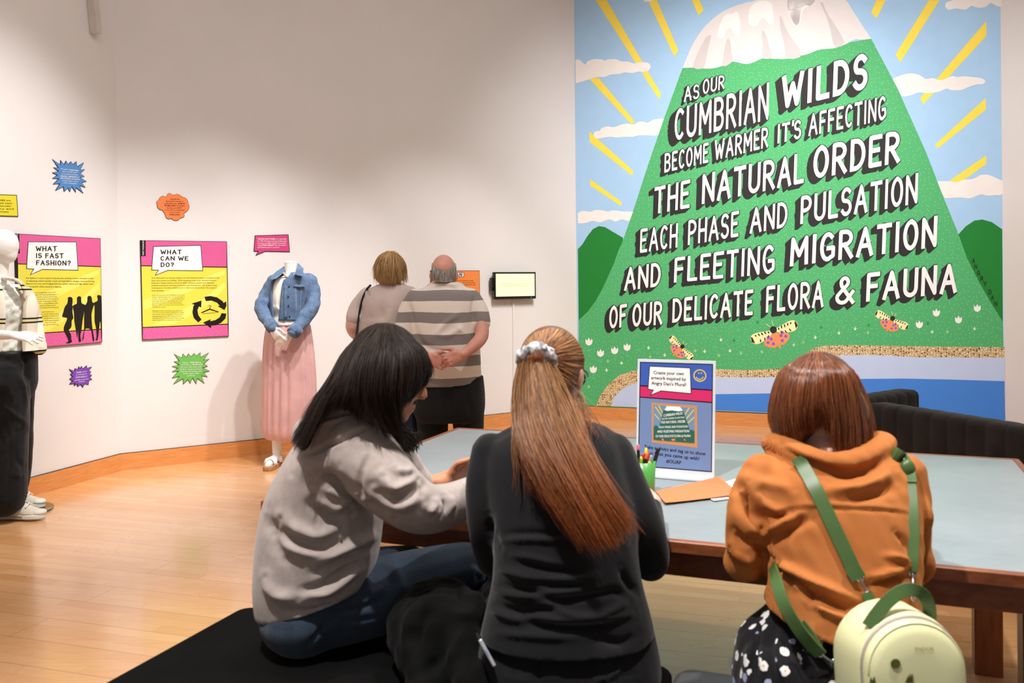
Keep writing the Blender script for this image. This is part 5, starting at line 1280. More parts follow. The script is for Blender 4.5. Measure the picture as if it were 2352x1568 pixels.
# ------------------------------------------------------------------ visitor with the ponytail
def person_ponytail():
    r = thing('person', 'person with a long ginger ponytail in a black long-sleeved top seated at the table', 'person', A3(.12, 2.02, BZ))
    f, u = A3(.32, .90, -.26), A3(.06, .26, .96)
    hc = P(1268, 858, 2.22)
    rows = [(1215, 968, 1352, 968, 2.17, .13), (1165, 985, 1402, 985, 2.15, .18), (1118, 1020, 1428, 1020, 2.13, .22), (1108, 1080, 1443, 1080, 2.11, .24), (1118, 1160, 1462, 1160, 2.08, .24), (1132, 1250, 1464, 1250, 2.05, .24), (1130, 1330, 1474, 1330, 2.03, .25), (1115, 1400, 1492, 1400, 2.02, .27), (1100, 1465, 1505, 1455, 2.01, .29)]
    aL = [(1128, 1035, 2.13, 46), (1108, 1110, 2.10, 40), (1108, 1190, 2.08, 37), (1122, 1265, 2.11, 36), (1140, 1290, 2.16, 36), (1180, 1240, 2.34, 28), (1215, 1168, 2.46, 24)]
    aR = [(1411, 1035, 2.13, 45), (1443, 1110, 2.10, 43), (1477, 1190, 2.08, 43), (1496, 1262, 2.10, 42), (1492, 1292, 2.14, 42), (1498, 1222, 2.30, 32), (1497, 1165, 2.42, 25)]
    b = MB(); head_pieces(b, hc, f, u, .93); b.tube([hc - f * .02 - u * .06, P(1278, 960, 2.18), P(1285, 1000, 2.15)], [.054, .055, .07], m=14)
    torso(b, rows, shrink=.034); ptube(b, aL, shrink=.014); ptube(b, aR, shrink=.014)
    wR = P(1499, 1148, 2.44); ptube(b, [(1497, 1170, 2.41, 21), (1499, 1150, 2.44, 19)]); hand_pieces(b, wR, A3(-.35, .85, .22), A3(-.3, .1, -.95), 1 if np.dot(np.cross(A3(-.35, .85, .22), A3(-.3, .1, -.95)), A3(-1, 0, 0)) > 0 else -1, (.6, .6, .7, .7), .9)
    wL = P(1222, 1160, 2.48); hand_pieces(b, wL, A3(.35, .85, .1), A3(.3, .1, -.95), 1 if np.dot(np.cross(A3(.35, .85, .1), A3(.3, .1, -.95)), A3(1, 0, 0)) > 0 else -1, (.6, .6, .7, .7), .9)
    J = MB(); torso(J, [(1112, 1440, 1500, 1435, 2.03, .25), (1098, 1500, 1514, 1500, 2.02, .29), (1096, 1545, 1518, 1545, 2.03, .30), (1112, 1590, 1506, 1590, 2.04, .26)])
    th = []
    for x0, kx in ((1205, -.06), (1400, .30)):
        h0 = P(x0, 1535, 2.06); k = A3(kx, 2.50, .515); a = A3(kx + .01, 2.56, .09)
        J.tube(spline([h0, (h0 + k) / 2 + Z3 * .012, k], 9), np.linspace(.092, .064, 9)); J.tube([k, (k + a) / 2, a], [.063, .058, .05])
        b.tube(spline([h0, (h0 + k) / 2 + Z3 * .012, k], 9), np.linspace(.078, .052, 9)); b.tube([k, (k + a) / 2, a], [.05, .046, .032]); b.tube([a - Z3 * .03, a + A3(0, .08, -.055), a + A3(0, .15, -.06)], [.034, .033, .025])
        shoe('shoe', a + A3(0, -.07, -.09), A3(0, 1, 0), .26, .095, 'dark_leather', 'rubber_white', r)
    me = remeshed(b, .0062, 3); body_obj('body', me, M['skin_pale'], r); eyes(hc, f, u, r)
    me = remeshed(J, .009, 5)
    z = zl(1040, 1180, 4.04)
    folds(me, [(z([(830, 1240), (800, 1400), (790, 1600)]), -.006, 7), (z([(430, 1490), (600, 1540), (760, 1560)]), .004, 5), (z([(1250, 1568), (1500, 1470), (1660, 1270)]), .005, 6)])
    co = get_co(me); co[:, 2] = np.maximum(co[:, 2], np.where((co[:, 1] < 2.33) & (co[:, 2] > .36), BZ + .002, 0)); set_co(me, co)
    body_obj('jeans', me, M['black_denim'], r)
    t = MB(); torso(t, rows); ptube(t, aL); ptube(t, aR)
    me = remeshed(t, .0058, 14)
    fl = []
    for k, (pts, a) in enumerate([([(430, 200), (700, 190), (1050, 190)], -.007), ([(420, 240), (700, 225), (1100, 250)], .008), ([(540, 400), (760, 470), (1100, 540), (1300, 520)], -.011), ([(500, 380), (760, 430), (1000, 490)], .008), ([(420, 500), (700, 590), (1000, 620), (1340, 580)], .012), ([(700, 590), (900, 640), (1200, 660)], -.010),
            ([(370, 650), (700, 720), (1000, 790), (1300, 760), (1550, 700)], -.010), ([(360, 690), (640, 760), (950, 740), (1330, 690)], .010), ([(350, 830), (640, 910), (900, 880), (1100, 900)], -.009), ([(820, 800), (1050, 920), (1250, 950), (1450, 900), (1640, 800)], .013), ([(340, 870), (560, 970), (760, 990)], .008),
            ([(600, 970), (900, 1040), (1300, 1040), (1600, 980)], -.012), ([(700, 950), (1000, 990), (1300, 1000), (1700, 920)], .012), ([(1350, 760), (1500, 720), (1620, 780)], -.008), ([(300, 1100), (700, 1130), (1200, 1160)], .006), ([(1350, 1160), (1560, 1190), (1720, 1110)], -.008), ([(340, 20), (350, 150), (420, 300)], -.010), ([(1560, 500), (1640, 650), (1750, 750)], -.010)]):
        fl.append((zl(1040, 1180, 4.04)(pts), a, 9))
    folds(me, fl); body_obj('long_sleeved_top', me, M['black_jersey'], r)
    # hair cap pulled back to the band
    F_, R_, U_ = head_axes(f, u); cap = MB(); cap.ell(hc - F_ * .010 + U_ * .022, (.083, .104, .098), np.array([R_, F_, U_])); cap.ell(hc - F_ * .045 - U_ * .03, (.072, .062, .07), np.array([R_, F_, U_]))
    cm = remeshed(cap, .007, 4); hb = body_obj('hair', cm, M['hair_ginger'], r); cv = bvh_of(cm)
    end = (1233, 822); ed = surf(cv, *end, .012, 2.12); G = []
    for sx, sy in [(1196, 880), (1192, 850), (1195, 815), (1208, 785), (1230, 764), (1258, 755), (1288, 757), (1314, 770), (1333, 793), (1342, 822), (1340, 852), (1330, 880), (1305, 905), (1270, 920), (1235, 920), (1208, 905), (1196, 882)]:
        g = []
        for q in np.linspace(0, 1, 7):
            px, py = sx + (end[0] - sx) * q, sy + (end[1] - sy) * q; g.append(surf(cv, px, py, .003 + .010 * q ** 3, 2.18))
        G.append(g)
    strands('hair_strands', G, 2200, M['hair_ginger'], hb, r=.0008, jitter=.0022, clump=.001, seed=5, sheet=0, tip=0)
    # scrunchie
    pts = [P(1196, 828, 2.085), P(1204, 808, 2.06), P(1232, 798, 2.05), P(1258, 808, 2.06), P(1268, 832, 2.075), P(1255, 848, 2.10), P(1232, 852, 2.12), P(1206, 846, 2.10), P(1196, 828, 2.085)]
    sp = spline(pts, 60); rr = .0135 + .001 * np.sin(np.linspace(0, 31, 60))
    me = remeshed(MB().tube(sp, rr, m=12), .003, 1); wrinkle(me, .0026, 170, 4, (1, 1, .35)); wrinkle(me, .0014, 330, 5); body_obj('scrunchie', me, M['scrunchie'], r)
    PT = [[(1200, 832, 2.065), (1190, 880, 2.06), (1184, 950, 2.03), (1196, 1010, 1.99), (1225, 1080, 1.95), (1262, 1140, 1.92), (1305, 1200, 1.90), (1345, 1240, 1.885)],
          [(1208, 836, 2.055), (1203, 880, 2.045), (1204, 950, 2.01), (1222, 1020, 1.965), (1256, 1090, 1.925), (1292, 1150, 1.90), (1330, 1205, 1.88), (1362, 1245, 1.87)],
          [(1220, 838, 2.05), (1222, 880, 2.03), (1232, 950, 1.99), (1254, 1020, 1.95), (1288, 1090, 1.91), (1322, 1150, 1.885), (1358, 1210, 1.865), (1385, 1250, 1.86)],
          [(1234, 838, 2.05), (1244, 880, 2.025), (1262, 950, 1.985), (1288, 1020, 1.945), (1322, 1090, 1.905), (1352, 1150, 1.88), (1382, 1205, 1.865), (1402, 1242, 1.86)],
          [(1248, 838, 2.055), (1266, 880, 2.035), (1292, 950, 2.0), (1318, 1020, 1.96), (1350, 1090, 1.92), (1380, 1150, 1.89), (1408, 1195, 1.875), (1424, 1225, 1.87)],
          [(1262, 836, 2.065), (1286, 880, 2.055), (1316, 945, 2.02), (1342, 1015, 1.98), (1372, 1085, 1.94), (1402, 1145, 1.91), (1428, 1185, 1.895), (1440, 1208, 1.885)]]
    strands('ponytail', [[P(*q) for q in g] for g in PT], 5200, M['hair_ginger'], r, r=.00072, K=18, jitter=.0075, clump=.011, seed=6, sheet=.012, tip=.10)
    strands('hair_wisps', [[P(*q) for q in g] for g in ([(1192, 880, 2.07), (1180, 950, 2.04), (1185, 1020, 1.99), (1192, 1090, 1.96), (1190, 1140, 1.955)], [(1200, 890, 2.06), (1196, 960, 2.03), (1206, 1030, 1.98), (1204, 1090, 1.955), (1198, 1130, 1.95)])], 60, M['hair_ginger'], hb, r=.0009, jitter=.006, clump=.012, seed=8, sheet=0)
    strands('hair_wisps', [[P(*q) for q in g] for g in ([(1330, 900, 2.15), (1348, 930, 2.13), (1370, 960, 2.08), (1388, 985, 2.03)], [(1320, 910, 2.15), (1335, 950, 2.12), (1345, 990, 2.06), (1350, 1020, 2.02)])], 40, M['hair_ginger'], hb, r=.0008, jitter=.012, clump=.012, seed=9, sheet=0)
    # glasses
    T = lambda o: hc + .93 * (R_ * o[0] + F_ * o[1] + U_ * o[2]); g = MB()
    for s in (-1, 1):
        g.tube([T((s * .083, -.005, .012)), T((s * .082, .06, .012)), T((s * .072, .105, .010))], .0028, m=8)
        c = [T((s * .034 + .029 * math.cos(a), .112, .004 + .024 * math.sin(a))) for a in np.linspace(0, 2 * math.pi, 20)]; g.tube(c, .0025, m=8, dome=False)
    g.tube([T((-.008, .114, .008)), T((.008, .114, .008))], .0025, m=8); obj('glasses', g, M['black_plastic'], r, smooth=True)
t = NT('scrunchie'); v = t.obj(); t.color(t.ramp(t.noise(v, 70, 3, .6), [(.42, lin((236, 236, 238))), (.60, lin((120, 120, 128)))])); t.set(.7, .25, sheen=.2); M['scrunchie'] = t.m
person_ponytail()

# ------------------------------------------------------------------ visitor in the rust corduroy jacket
def person_corduroy():
    r = thing('person', 'person with an auburn bob in a rust corduroy jacket and black floral dress', 'person', A3(.70, 1.95, BZ))
    f, u = A3(.05, .84, -.48), A3(.0, .48, .86)
    hc = P(1882, 930, 2.12)
    rows = [(1808, 1030, 2008, 1028, 2.05, .15), (1758, 1050, 2052, 1045, 2.04, .20), (1732, 1092, 2088, 1090, 2.02, .25), (1742, 1160, 2105, 1160, 1.99, .26), (1762, 1250, 2108, 1250, 1.96, .27), (1770, 1330, 2102, 1345, 1.94, .28), (1764, 1372, 2102, 1425, 1.93, .29), (1762, 1398, 2098, 1492, 1.92, .30)]
    aL = [(1752, 1085, 2.02, 48), (1722, 1150, 2.0, 48), (1712, 1225, 1.99, 46), (1716, 1275, 2.02, 44), (1735, 1290, 2.07, 40), (1770, 1222, 2.20, 32), (1800, 1176, 2.30, 28)]
    aR = [(2082, 1085, 2.02, 46), (2104, 1150, 2.0, 34), (2106, 1230, 1.99, 32), (2104, 1300, 2.02, 34), (2085, 1310, 2.08, 34), (2055, 1228, 2.20, 30), (2030, 1184, 2.28, 26)]
    b = MB(); head_pieces(b, hc, f, u, .93); b.tube([hc - f * .02 - u * .05, P(1895, 1015, 2.07), P(1905, 1060, 2.04)], [.056, .056, .07], m=14)
    torso(b, rows, shrink=.042); ptube(b, aL[:4], shrink=.045); ptube(b, aL[4:], shrink=.016); b.tube([P(1716, 1275, 2.02), P(1735, 1290, 2.07)], [.012, .022]); ptube(b, aR, shrink=.012)
    for q, sg in ((P(1806, 1166, 2.32), 1), (P(2024, 1176, 2.30), -1)):
        d = A3(.3 * sg, .9, -.05); n = A3(.25 * sg, 0, -.95); hand_pieces(b, q, d, n, 1 if np.dot(np.cross(d, n), A3(sg, 0, 0)) > 0 else -1, (.5, .5, .6, .6), .88)
    D = MB(); torso(D, [(1800, 1330, 2060, 1350, 1.99, .14), (1768, 1392, 2070, 1410, 1.97, .20), (1712, 1460, 2040, 1470, 1.94, .30), (1692, 1520, 2030, 1530, 1.93, .33), (1688, 1580, 2020, 1590, 1.93, .33), (1715, 1640, 1990, 1640, 1.94, .28)])
    for x0, kx in ((1800, .755), (1935, .93)):
        h0 = P(x0, 1600, 1.98); k = A3(kx, 2.36, .515); a = A3(kx, 2.44, .09)
        D.tube(spline([h0, (h0 + k) / 2, k], 9), np.linspace(.10, .075, 9)); D.tube([k, k * .55 + a * .45], [.078, .09])
        b.tube(spline([h0, (h0 + k) / 2, k], 9), np.linspace(.078, .052, 9)); b.tube([k, (k + a) / 2, a], [.05, .046, .032]); b.tube([a - Z3 * .03, a + A3(0, .08, -.055), a + A3(0, .15, -.06)], [.034, .033, .025])
        shoe('shoe', a + A3(0, -.07, -.09), A3(0, 1, 0), .25, .09, 'dark_leather', 'rubber_white', r)
    me = remeshed(b, .0062, 3); body_obj('body', me, M['skin_fair'], r); eyes(hc, f, u, r)
    me = remeshed(D, .009, 5); wrinkle(me, .004, 22, 3)
    folds(me, [([(1750, 1420), (1730, 1500), (1735, 1568)], -.009, 9), ([(1800, 1430), (1790, 1500), (1800, 1568)], .009, 10), ([(1840, 1470), (1850, 1568)], -.009, 9)])
    co = get_co(me); co[:, 2] = np.maximum(co[:, 2], np.where((co[:, 1] < 2.2) & (co[:, 2] > .30), BZ + .002, 0)); set_co(me, co)
    body_obj('floral_dress', me, M['floral'], r)
    jk = MB(); torso(jk, rows); ptube(jk, aL); ptube(jk, aR)
    jk.tube(spline([P(1775, 1018, 2.10), P(1800, 1024, 2.03), P(1850, 1046, 1.965), P(1908, 1062, 1.945), P(1965, 1056, 1.955), P(2010, 1036, 2.0), P(2030, 1018, 2.07), P(2015, 1012, 2.14), P(1960, 1030, 2.18)], 40), .030, m=12, flat=.8)
    jk.ell(P(1706, 1290, 2.02), (.045, .05, .045)); jk.ell(P(2112, 1180, 1.99), (.022, .05, .05)); jk.ell(P(2116, 1290, 2.0), (.024, .05, .045))
    me = remeshed(jk, .0055, 10)
    z = zl(1640, 780, 3.015)
    folds(me, [(z([(460, 740), (600, 830), (800, 905), (950, 925), (1100, 880), (1200, 800)]), -.014, 9), (z([(420, 1190), (600, 1150), (900, 1150), (1200, 1165), (1400, 1200)]), .003, 7), (z([(430, 1210), (600, 1168), (900, 1168), (1200, 1185), (1400, 1220)]), -.0035, 5),
               (z([(170, 1040), (250, 1180), (330, 1280)]), -.022, 14), (z([(300, 1050), (400, 1170), (520, 1230)]), .008, 12), (z([(380, 1190), (440, 1220), (520, 1200)]), -.012, 8), (z([(400, 1400), (520, 1310), (680, 1220)]), -.012, 12), (z([(330, 1330), (470, 1290), (600, 1230)]), .010, 13), (z([(240, 980), (380, 1000), (560, 1040)]), .006, 12),
               (z([(750, 1030), (950, 1040), (1120, 990), (1250, 900)]), .012, 13), (z([(900, 1100), (1080, 1080), (1280, 1010)]), -.007, 12), (z([(130, 1330), (200, 1400), (290, 1380)]), -.014, 10), (z([(120, 1430), (220, 1510), (300, 1500)]), .012, 10), (z([(270, 1400), (340, 1480), (440, 1560)]), -.014, 10)])
    z = zl(1640, 1160, 3.303)
    folds(me, [(z([(330, 300), (600, 500), (900, 640), (1150, 740)]), .012, 10), (z([(480, 470), (640, 600), (800, 840)]), -.012, 8), (z([(560, 500), (660, 660), (780, 810)]), .008, 7), (z([(600, 640), (800, 700), (1050, 830)]), -.013, 10), (z([(720, 740), (900, 820), (1050, 870)]), .011, 9), (z([(1150, 600), (1350, 560), (1500, 510)]), -.013, 9), (z([(1180, 560), (1350, 510), (1480, 490)]), .010, 9), (z([(1380, 200), (1450, 280), (1490, 380)]), -.008, 7), (z([(1300, 380), (1420, 400), (1480, 440)]), .008, 7), (z([(500, 850), (650, 960), (850, 1060)]), -.005, 7)])
    wrinkle(me, .0015, 60, 8)
    body_obj('corduroy_jacket', me, M['corduroy'], r)
    # hair
    F_, R_, U_ = head_axes(f, u); cap = MB(); cap.ell(hc - F_ * .020 + U_ * .028, (.090, .098, .096), np.array([R_, F_, U_])); 
    cap.ell(P(1835, 950, 2.07), (.055, .05, .07)); cap.ell(P(1940, 955, 2.07), (.055, .05, .08))
    cm = remeshed(cap, .008, 5); hb = body_obj('hair', cm, M['hair_auburn'], r)
    G = [[(1852, 818, 2.17), (1802, 848, 2.16), (1778, 900, 2.15), (1773, 960, 2.14), (1790, 1004, 2.12)], [(1858, 815, 2.13), (1815, 848, 2.07), (1797, 902, 2.05), (1794, 960, 2.04), (1808, 1010, 2.04)], [(1866, 813, 2.10), (1840, 848, 2.03), (1828, 905, 2.0), (1828, 960, 1.99), (1836, 1010, 2.0)],
         [(1873, 812, 2.08), (1868, 848, 2.01), (1860, 905, 1.98), (1856, 950, 1.98), (1858, 985, 2.0)], [(1880, 812, 2.08), (1888, 848, 2.0), (1888, 905, 1.975), (1892, 945, 1.975), (1896, 975, 1.99)], [(1885, 812, 2.08), (1906, 848, 2.0), (1912, 905, 1.98), (1918, 965, 1.975), (1920, 1030, 1.98)], [(1890, 812, 2.09), (1930, 850, 2.02), (1942, 905, 1.995), (1948, 975, 1.985), (1946, 1048, 1.98)], [(1896, 813, 2.11), (1948, 852, 2.05), (1966, 908, 2.03), (1974, 985, 2.01), (1972, 1055, 2.0)],
         [(1901, 815, 2.14), (1958, 856, 2.10), (1984, 920, 2.09), (1993, 990, 2.07), (1986, 1050, 2.05)], [(1905, 818, 2.18), (1962, 860, 2.17), (1989, 925, 2.17), (1997, 990, 2.15), (1990, 1040, 2.12)]]
    strands('hair_strands', [[P(*q) for q in g] for g in G], 4200, M['hair_auburn'], hb, r=.00085, jitter=.003, clump=.006, seed=12, sheet=.006, tip=.04)
    return bvh_of(me)
bv_jacket = person_corduroy()

def folds(me, fl): _folds(me, [(a, b * 1.1, c) for a, b, c in fl])
# ------------------------------------------------------------------ backpack worn by the visitor in corduroy
plain('pistachio_leather', (226, 226, 176), .42, .4, .03, 5, .05, 250)
plain('green_leather', (70, 98, 52), .35, .45, .08, 12)
plain('dark_green_leather', (78, 84, 24), .5, .4)
plain('zip_grey', (170, 160, 150), .4, .5)
def build_backpack():
    bc = P(2046, 1470, 1.80); 
    ex = nrm(A3(.99, .10, 0)); ez = nrm(A3(0.05, .10, .99)); ez = nrm(ez - ex * np.dot(ez, ex)); en = np.cross(ex, ez); 
    if np.dot(en, CAM - bc) < 0: en = -en
    # back panel centre-top and front face measured in the photo; the bag is 0.26 wide, 0.27 tall, 0.12 deep
    top = P(2018, 1370, 1.80); hw, hh, dp = .106, .27, .115
    base = top - ez * hh
    sk = nrm(en + ex * .02) * dp      # depth direction, swung to the right
    r = thing('backpack', 'small pistachio backpack with green straps worn on the rust corduroy jacket', 'backpack', base)
    def arch(h, w, y0=0.0, n=18):
        q = [(-w, y0 + .02), (-w + .02, y0)] ; q = [(w - .02, y0), (w, y0 + .02)]
        q += [(w * math.cos(a) * (1 if abs(math.cos(a)) < 1 else 1), h - w * .92 + w * .92 * math.sin(a)) for a in np.linspace(0, math.pi, n)]
        return q + [(-w, y0 + .02), (-w + .02, y0)]
    fn = lambda a, b, w: base + ex * a + ez * b + sk * w
    def shell(name, prof, mat, par, inset=.0):
        rings = []
        for w, s, up in prof:
            q = arch(hh, hw); c = np.array([0, hh * .5])
            rings.append([fn(*(c + (np.array(p) - c) * s + np.array([0, up])), w) for p in q])
        return obj(name, MB().loft(rings), M[mat], par, smooth=True)
    shell('bag_body', [(0, .93, 0), (.04, .98, 0), (.10, 1, 0), (.5, .985, 0), (.80, .965, 0), (.88, .945, 0), (.90, .93, 0)], 'pistachio_leather', r)
    z = shell('zip', [(.885, .938, -.001), (.90, .948, -.001), (.93, .945, -.001), (.945, .935, -.001)], 'zip_grey', r)
    fp = shell('front_panel', [(.92, .90, -.004), (.94, .93, -.004), (1.02, .92, -.004), (1.10, .875, -.005), (1.16, .77, -.006), (1.19, .5, -.006)], 'pistachio_leather', r)
    bvf = bvh_of(fp.data)
    rings = [P(0, 0, 1)]
    # piping seam
    q = arch(hh, hw); c = np.array([0, hh * .5])
    obj('piping', MB().tube([fn(*(c + (np.array(p) - c) * .895 + np.array([0, -.004])), 1.075) for p in q[1:-2]], .0022, m=8), M['pistachio_leather'], fp, smooth=True)
    S = lambda x, y: surf(bvf, x, y, .0012, 1.66)
    def patch(name, pts, mat, lab=None):
        p = [S(x, y) for x, y in pts]; mb = MB(); c_ = np.mean(p, 0)
        d = nrm(CAM - c_); n_ = len(p)
        mb.add(p + [a + d * .0016 for a in p], [tuple(range(n_))[::-1], tuple(range(n_, 2 * n_))] + [(i, (i + 1) % n_, n_ + (i + 1) % n_, n_ + i) for i in range(n_)])
        return obj(name, mb, M[mat], fp, label=lab)
    patch('round_patch', circ(2057, 1524, 11.5, 11.5, 20), 'dark_green_leather', 'dark olive round patch')
    patch('spiky_patch', [(2079, 1568), (2084, 1556), (2092, 1546), (2089, 1557), (2096, 1546), (2098, 1568)], 'dark_green_leather')
    patch('spiky_patch', [(1997, 1568), (2000, 1554), (2004, 1562), (2008, 1552), (2011, 1568)], 'dark_green_leather')
    # raised maker's lettering on the front
    co, f = text_mesh('ENDOR'); wd = co[:, 0].max(); mb = MB()
    v = [surf(bvf, 2101 + 44 * a / wd + 0, 1494 + 0 * a - 12 * b, .002, 1.66) for a, b, _ in co]
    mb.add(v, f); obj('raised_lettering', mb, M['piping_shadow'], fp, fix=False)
    # zip pull
    p0 = fn(-hw * .98, hh * .26, .93); obj('zip_pull', MB().tube([p0, p0 + en * .010 - ez * .02 - ex * .006, p0 + en * .012 - ez * .055 - ex * .012], [.003, .006, .009], m=10, flat=.4), M['zip_grey'], r, smooth=True)
    # top handle
    hp = spline([fn(-.062, hh * .90, .52), fn(-.05, hh * .985, .52) + ez * .006, fn(-.022, hh + .018, .5), fn(.02, hh + .03, .5), fn(.055, hh + .008, .5), fn(.075, hh * .93, .5)], 26)
    hp = spline([P(1994, 1440, 1.70), P(2014, 1410, 1.705), P(2040, 1380, 1.71), P(2066, 1360, 1.715), P(2092, 1353, 1.72), P(2117, 1363, 1.725), P(2132, 1386, 1.73), P(2135, 1416, 1.735), P(2130, 1440, 1.74)], 28)
    obj('handle', ribbon(MB(), hp, .024, .004, face=lambda: 0) if False else ribbon(MB(), hp, .025, .004), M['green_leather'], r, smooth=True, sharp=35)
    # straps lie on the jacket
    J = lambda x, y, o=.004: surf(bv_jacket, x, y, o, 1.9)
    def strap(name, pts, w, off=.006):
        q = spline(pts, 40); p = [J(x, y, off) for x, y in q]; p = np.array(p)
        for _ in range(14): p[1:-1] = (p[:-2] + 2 * p[1:-1] + p[2:]) / 4
        return obj(name, ribbon(MB(), p, w, .0045), M['green_leather'], r, smooth=True, sharp=35)
    s1 = strap('shoulder_strap', [(1832, 1050), (1850, 1080), (1882, 1140), (1925, 1232), (1966, 1318)], .030)
    s2 = strap('shoulder_strap', [(2052, 1038), (2074, 1052), (2088, 1080), (2091, 1110)], .026)
    s3 = strap('shoulder_strap', [(2089, 1085), (2096, 1150), (2099, 1225), (2096, 1312)], .022)
    e1 = J(1966, 1318, .006); obj('strap_end', ribbon(MB(), [J(1955, 1300, .009), J(1962, 1312, .010), J(1972, 1328, .010)], .032, .006), M['green_leather'], s1, smooth=True, sharp=35)
    k = J(2084, 1078, .008); obj('strap_knot', MB().ell(k, (.018, .014, .022)), M['green_leather'], s2, smooth=True)
    obj('slider', MB().box(J(2076, 1066, .012), (.0025, .004, .014)), M['steel'], s2, bevel=.001)
    def hook(name, pts, par):
        q = [np.array(p) for p in pts]; mb = MB()
        mb.tube(spline(q, 12), .0028, m=8)
        for c_ in (q[0], q[-1]):
            mb.tube([c_ + A3(.007 * math.cos(a), 0, .007 * math.sin(a)) for a in np.linspace(0, 2 * math.pi, 14)], .0017, m=8, dome=False)
        return obj(name, mb, M['steel'], par, smooth=True)
    hook('hook', [J(1975, 1326, .01), J(1984, 1345, .012), P(1993, 1366, 1.80)], s1)
    obj('tab', ribbon(MB(), [P(1990, 1360, 1.80), P(1996, 1372, 1.795), P(2006, 1386, 1.79)], .022, .004), M['green_leather'], r, smooth=True, sharp=35)
    hook('hook', [J(2097, 1316, .008), J(2097, 1338, .012), P(2101, 1372, 1.80)], s3)
    # lower strap swinging round her left side
    ls = spline([P(1776, 1300, 1.93), P(1783, 1330, 1.84), P(1800, 1385, 1.79), P(1832, 1440, 1.77), P(1862, 1478, 1.77), P(1884, 1500, 1.78)], 34)
    s4 = obj('lower_strap', ribbon(MB(), ls, .026, .005, face=A3(-.55, -.8, .25)), M['green_leather'], r, smooth=True, sharp=35)
    ls2 = spline([P(1884, 1500, 1.782), P(1872, 1478, 1.79), P(1858, 1455, 1.80), P(1838, 1430, 1.81)], 14)
    obj('strap_return', ribbon(MB(), ls2, .022, .004, face=A3(-.55, -.8, .25)), M['green_leather'], s4, smooth=True, sharp=35)
    hook('hook', [P(1884, 1500, 1.78), P(1900, 1512, 1.78), P(1916, 1522, 1.78)], s4)
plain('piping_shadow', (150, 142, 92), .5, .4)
build_backpack()

# ------------------------------------------------------------------ coat on the bench, phone in the pocket
def build_coat():
    mb = MB()
    for x, y, d, rx, ry, rd in ((1000, 1430, 2.17, 88, 88, .13), (950, 1430, 2.20, 60, 60, .10), (1050, 1440, 2.15, 66, 70, .10), (980, 1500, 2.12, 72, 80, .11), (1060, 1520, 2.08, 62, 80, .10), (930, 1470, 2.18, 40, 46, .08), (1010, 1365, 2.22, 78, 32, .09), (1090, 1420, 2.16, 32, 60, .07), (990, 1570, 2.06, 60, 60, .10), (1100, 1560, 2.0, 60, 60, .10)):
        mb.ell(P(x, y, d), (rx * d / F, rd, ry * d / F))
    me = remeshed(mb, .011, 7); wrinkle(me, .006, 16, 5); wrinkle(me, .003, 34, 9)
    z = zl(560, 1180, 3.92)
    folds(me, [(z([(1440, 760), (1600, 620), (1850, 600), (1960, 640)]), .016, 9), (z([(1480, 800), (1640, 680), (1850, 680)]), -.016, 10), (z([(1460, 1280), (1480, 1000), (1600, 760)]), .014, 10), (z([(1540, 1280), (1580, 1020), (1700, 820)]), -.018, 11), (z([(1950, 650), (1960, 740), (2060, 790)]), -.016, 8), (z([(1780, 1160), (1760, 1300), (1640, 1420)]), -.016, 10), (z([(1960, 1060), (1880, 1280), (1860, 1400)]), .014, 9), (z([(2060, 900), (1960, 920), (1850, 880)]), .012, 9), (z([(2150, 1200), (2060, 1300), (1980, 1440)]), -.014, 10), (z([(1350, 1180), (1420, 1260)]), .010, 8)])
    co = get_co(me); co[:, 2] = np.maximum(co[:, 2], BZ + .001); set_co(me, co)
    o = body_obj('coat', me, M['black_coat_cloth'], None)
    tag(o, 'crumpled black coat lying on the bench between the grey hoodie and the black top', 'coat')
build_coat()
def build_phone():
    a, b = P(1102, 1468, 1.845), P(1136, 1530, 1.835)
    d = nrm(b - a); n = nrm((CAM - a) * .3 + A3(-.75, -.35, .15)); n = nrm(n - d * np.dot(n, d)); s = np.cross(d, n)
    L = np.linalg.norm(b - a); c = (a + b) / 2 + s * 0
    dp = nrm(np.cross(d, nrm(CAM - c))); 
    # narrow edge faces the camera; the body goes down into the pocket
    w = nrm(CAM - c); w = nrm(w - d * np.dot(w, d)); q = np.cross(d, w)
    r = thing('phone', 'slim phone with a silver edge sticking out of the back pocket of the black jeans', 'phone', c)
    obj('silver_edge', MB().box(c, (L / 2, .0042, .0035), [d, q, w]), M['phone_silver'], r, bevel=.0025, segs=3)
    obj('phone_body', MB().box(c - w * .062, (L / 2 - .002, .0040, .060), [d, q, w]), M['black_plastic'], r, bevel=.002)
    obj('side_button', MB().box(c + w * .0036, (.007, .0014, .0006), [d, q, w]), M['phone_blue'], r)
plain('phone_silver', (206, 210, 216), .25, .5, metal=.6); plain('phone_blue', (120, 136, 190), .3, .5)
build_phone()

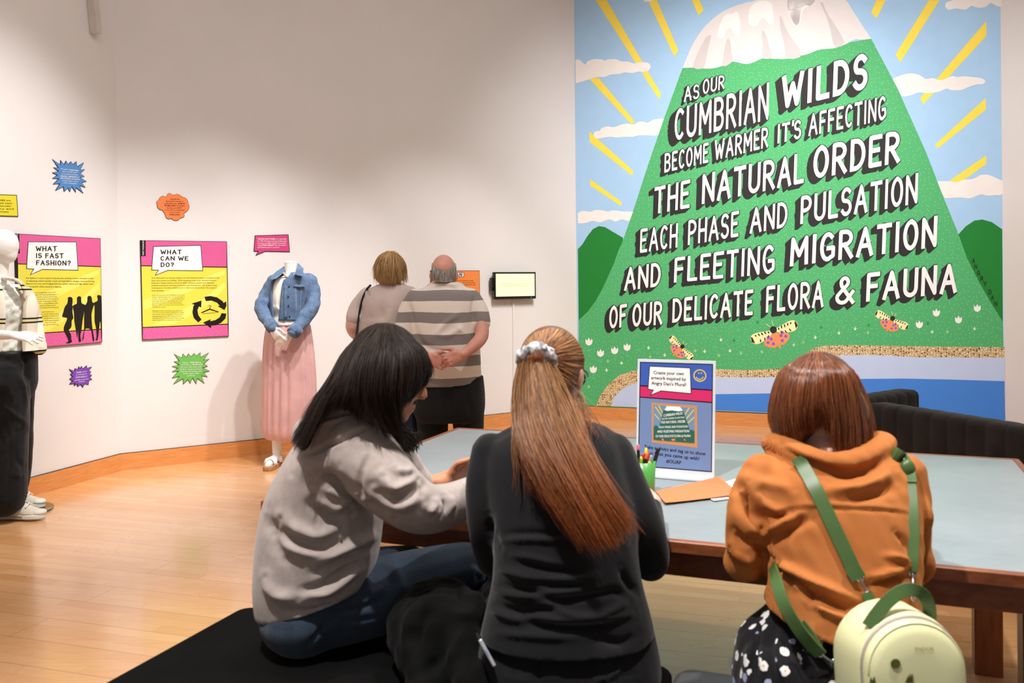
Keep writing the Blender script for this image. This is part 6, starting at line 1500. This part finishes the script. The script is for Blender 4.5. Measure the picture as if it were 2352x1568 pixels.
# ------------------------------------------------------------------ standing visitors
def legs_body(b, J, hips, feet, d, parent, r0, r1, shoe_mat='dark_leather', dirv=(0, 1, 0)):
    for (hx, hy), (fx, fd) in zip(hips, feet):
        h0 = P(hx, hy, d); a = A3((fx - CX) / F * fd, fd, .09); k = (h0 * .52 + a * .48) + A3(0, .015, 0)
        if J is not None: J.tube(spline([h0, k, a - Z3 * .03], 10), np.linspace(r0, r1, 10), m=16)
        b.tube(spline([h0, k, a], 10), np.linspace(r0 * .8, .038, 10)); b.tube([a - Z3 * .03, a + A3(0, .08, -.055), a + A3(0, .15, -.06)], [.036, .034, .026])
        shoe('shoe', a + A3(0, -.08, -.09), A3(*dirv), .28, .1, shoe_mat, 'black_plastic', parent)
def person_polo():
    d = 5.6
    r = thing('person', 'balding person in a grey and cream striped polo shirt with hands clasped behind', 'person', A3((1035 - CX) / F * d, d, 0))
    f, u = A3(.12, .98, -.08), A3(0, .08, 1.0); hc = P(1020, 630, d); s = 1.0
    rows = [(1000, 652, 1046, 652, d, .15), (966, 663, 1074, 660, d, .20), (944, 688, 1096, 682, d, .27), (938, 735, 1100, 730, d, .32), (938, 790, 1103, 788, d, .35), (940, 850, 1105, 845, d, .37), (942, 885, 1107, 879, d, .37)]
    aL = [(956, 683, d, 23), (936, 718, d, 23), (922, 768, 5.56, 19)]; aR = [(1080, 682, d, 23), (1098, 714, 5.58, 24), (1106, 742, 5.55, 22)]
    fL = [(924, 750, 5.58, 13), (930, 790, 5.52, 13), (958, 806, 5.40, 12.5), (982, 820, 5.36, 9.5)]; fR = [(1105, 736, 5.55, 17), (1106, 772, 5.48, 16), (1086, 796, 5.39, 14), (1064, 814, 5.33, 10)]
    b = MB(); head_pieces(b, hc, f, u, s); b.tube([hc - f * .02 - u * .05, P(1022, 655, d), P(1023, 675, d)], [.062, .068, .08], m=14)
    torso(b, rows, shrink=.04)
    for q in (aL, aR): ptube(b, q, shrink=.016)
    ptube(b, fL); ptube(b, fR)
    hand_pieces(b, P(1063, 815, 5.335), A3(-.90, -.02, -.30), A3(-.05, -1, .10), 1, (.75, .95, 1.05, 1.1), 1.1, thumb=.2)
    hand_pieces(b, P(983, 820, 5.36), A3(.86, .02, -.38), A3(.05, -1, .10), -1, (.5, .6, .75, .8), 1.08, thumb=.5)
    J = MB(); torso(J, [(950, 866, 1110, 862, d, .33), (946, 905, 1114, 900, d, .37), (948, 940, 1114, 938, d, .36), (958, 965, 1106, 965, d, .30)])
    legs_body(b, J, [(992, 940), (1074, 940)], [(996, 5.62), (1078, 5.56)], d, r, .108, .07)
    me = remeshed(b, .006, 3); body_obj('body', me, M['skin_ruddy'], r); eyes(hc, f, u, r, s)
    me = remeshed(J, .010, 5); folds(me, [([(1040, 900), (1038, 960)], -.01, 5), ([(1070, 900), (1085, 960)], -.006, 7)]); body_obj('trousers', me, M['black_trouser'], r)
    t_ = MB(); torso(t_, rows); ptube(t_, aL); ptube(t_, aR); t_.tube(spline([P(988, 656, 5.62), P(1000, 655, 5.54), P(1023, 656, 5.52), P(1046, 655, 5.54), P(1058, 656, 5.62)], 16), .022, m=10)
    me = remeshed(t_, .010, 5)
    z = zl(760, 540, 3.135)
    folds(me, [(z([(710, 395), (820, 365), (930, 400)]), -.008, 4), (z([(740, 740), (820, 640), (930, 560)]), .010, 6), (z([(760, 720), (850, 720), (960, 650)]), .008, 6), (z([(910, 650), (960, 720)]), .008, 5), (z([(660, 780), (760, 830), (860, 830)]), -.010, 6), (z([(620, 690), (640, 760), (700, 830)]), -.012, 6), (z([(1040, 420), (1020, 540), (1025, 640)]), -.010, 4), (z([(1000, 990), (1050, 960), (1080, 870)]), .008, 6), (z([(560, 480), (590, 600), (600, 680)]), -.010, 4)])
    body_obj('polo_shirt', me, M['polo'], r)
    F_, R_, U_ = head_axes(f, u); G = []
    cap = MB(); cap.ell(hc - F_ * .012 + U_ * .012, (.081, .101, .10), np.array([R_, F_, U_])); cap.ell(hc - F_ * .035 - U_ * .04, (.068, .07, .065), np.array([R_, F_, U_]))
    cm = remeshed(cap, .006, 4); cv = bvh_of(cm)
    for x0, y0, x1, y1 in ((992, 606, 991, 640), (995, 604, 995, 645), (1001, 612, 1001, 647), (1010, 620, 1008, 647), (1020, 622, 1020, 648), (1030, 620, 1031, 647), (1038, 612, 1040, 646), (1044, 604, 1045, 644), (1047, 606, 1049, 638)):
        G.append([surf(cv, x0 + (x1 - x0) * q, y0 + (y1 - y0) * q, .002 + .004 * q, d) for q in np.linspace(0, 1, 5)])
    strands('hair', G, 420, M['hair_grey'], r, r=.0016, jitter=.003, clump=.003, seed=21, sheet=.003)
def person_blonde():
    d = 5.8
    r = thing('person', 'person with a blonde bob in a pale loose top and long dark skirt', 'person', A3((890 - CX) / F * d, d, 0))
    f, u = A3(.2, .97, -.05), A3(0, .05, 1.0); hc = P(898, 618, d)
    rows = [(876, 650, 918, 648, d, .13), (848, 664, 944, 660, d, .2), (830, 692, 956, 688, d, .27), (826, 740, 956, 738, d, .30), (822, 800, 958, 800, d, .33), (818, 870, 964, 870, d, .35), (816, 944, 978, 944, d, .37)]
    aL = [(844, 676, d, 19), (822, 706, d, 20), (812, 732, 5.78, 19)]; aR = [(942, 674, d, 19), (960, 706, d, 20), (966, 734, 5.85, 19)]
    fL = [(812, 728, 5.78, 16), (811, 752, 5.80, 17), (822, 768, 5.92, 14), (838, 756, 6.05, 10)]; fR = [(966, 732, 5.85, 15), (966, 756, 5.9, 15), (952, 768, 6.0, 13), (935, 756, 6.1, 10)]
    b = MB(); head_pieces(b, hc, f, u, .95); b.tube([hc - f * .02 - u * .05, P(897, 652, d), P(897, 668, d)], [.055, .056, .07], m=14)
    torso(b, rows, shrink=.04)
    for q in (aL, aR): ptube(b, q, shrink=.016)
    ptube(b, fL); ptube(b, fR)
    hand_pieces(b, P(838, 756, 6.05), A3(.5, .8, .2), A3(.5, -.2, -.85), 1, (.6, .7, .8, .8), .95); hand_pieces(b, P(935, 756, 6.1), A3(-.5, .8, .2), A3(-.5, -.2, -.85), -1, (.6, .7, .8, .8), .95)
    legs_body(b, None, [(866, 950), (922, 950)], [(868, 5.85), (920, 5.8)], d, r, .095, .05)
    me = remeshed(b, .0065, 3); body_obj('body', me, M['skin_fair'], r); eyes(hc, f, u, r, .95)
    k = MB(); torso(k, [(838, 900, 964, 900, d, .33), (832, 950, 982, 950, d, .38), (828, 1030, 988, 1030, d, .42), (824, 1096, 992, 1096, d, .44)], m=60)
    me = remeshed(k, .011, 4)
    folds(me, [([(x, 905), (x + (x - 905) * .08, 1096)], s_, 4) for x, s_ in ((850, .012), (865, -.014), (880, .012), (895, -.014), (912, .012), (928, -.014), (944, .014), (956, -.014), (968, .014), (976, -.012))])
    body_obj('skirt', me, M['navy_cloth'], r)
    t_ = MB(); torso(t_, rows); ptube(t_, aL); ptube(t_, aR); me = remeshed(t_, .010, 5)
    z = zl(760, 540, 3.135)
    folds(me, [(z([(360, 500), (370, 620)]), -.008, 6), (z([(430, 520), (420, 640)]), .009, 8), (z([(300, 460), (290, 600)]), .008, 8), (z([(500, 520), (490, 660)]), -.008, 6), (z([(210, 480), (220, 600)]), -.010, 5), (z([(540, 480), (590, 560)]), -.010, 6), (z([(240, 640), (420, 620)]), .006, 10)])
    body_obj('loose_top', me, M['taupe_knit'], r)
    F_, R_, U_ = head_axes(f, u); cap = MB(); cap.ell(hc - F_ * .012 + U_ * .018, (.092, .104, .102), np.array([R_, F_, U_])); cap.ell(hc - F_ * .03 - U_ * .05, (.090, .08, .07), np.array([R_, F_, U_]))
    cm = remeshed(cap, .008, 4); hb = body_obj('hair', cm, M['hair_blonde'], r); cv = bvh_of(cm)
    G = []
    for x1, y1 in ((862, 640), (866, 646), (874, 650), (884, 650), (894, 652), (906, 652), (916, 654), (925, 650), (931, 640)):
        sx, sy = 898 + (x1 - 898) * .15, 579
        mx = 898 + (x1 - 898) * 1.0
        G.append([surf(cv, sx, sy, .004, d), surf(cv, sx + (mx - sx) * .62, 590, .006, d), surf(cv, mx, 612, .006, d - .01), surf(cv, mx, 630, .006, d - .01), np.append(surf(cv, x1, y1 - 6, .006, d - .02)[:2], P(x1, y1, d - .1)[2])])
    strands('hair_strands', G, 1400, M['hair_blonde'], hb, r=.0013, jitter=.006, clump=.013, seed=22, sheet=0, tip=.05)
    bv = bvh_of(me)
    sb = thing('shoulder_bag', 'small dark bag hanging from a thin navy strap on the blonde person', 'bag', P(812, 850, 5.62))
    pts = [surf(bv, x, y, .006, 5.65) for x, y in ((852, 654), (843, 664), (834, 682), (828, 705), (823, 735), (819, 765), (816, 790))] + [P(814, 820, 5.62)]
    obj('strap', ribbon(MB(), spline(pts, 30), .014, .004), M['navy_cloth'], sb, smooth=True)
    obj('bag_body', MB().box(P(812, 858, 5.61), (.075, .04, .11)), M['navy_cloth'], sb, bevel=.02, segs=4)
person_blonde(); person_polo()

# ------------------------------------------------------------------ mannequins
def mannequin_jacket():
    d = 6.85
    r = thing('mannequin', 'headless white mannequin in a denim jacket, white top and long pink skirt', 'mannequin', A3((655 - CX) / F * d, d, 0))
    rows = [(650, 632, 688, 630, d, .13), (628, 640, 710, 636, d, .17), (617, 656, 718, 652, d, .21), (620, 690, 712, 688, d, .23), (624, 725, 706, 723, d, .21), (617, 748, 712, 746, d, .23), (612, 780, 716, 778, d, .25)]
    b = MB(); torso(b, rows, shrink=.018)
    b.tube([P(668, 603, d), P(668, 620, d), P(668, 640, d)], [.050, .050, .062], m=18, dome=False); 
    aL = [(630, 646, d, 16), (612, 680, 6.82, 15), (600, 708, 6.76, 14), (612, 732, 6.70, 12.5), (626, 752, 6.62, 11)]; aR = [(708, 643, d, 17), (720, 676, 6.82, 16), (714, 710, 6.75, 15.5), (694, 738, 6.68, 14), (674, 764, 6.60, 12)]
    ptube(b, aL, shrink=.010); ptube(b, aR, shrink=.010)
    hand_pieces(b, P(624, 752, 6.62), A3(.55, -.05, -.84), A3(.35, .9, .15), 1 if np.dot(np.cross(A3(.55, -.05, -.84), A3(.35, .9, .15)), A3(1, 0, .3)) > 0 else -1, (.15, .2, .25, .3), .95, thumb=.3)
    hand_pieces(b, P(664, 768, 6.63), A3(-.62, .0, -.78), A3(-.3, .9, .15), 1 if np.dot(np.cross(A3(-.62, 0, -.78), A3(-.3, .9, .15)), A3(-1, 0, .3)) > 0 else -1, (.3, .35, .4, .45), .92, thumb=.3)
    for hx, fx, fd in ((640, 618, 6.72), (690, 672, 6.74)):
        h0 = P(hx, 800, d); a = A3((fx - CX) / F * fd + .02, fd + .10, .10); k = h0 * .5 + a * .5
        b.tube(spline([h0, k, a], 10), np.linspace(.085, .034, 10)); b.tube([a - Z3 * .03, a + A3(-.02, -.07, -.05), a + A3(-.03, -.15, -.065)], [.034, .034, .024])
        sn = thing_part('sandal', r)
        heel = a + A3(.01, .07, -.10); dv = A3(-.15, -1, 0)
        mb = MB(); fnn = lambda p, q, w, h=heel, dd=nrm(dv): h + dd * p + np.array([-dd[1], dd[0], 0]) * q + Z3 * w
        ol = [(0, .025), (.04, .036), (.12, .034), (.2, .046), (.25, .036), (.265, .015)]; mb.prism(ol + [(p, -q) for p, q in ol[::-1]], fnn, .001, .032); obj('sole', mb, M['cork'], sn, bevel=.004)
        for p_ in (.09, .19): 
            obj('strap', ribbon(MB(), [fnn(p_, -.044, .035), fnn(p_ - .005, -.034, .070), fnn(p_ - .01, 0, .084), fnn(p_ - .005, .034, .070), fnn(p_, .044, .035)], .028, .004, face=A3(-.1, -.6, .8)), M['white_cotton'], sn, smooth=True)
    me = remeshed(b, .0055, 3); body_obj('body', me, M['mannequin_white'], r)
    obj('neck_cap', MB().ell(P(668, 603, d), (.0505, .0505, .014), m=24), M['mannequin_white'], r, smooth=True)
    # white top and skirt
    t_ = MB(); torso(t_, [(646, 634, 692, 632, d, .145), (630, 644, 706, 641, d, .19), (622, 660, 714, 656, d, .225), (622, 690, 710, 688, d, .25), (623, 712, 706, 711, d, .25), (628, 722, 702, 721, d, .22), (623, 735, 706, 734, d, .25), (620, 747, 708, 746, d, .265)])
    me = remeshed(t_, .008, 4); z = zl(570, 580, 5.226)
    folds(me, [(z([(300, 620), (380, 680), (440, 690)]), .010, 4), (z([(290, 700), (360, 720), (440, 715)]), -.012, 4), (z([(310, 600), (340, 680)]), -.007, 3), (z([(420, 740), (380, 800), (330, 850)]), .006, 4), (z([(440, 740), (420, 860)]), -.007, 3), (z([(350, 480), (330, 640)]), .006, 4)]); body_obj('white_top', me, M['white_cotton'], r)
    k = MB(); n = 96; rings = []
    for y, xl, xr, th, amp in ((740, 616, 709, .23, .002), (752, 613, 713, .25, .004), (790, 609, 718, .29, .008), (850, 607, 723, .32, .011), (920, 605, 725, .33, .012), (975, 604, 722, .32, .010), (996, 607, 718, .30, .006), (1006, 613, 712, .26, .004), (1004, 620, 704, .22, .002)):
        L_, R_ = P(xl, y, d), P(xr, y, d); c = (L_ + R_) / 2; a = (R_ - L_) / 2; rr = []
        for t in np.linspace(0, 2 * math.pi, n, endpoint=False):
            w = amp * (abs(math.sin(t * 9 + .6 * math.sin(3 * t))) * 2 - 1) + amp * .5 * math.sin(23 * t + 1)
            q = 1 + w / np.linalg.norm(a); rr.append(c + a * math.cos(t) * q + A3(0, 1, 0) * (th / 2) * math.sin(t) * q)
        rings.append(rr)
    R2 = np.array(rings); fine = np.array([spline(R2[:, j], 40) for j in range(n)]).transpose(1, 0, 2)
    obj('skirt', MB().loft(fine), M['pink_chiffon'], r, smooth=True)
    # denim jacket: open at the front
    jr = [(648, 628, 692, 624, d + .01, .17), (624, 638, 714, 634, d, .215), (614, 656, 722, 652, d, .255), (616, 690, 716, 688, d, .28), (619, 718, 711, 716, d, .275), (619, 733, 711, 735, d, .272)]
    Rr = spline(jr, 26); rings = []
    for i, (xl, yl, xr, yr, dd, th) in enumerate(Rr):
        L_, R_ = P(xl, yl, dd), P(xr, yr, dd); c = (L_ + R_) / 2; a = (R_ - L_) / 2; fr = i / 25
        gl, gr = -.62 - .12 * (1 - fr), -.10 - .24 * fr if fr > .25 else .18 - .9 * fr
        tl, tr = -math.acos(max(-1, gl)), -math.acos(gr)          # angles on the camera side
        ts = np.linspace(tr, 2 * math.pi + tl, 64)
        w = .004 * np.sin(ts * 11 + i * .5) * np.sin(i * .7)
        o_ = [c + a * math.cos(t) * (1 + w[j]) + A3(0, 1, 0) * th / 2 * math.sin(t) * (1 + w[j] * 2) for j, t in enumerate(ts)]
        i_ = [p + (c - p) * .05 for p in o_]
        rings.append(o_ + i_[::-1])
    jk = obj('denim_jacket', MB().loft(rings), M['blue_denim'], r, smooth=True)
    bj = bvh_of(jk.data)
    for q, sd in ((aL, 'l'), (aR, 'r')):
        me = remeshed(ptube(MB(), [(x, y, dd, rr + 1.5) for x, y, dd, rr in q]), .006, 3); wrinkle(me, .0055, 26, 3 if sd == 'l' else 4, (1, 1, 1.3)); wrinkle(me, .0015, 70, 9); s_ = body_obj('sleeve', me, M['blue_denim'], jk)
        (x0, y0, d0, r0), (x1, y1, d1, r1) = q[-2], q[-1]
        p, e = P(x1 + (x0 - x1) * .45, y1 + (y0 - y1) * .45, d1 + (d0 - d1) * .45), P(x1 + (x1 - x0) * .08, y1 + (y1 - y0) * .08, d1)
        obj('cuff', MB().tube([p, e], [(r1 + 3.5) * d1 / F] * 2, m=20, dome=False), M['blue_denim'], s_, smooth=True)
    def flap(name, pts, dd, th=.006):
        p = [P(x, y, q) for x, y, q in pts]; nn = len(p); v = np.array(p); w = A3(0, 1, 0) * th
        return obj(name, MB().add(np.vstack([v, v + w]), [tuple(range(nn)), tuple(range(nn, 2 * nn))[::-1]] + [(i, (i + 1) % nn, nn + (i + 1) % nn, nn + i) for i in range(nn)]), M['blue_denim'], jk)
    flap('collar', [(623, 633, 6.76), (636, 622, 6.80), (653, 611, 6.86), (655, 621, 6.80), (647, 630, 6.74), (634, 640, 6.70), (624, 642, 6.71)], 0)
    flap('collar', [(684, 604, 6.86), (697, 616, 6.80), (695, 634, 6.71), (684, 632, 6.70), (677, 629, 6.73), (682, 618, 6.78)], 0)
    flap('pocket_flap', [tuple(z([(545, 385)])[0]) + (6.722,), tuple(z([(690, 380)])[0]) + (6.74,), tuple(z([(690, 400)])[0]) + (6.738,), tuple(z([(615, 412)])[0]) + (6.72,), tuple(z([(548, 402)])[0]) + (6.718,)], 0)
    for x, y in z([(492, 405), (482, 528), (486, 636), (500, 765), (612, 375)]):
        p = surf(bj, x, y, .004, 6.72); obj('button', MB().ell(p, (.0062, .004, .0062)), M['rail_dark'], jk, smooth=True)
    for x0, x1 in ((570, 580), (640, 622)):
        q = [surf(bj, *p, .002, 6.72) for p in z([(x0, 400), ((x0 + x1) / 2, 560), (x1, 700)])]; obj('seam', MB().tube(spline(q, 12), .0012, m=6), M['stitch'], jk, smooth=True)
    q = [surf(bj, *p, .003, 6.72) for p in z([(452, 400), (448, 560), (452, 790)])]; obj('front_placket', ribbon(MB(), spline(q, 14), .022, .004), M['blue_denim'], jk, smooth=True)
    bt = bvh_of(bpy.data.objects['white_top'].data)
    nk = spline([surf(bt, x, y, .008, 6.76) for x, y in z([(425, 245), (445, 275), (475, 292), (520, 288), (562, 255)])], 40); g = MB()
    for i, p in enumerate(nk): g.ell(p, (.0055, .0055, .0055) if i % 3 else (.008, .006, .008), m=8, n=6)
    g.tube(nk, .0018, m=6); obj('necklace', g, M['bead'], r, smooth=True)
def thing_part(name, parent):
    o = bpy.data.objects.new(name, None); o.empty_display_size = .05; COL.objects.link(o); o.parent = parent; o.matrix_parent_inverse = parent.matrix_world.inverted(); bpy.context.view_layer.update(); return o
plain('stitch', (196, 206, 220), .8, .2); plain('bead', (206, 196, 170), .3, .5)
mannequin_jacket()

def mannequin_plaid():
    d = 5.4
    r = thing('mannequin', 'white egg-headed mannequin in a plaid shirt, black jeans and cream canvas shoes', 'mannequin', A3((15 - CX) / F * d, d, 0))
    b = MB()
    hc = P(4, 567, d); b.ell(hc, (.096, .085, .112), [nrm(A3(.9, 0, -.35)), A3(0, 1, 0), nrm(A3(.35, 0, .9))]); b.ell(P(17, 582, d), (.056, .055, .062))
    b.tube([P(0, 600, d), P(-2, 630, d), P(-4, 660, d)], [.052, .048, .07], m=16)
    rows = [(-50, 655, 48, 652, d, .16), (-66, 680, 70, 678, d, .2), (-66, 715, 76, 715, d, .23), (-58, 750, 66, 750, d, .21), (-55, 790, 62, 790, d, .22), (-60, 815, 70, 815, d, .24)]
    torso(b, rows, shrink=.02)
    aN = [(-58, 690, 5.2, 20), (-64, 735, 5.12, 17), (-40, 765, 5.08, 14), (10, 769, 5.06, 11), (28, 769, 5.06, 9)]
    ptube(b, aN); hand_pieces(b, P(30, 769, 5.06), A3(.97, 0, -.16), A3(-.1, .45, -.9), 1 if np.dot(np.cross(A3(.97, 0, -.16), A3(-.1, .45, -.9)), A3(0, 0, 1)) > 0 else -1, (.12, .14, .18, .2), 1.0, spread=.10, thumb=.3)
    aF = [(60, 682, 5.5, 15), (72, 730, 5.5, 14), (80, 772, 5.48, 12), (80, 784, 5.48, 9)]; ptube(b, aF); hand_pieces(b, P(80, 784, 5.48), A3(-.75, .25, -.55), A3(-.5, .1, .8), 1, (.6, .6, .6, .6), .8)
    J = MB(); torso(J, [(-60, 808, 80, 808, d, .26), (-66, 850, 82, 850, d, .29), (-66, 885, 80, 885, d, .29), (-60, 915, 70, 915, d, .24)])
    for pts in ([(-5, 880, 5.30, 66), (-2, 980, 5.28, 62), (2, 1080, 5.27, 56), (6, 1140, 5.27, 52)], [(42, 880, 5.52, 36), (44, 980, 5.55, 30), (44, 1080, 5.58, 25), (40, 1118, 5.58, 22)]):
        ptube(J, pts, m=20); ptube(b, pts[:-1] + [(pts[-1][0], pts[-1][1] + 12, pts[-1][2], 16)], shrink=.03)
    me = remeshed(b, .0058, 3); body_obj('body', me, M['mannequin_white'], r)
    me = remeshed(J, .009, 4); z = zl(0, 780, 3.5636)
    folds(me, [(z([(180, 120), (215, 200), (205, 340)]), -.016, 5), (z([(215, 340), (240, 500), (245, 690)]), -.014, 4), (z([(0, 180), (60, 160), (100, 190)]), -.007, 3), (z([(110, 250), (200, 400), (240, 600)]), .012, 7), (z([(40, 560), (150, 640), (240, 690)]), .012, 6), (z([(100, 780), (180, 740), (240, 700)]), -.012, 6), (z([(20, 500), (110, 580)]), -.008, 7), (z([(70, 700), (80, 1000), (60, 1250)]), -.006, 5), (z([(100, 1100), (180, 1120)]), .010, 7), (z([(120, 980), (200, 1040), (230, 1000)]), -.010, 7)])
    wrinkle(me, .003, 24, 2); body_obj('jeans', me, M['black_denim'], r)
    t_ = MB(); torso(t_, [(-40, 660, 44, 657, d, .19), (-60, 682, 66, 680, d, .225), (-62, 715, 73, 715, d, .25), (-56, 750, 64, 750, d, .235), (-55, 790, 62, 792, d, .245), (-58, 803, 64, 806, d, .26)]); me = remeshed(t_, .008, 4); wrinkle(me, .005, 45, 6); body_obj('t_shirt', me, M['tie_dye'], r)
    # open plaid shirt: two fronts, back, collar and sleeves
    jr = [(-58, 664, 62, 658, d, .23), (-74, 684, 78, 682, d, .27), (-74, 715, 84, 715, d, .30), (-70, 755, 82, 755, d, .30), (-72, 795, 86, 790, d, .31), (-74, 812, 90, 806, d, .32)]
    Rr = spline(jr, 24); rings = []
    for i, (xl, yl, xr, yr, dd, th) in enumerate(Rr):
        L_, R_ = P(xl, yl, dd), P(xr, yr, dd); c = (L_ + R_) / 2; a = (R_ - L_) / 2; fr = i / 23
        g0, g1 = .42 - .15 * fr + .12 * math.sin(fr * 3), .86 - .06 * fr
        ts = np.linspace(-math.acos(g1), 2 * math.pi - math.acos(g0), 64); w = .012 * np.sin(ts * 9 + i * .2)
        o_ = [c + a * math.cos(t) * (1 + w[j]) + A3(0, 1, 0) * th / 2 * math.sin(t) * (1 + w[j]) for j, t in enumerate(ts)]; rings.append(o_ + [p + (c - p) * .04 for p in o_][::-1])
    sh = obj('plaid_shirt', MB().loft(rings), M['plaid'], r, smooth=True)
    for q in ([(-58, 685, 5.22, 25), (-66, 735, 5.12, 23), (-52, 762, 5.07, 20)], [(58, 678, 5.50, 20), (72, 722, 5.49, 20), (82, 768, 5.46, 19), (88, 800, 5.44, 18)]):
        me = remeshed(ptube(MB(), q, m=18), .007, 3); wrinkle(me, .004, 50, 7); body_obj('sleeve', me, M['plaid'], sh)
    me = remeshed(MB().tube(spline([P(8, 640, 5.38), P(26, 640, 5.32), P(44, 648, 5.30), P(56, 664, 5.31), P(58, 684, 5.33)], 20), .020, m=12, flat=.5), .005, 2); wrinkle(me, .005, 60, 3); body_obj('collar', me, M['plaid'], sh)
    # shoes, glass base
    for heel, dv in ((A3(*P(-2, 1186, 5.33)[:2], .012), A3(1, -.06, 0)), (A3(*P(4, 1160, 5.60)[:2], .012), A3(1, -.10, 0))):
        s_ = shoe('canvas_shoe', heel, dv, .285, .108, 'canvas_cream', 'rubber_white', r, h=.10); obj('toe_cap', MB().ell(heel + nrm(dv) * .252 + Z3 * .034, (.040, .042, .020), [nrm(dv), A3(-nrm(dv)[1], nrm(dv)[0], 0), Z3]), M['rubber_white'], s_, smooth=True)
        dd = nrm(dv); sd = A3(-dd[1], dd[0], 0)
        for k in range(5):
            p_ = heel + dd * (.10 + .022 * k) + Z3 * (.121, .115, .106, .096, .083)[k]; obj('lace', MB().tube([p_ - sd * .032 - Z3 * .012, p_ + Z3 * .006, p_ + sd * .032 - Z3 * .012], .004, m=6), M['white_cotton'], s_, smooth=True)
        for zz in (.010, .018):
            obj('sole_stripe', MB().box(heel + dd * .10 - sd * .0505 + Z3 * zz, (.075, .0006, .0012), [dd, sd, Z3]), M['black_plastic'], s_)
    c = A3(-3.11, 5.52, 0); mb = MB(); rings = []
    for zz, q in ((.0008, .207), (.0015, .21), (.0105, .21), (.0112, .207)): rings.append([A3(c[0] + q * math.cos(a), c[1] + q * math.sin(a), zz) for a in np.linspace(0, 2 * math.pi, 64, endpoint=False)])
    obj('glass_base', mb.loft(rings), M['base_glass'], r)
t = NT('base_glass'); t.color(lin((214, 214, 180))); t.set(.05, .5, trans=.95); t.b.inputs['IOR'].default_value = 1.35; M['base_glass'] = t.m
mannequin_plaid()
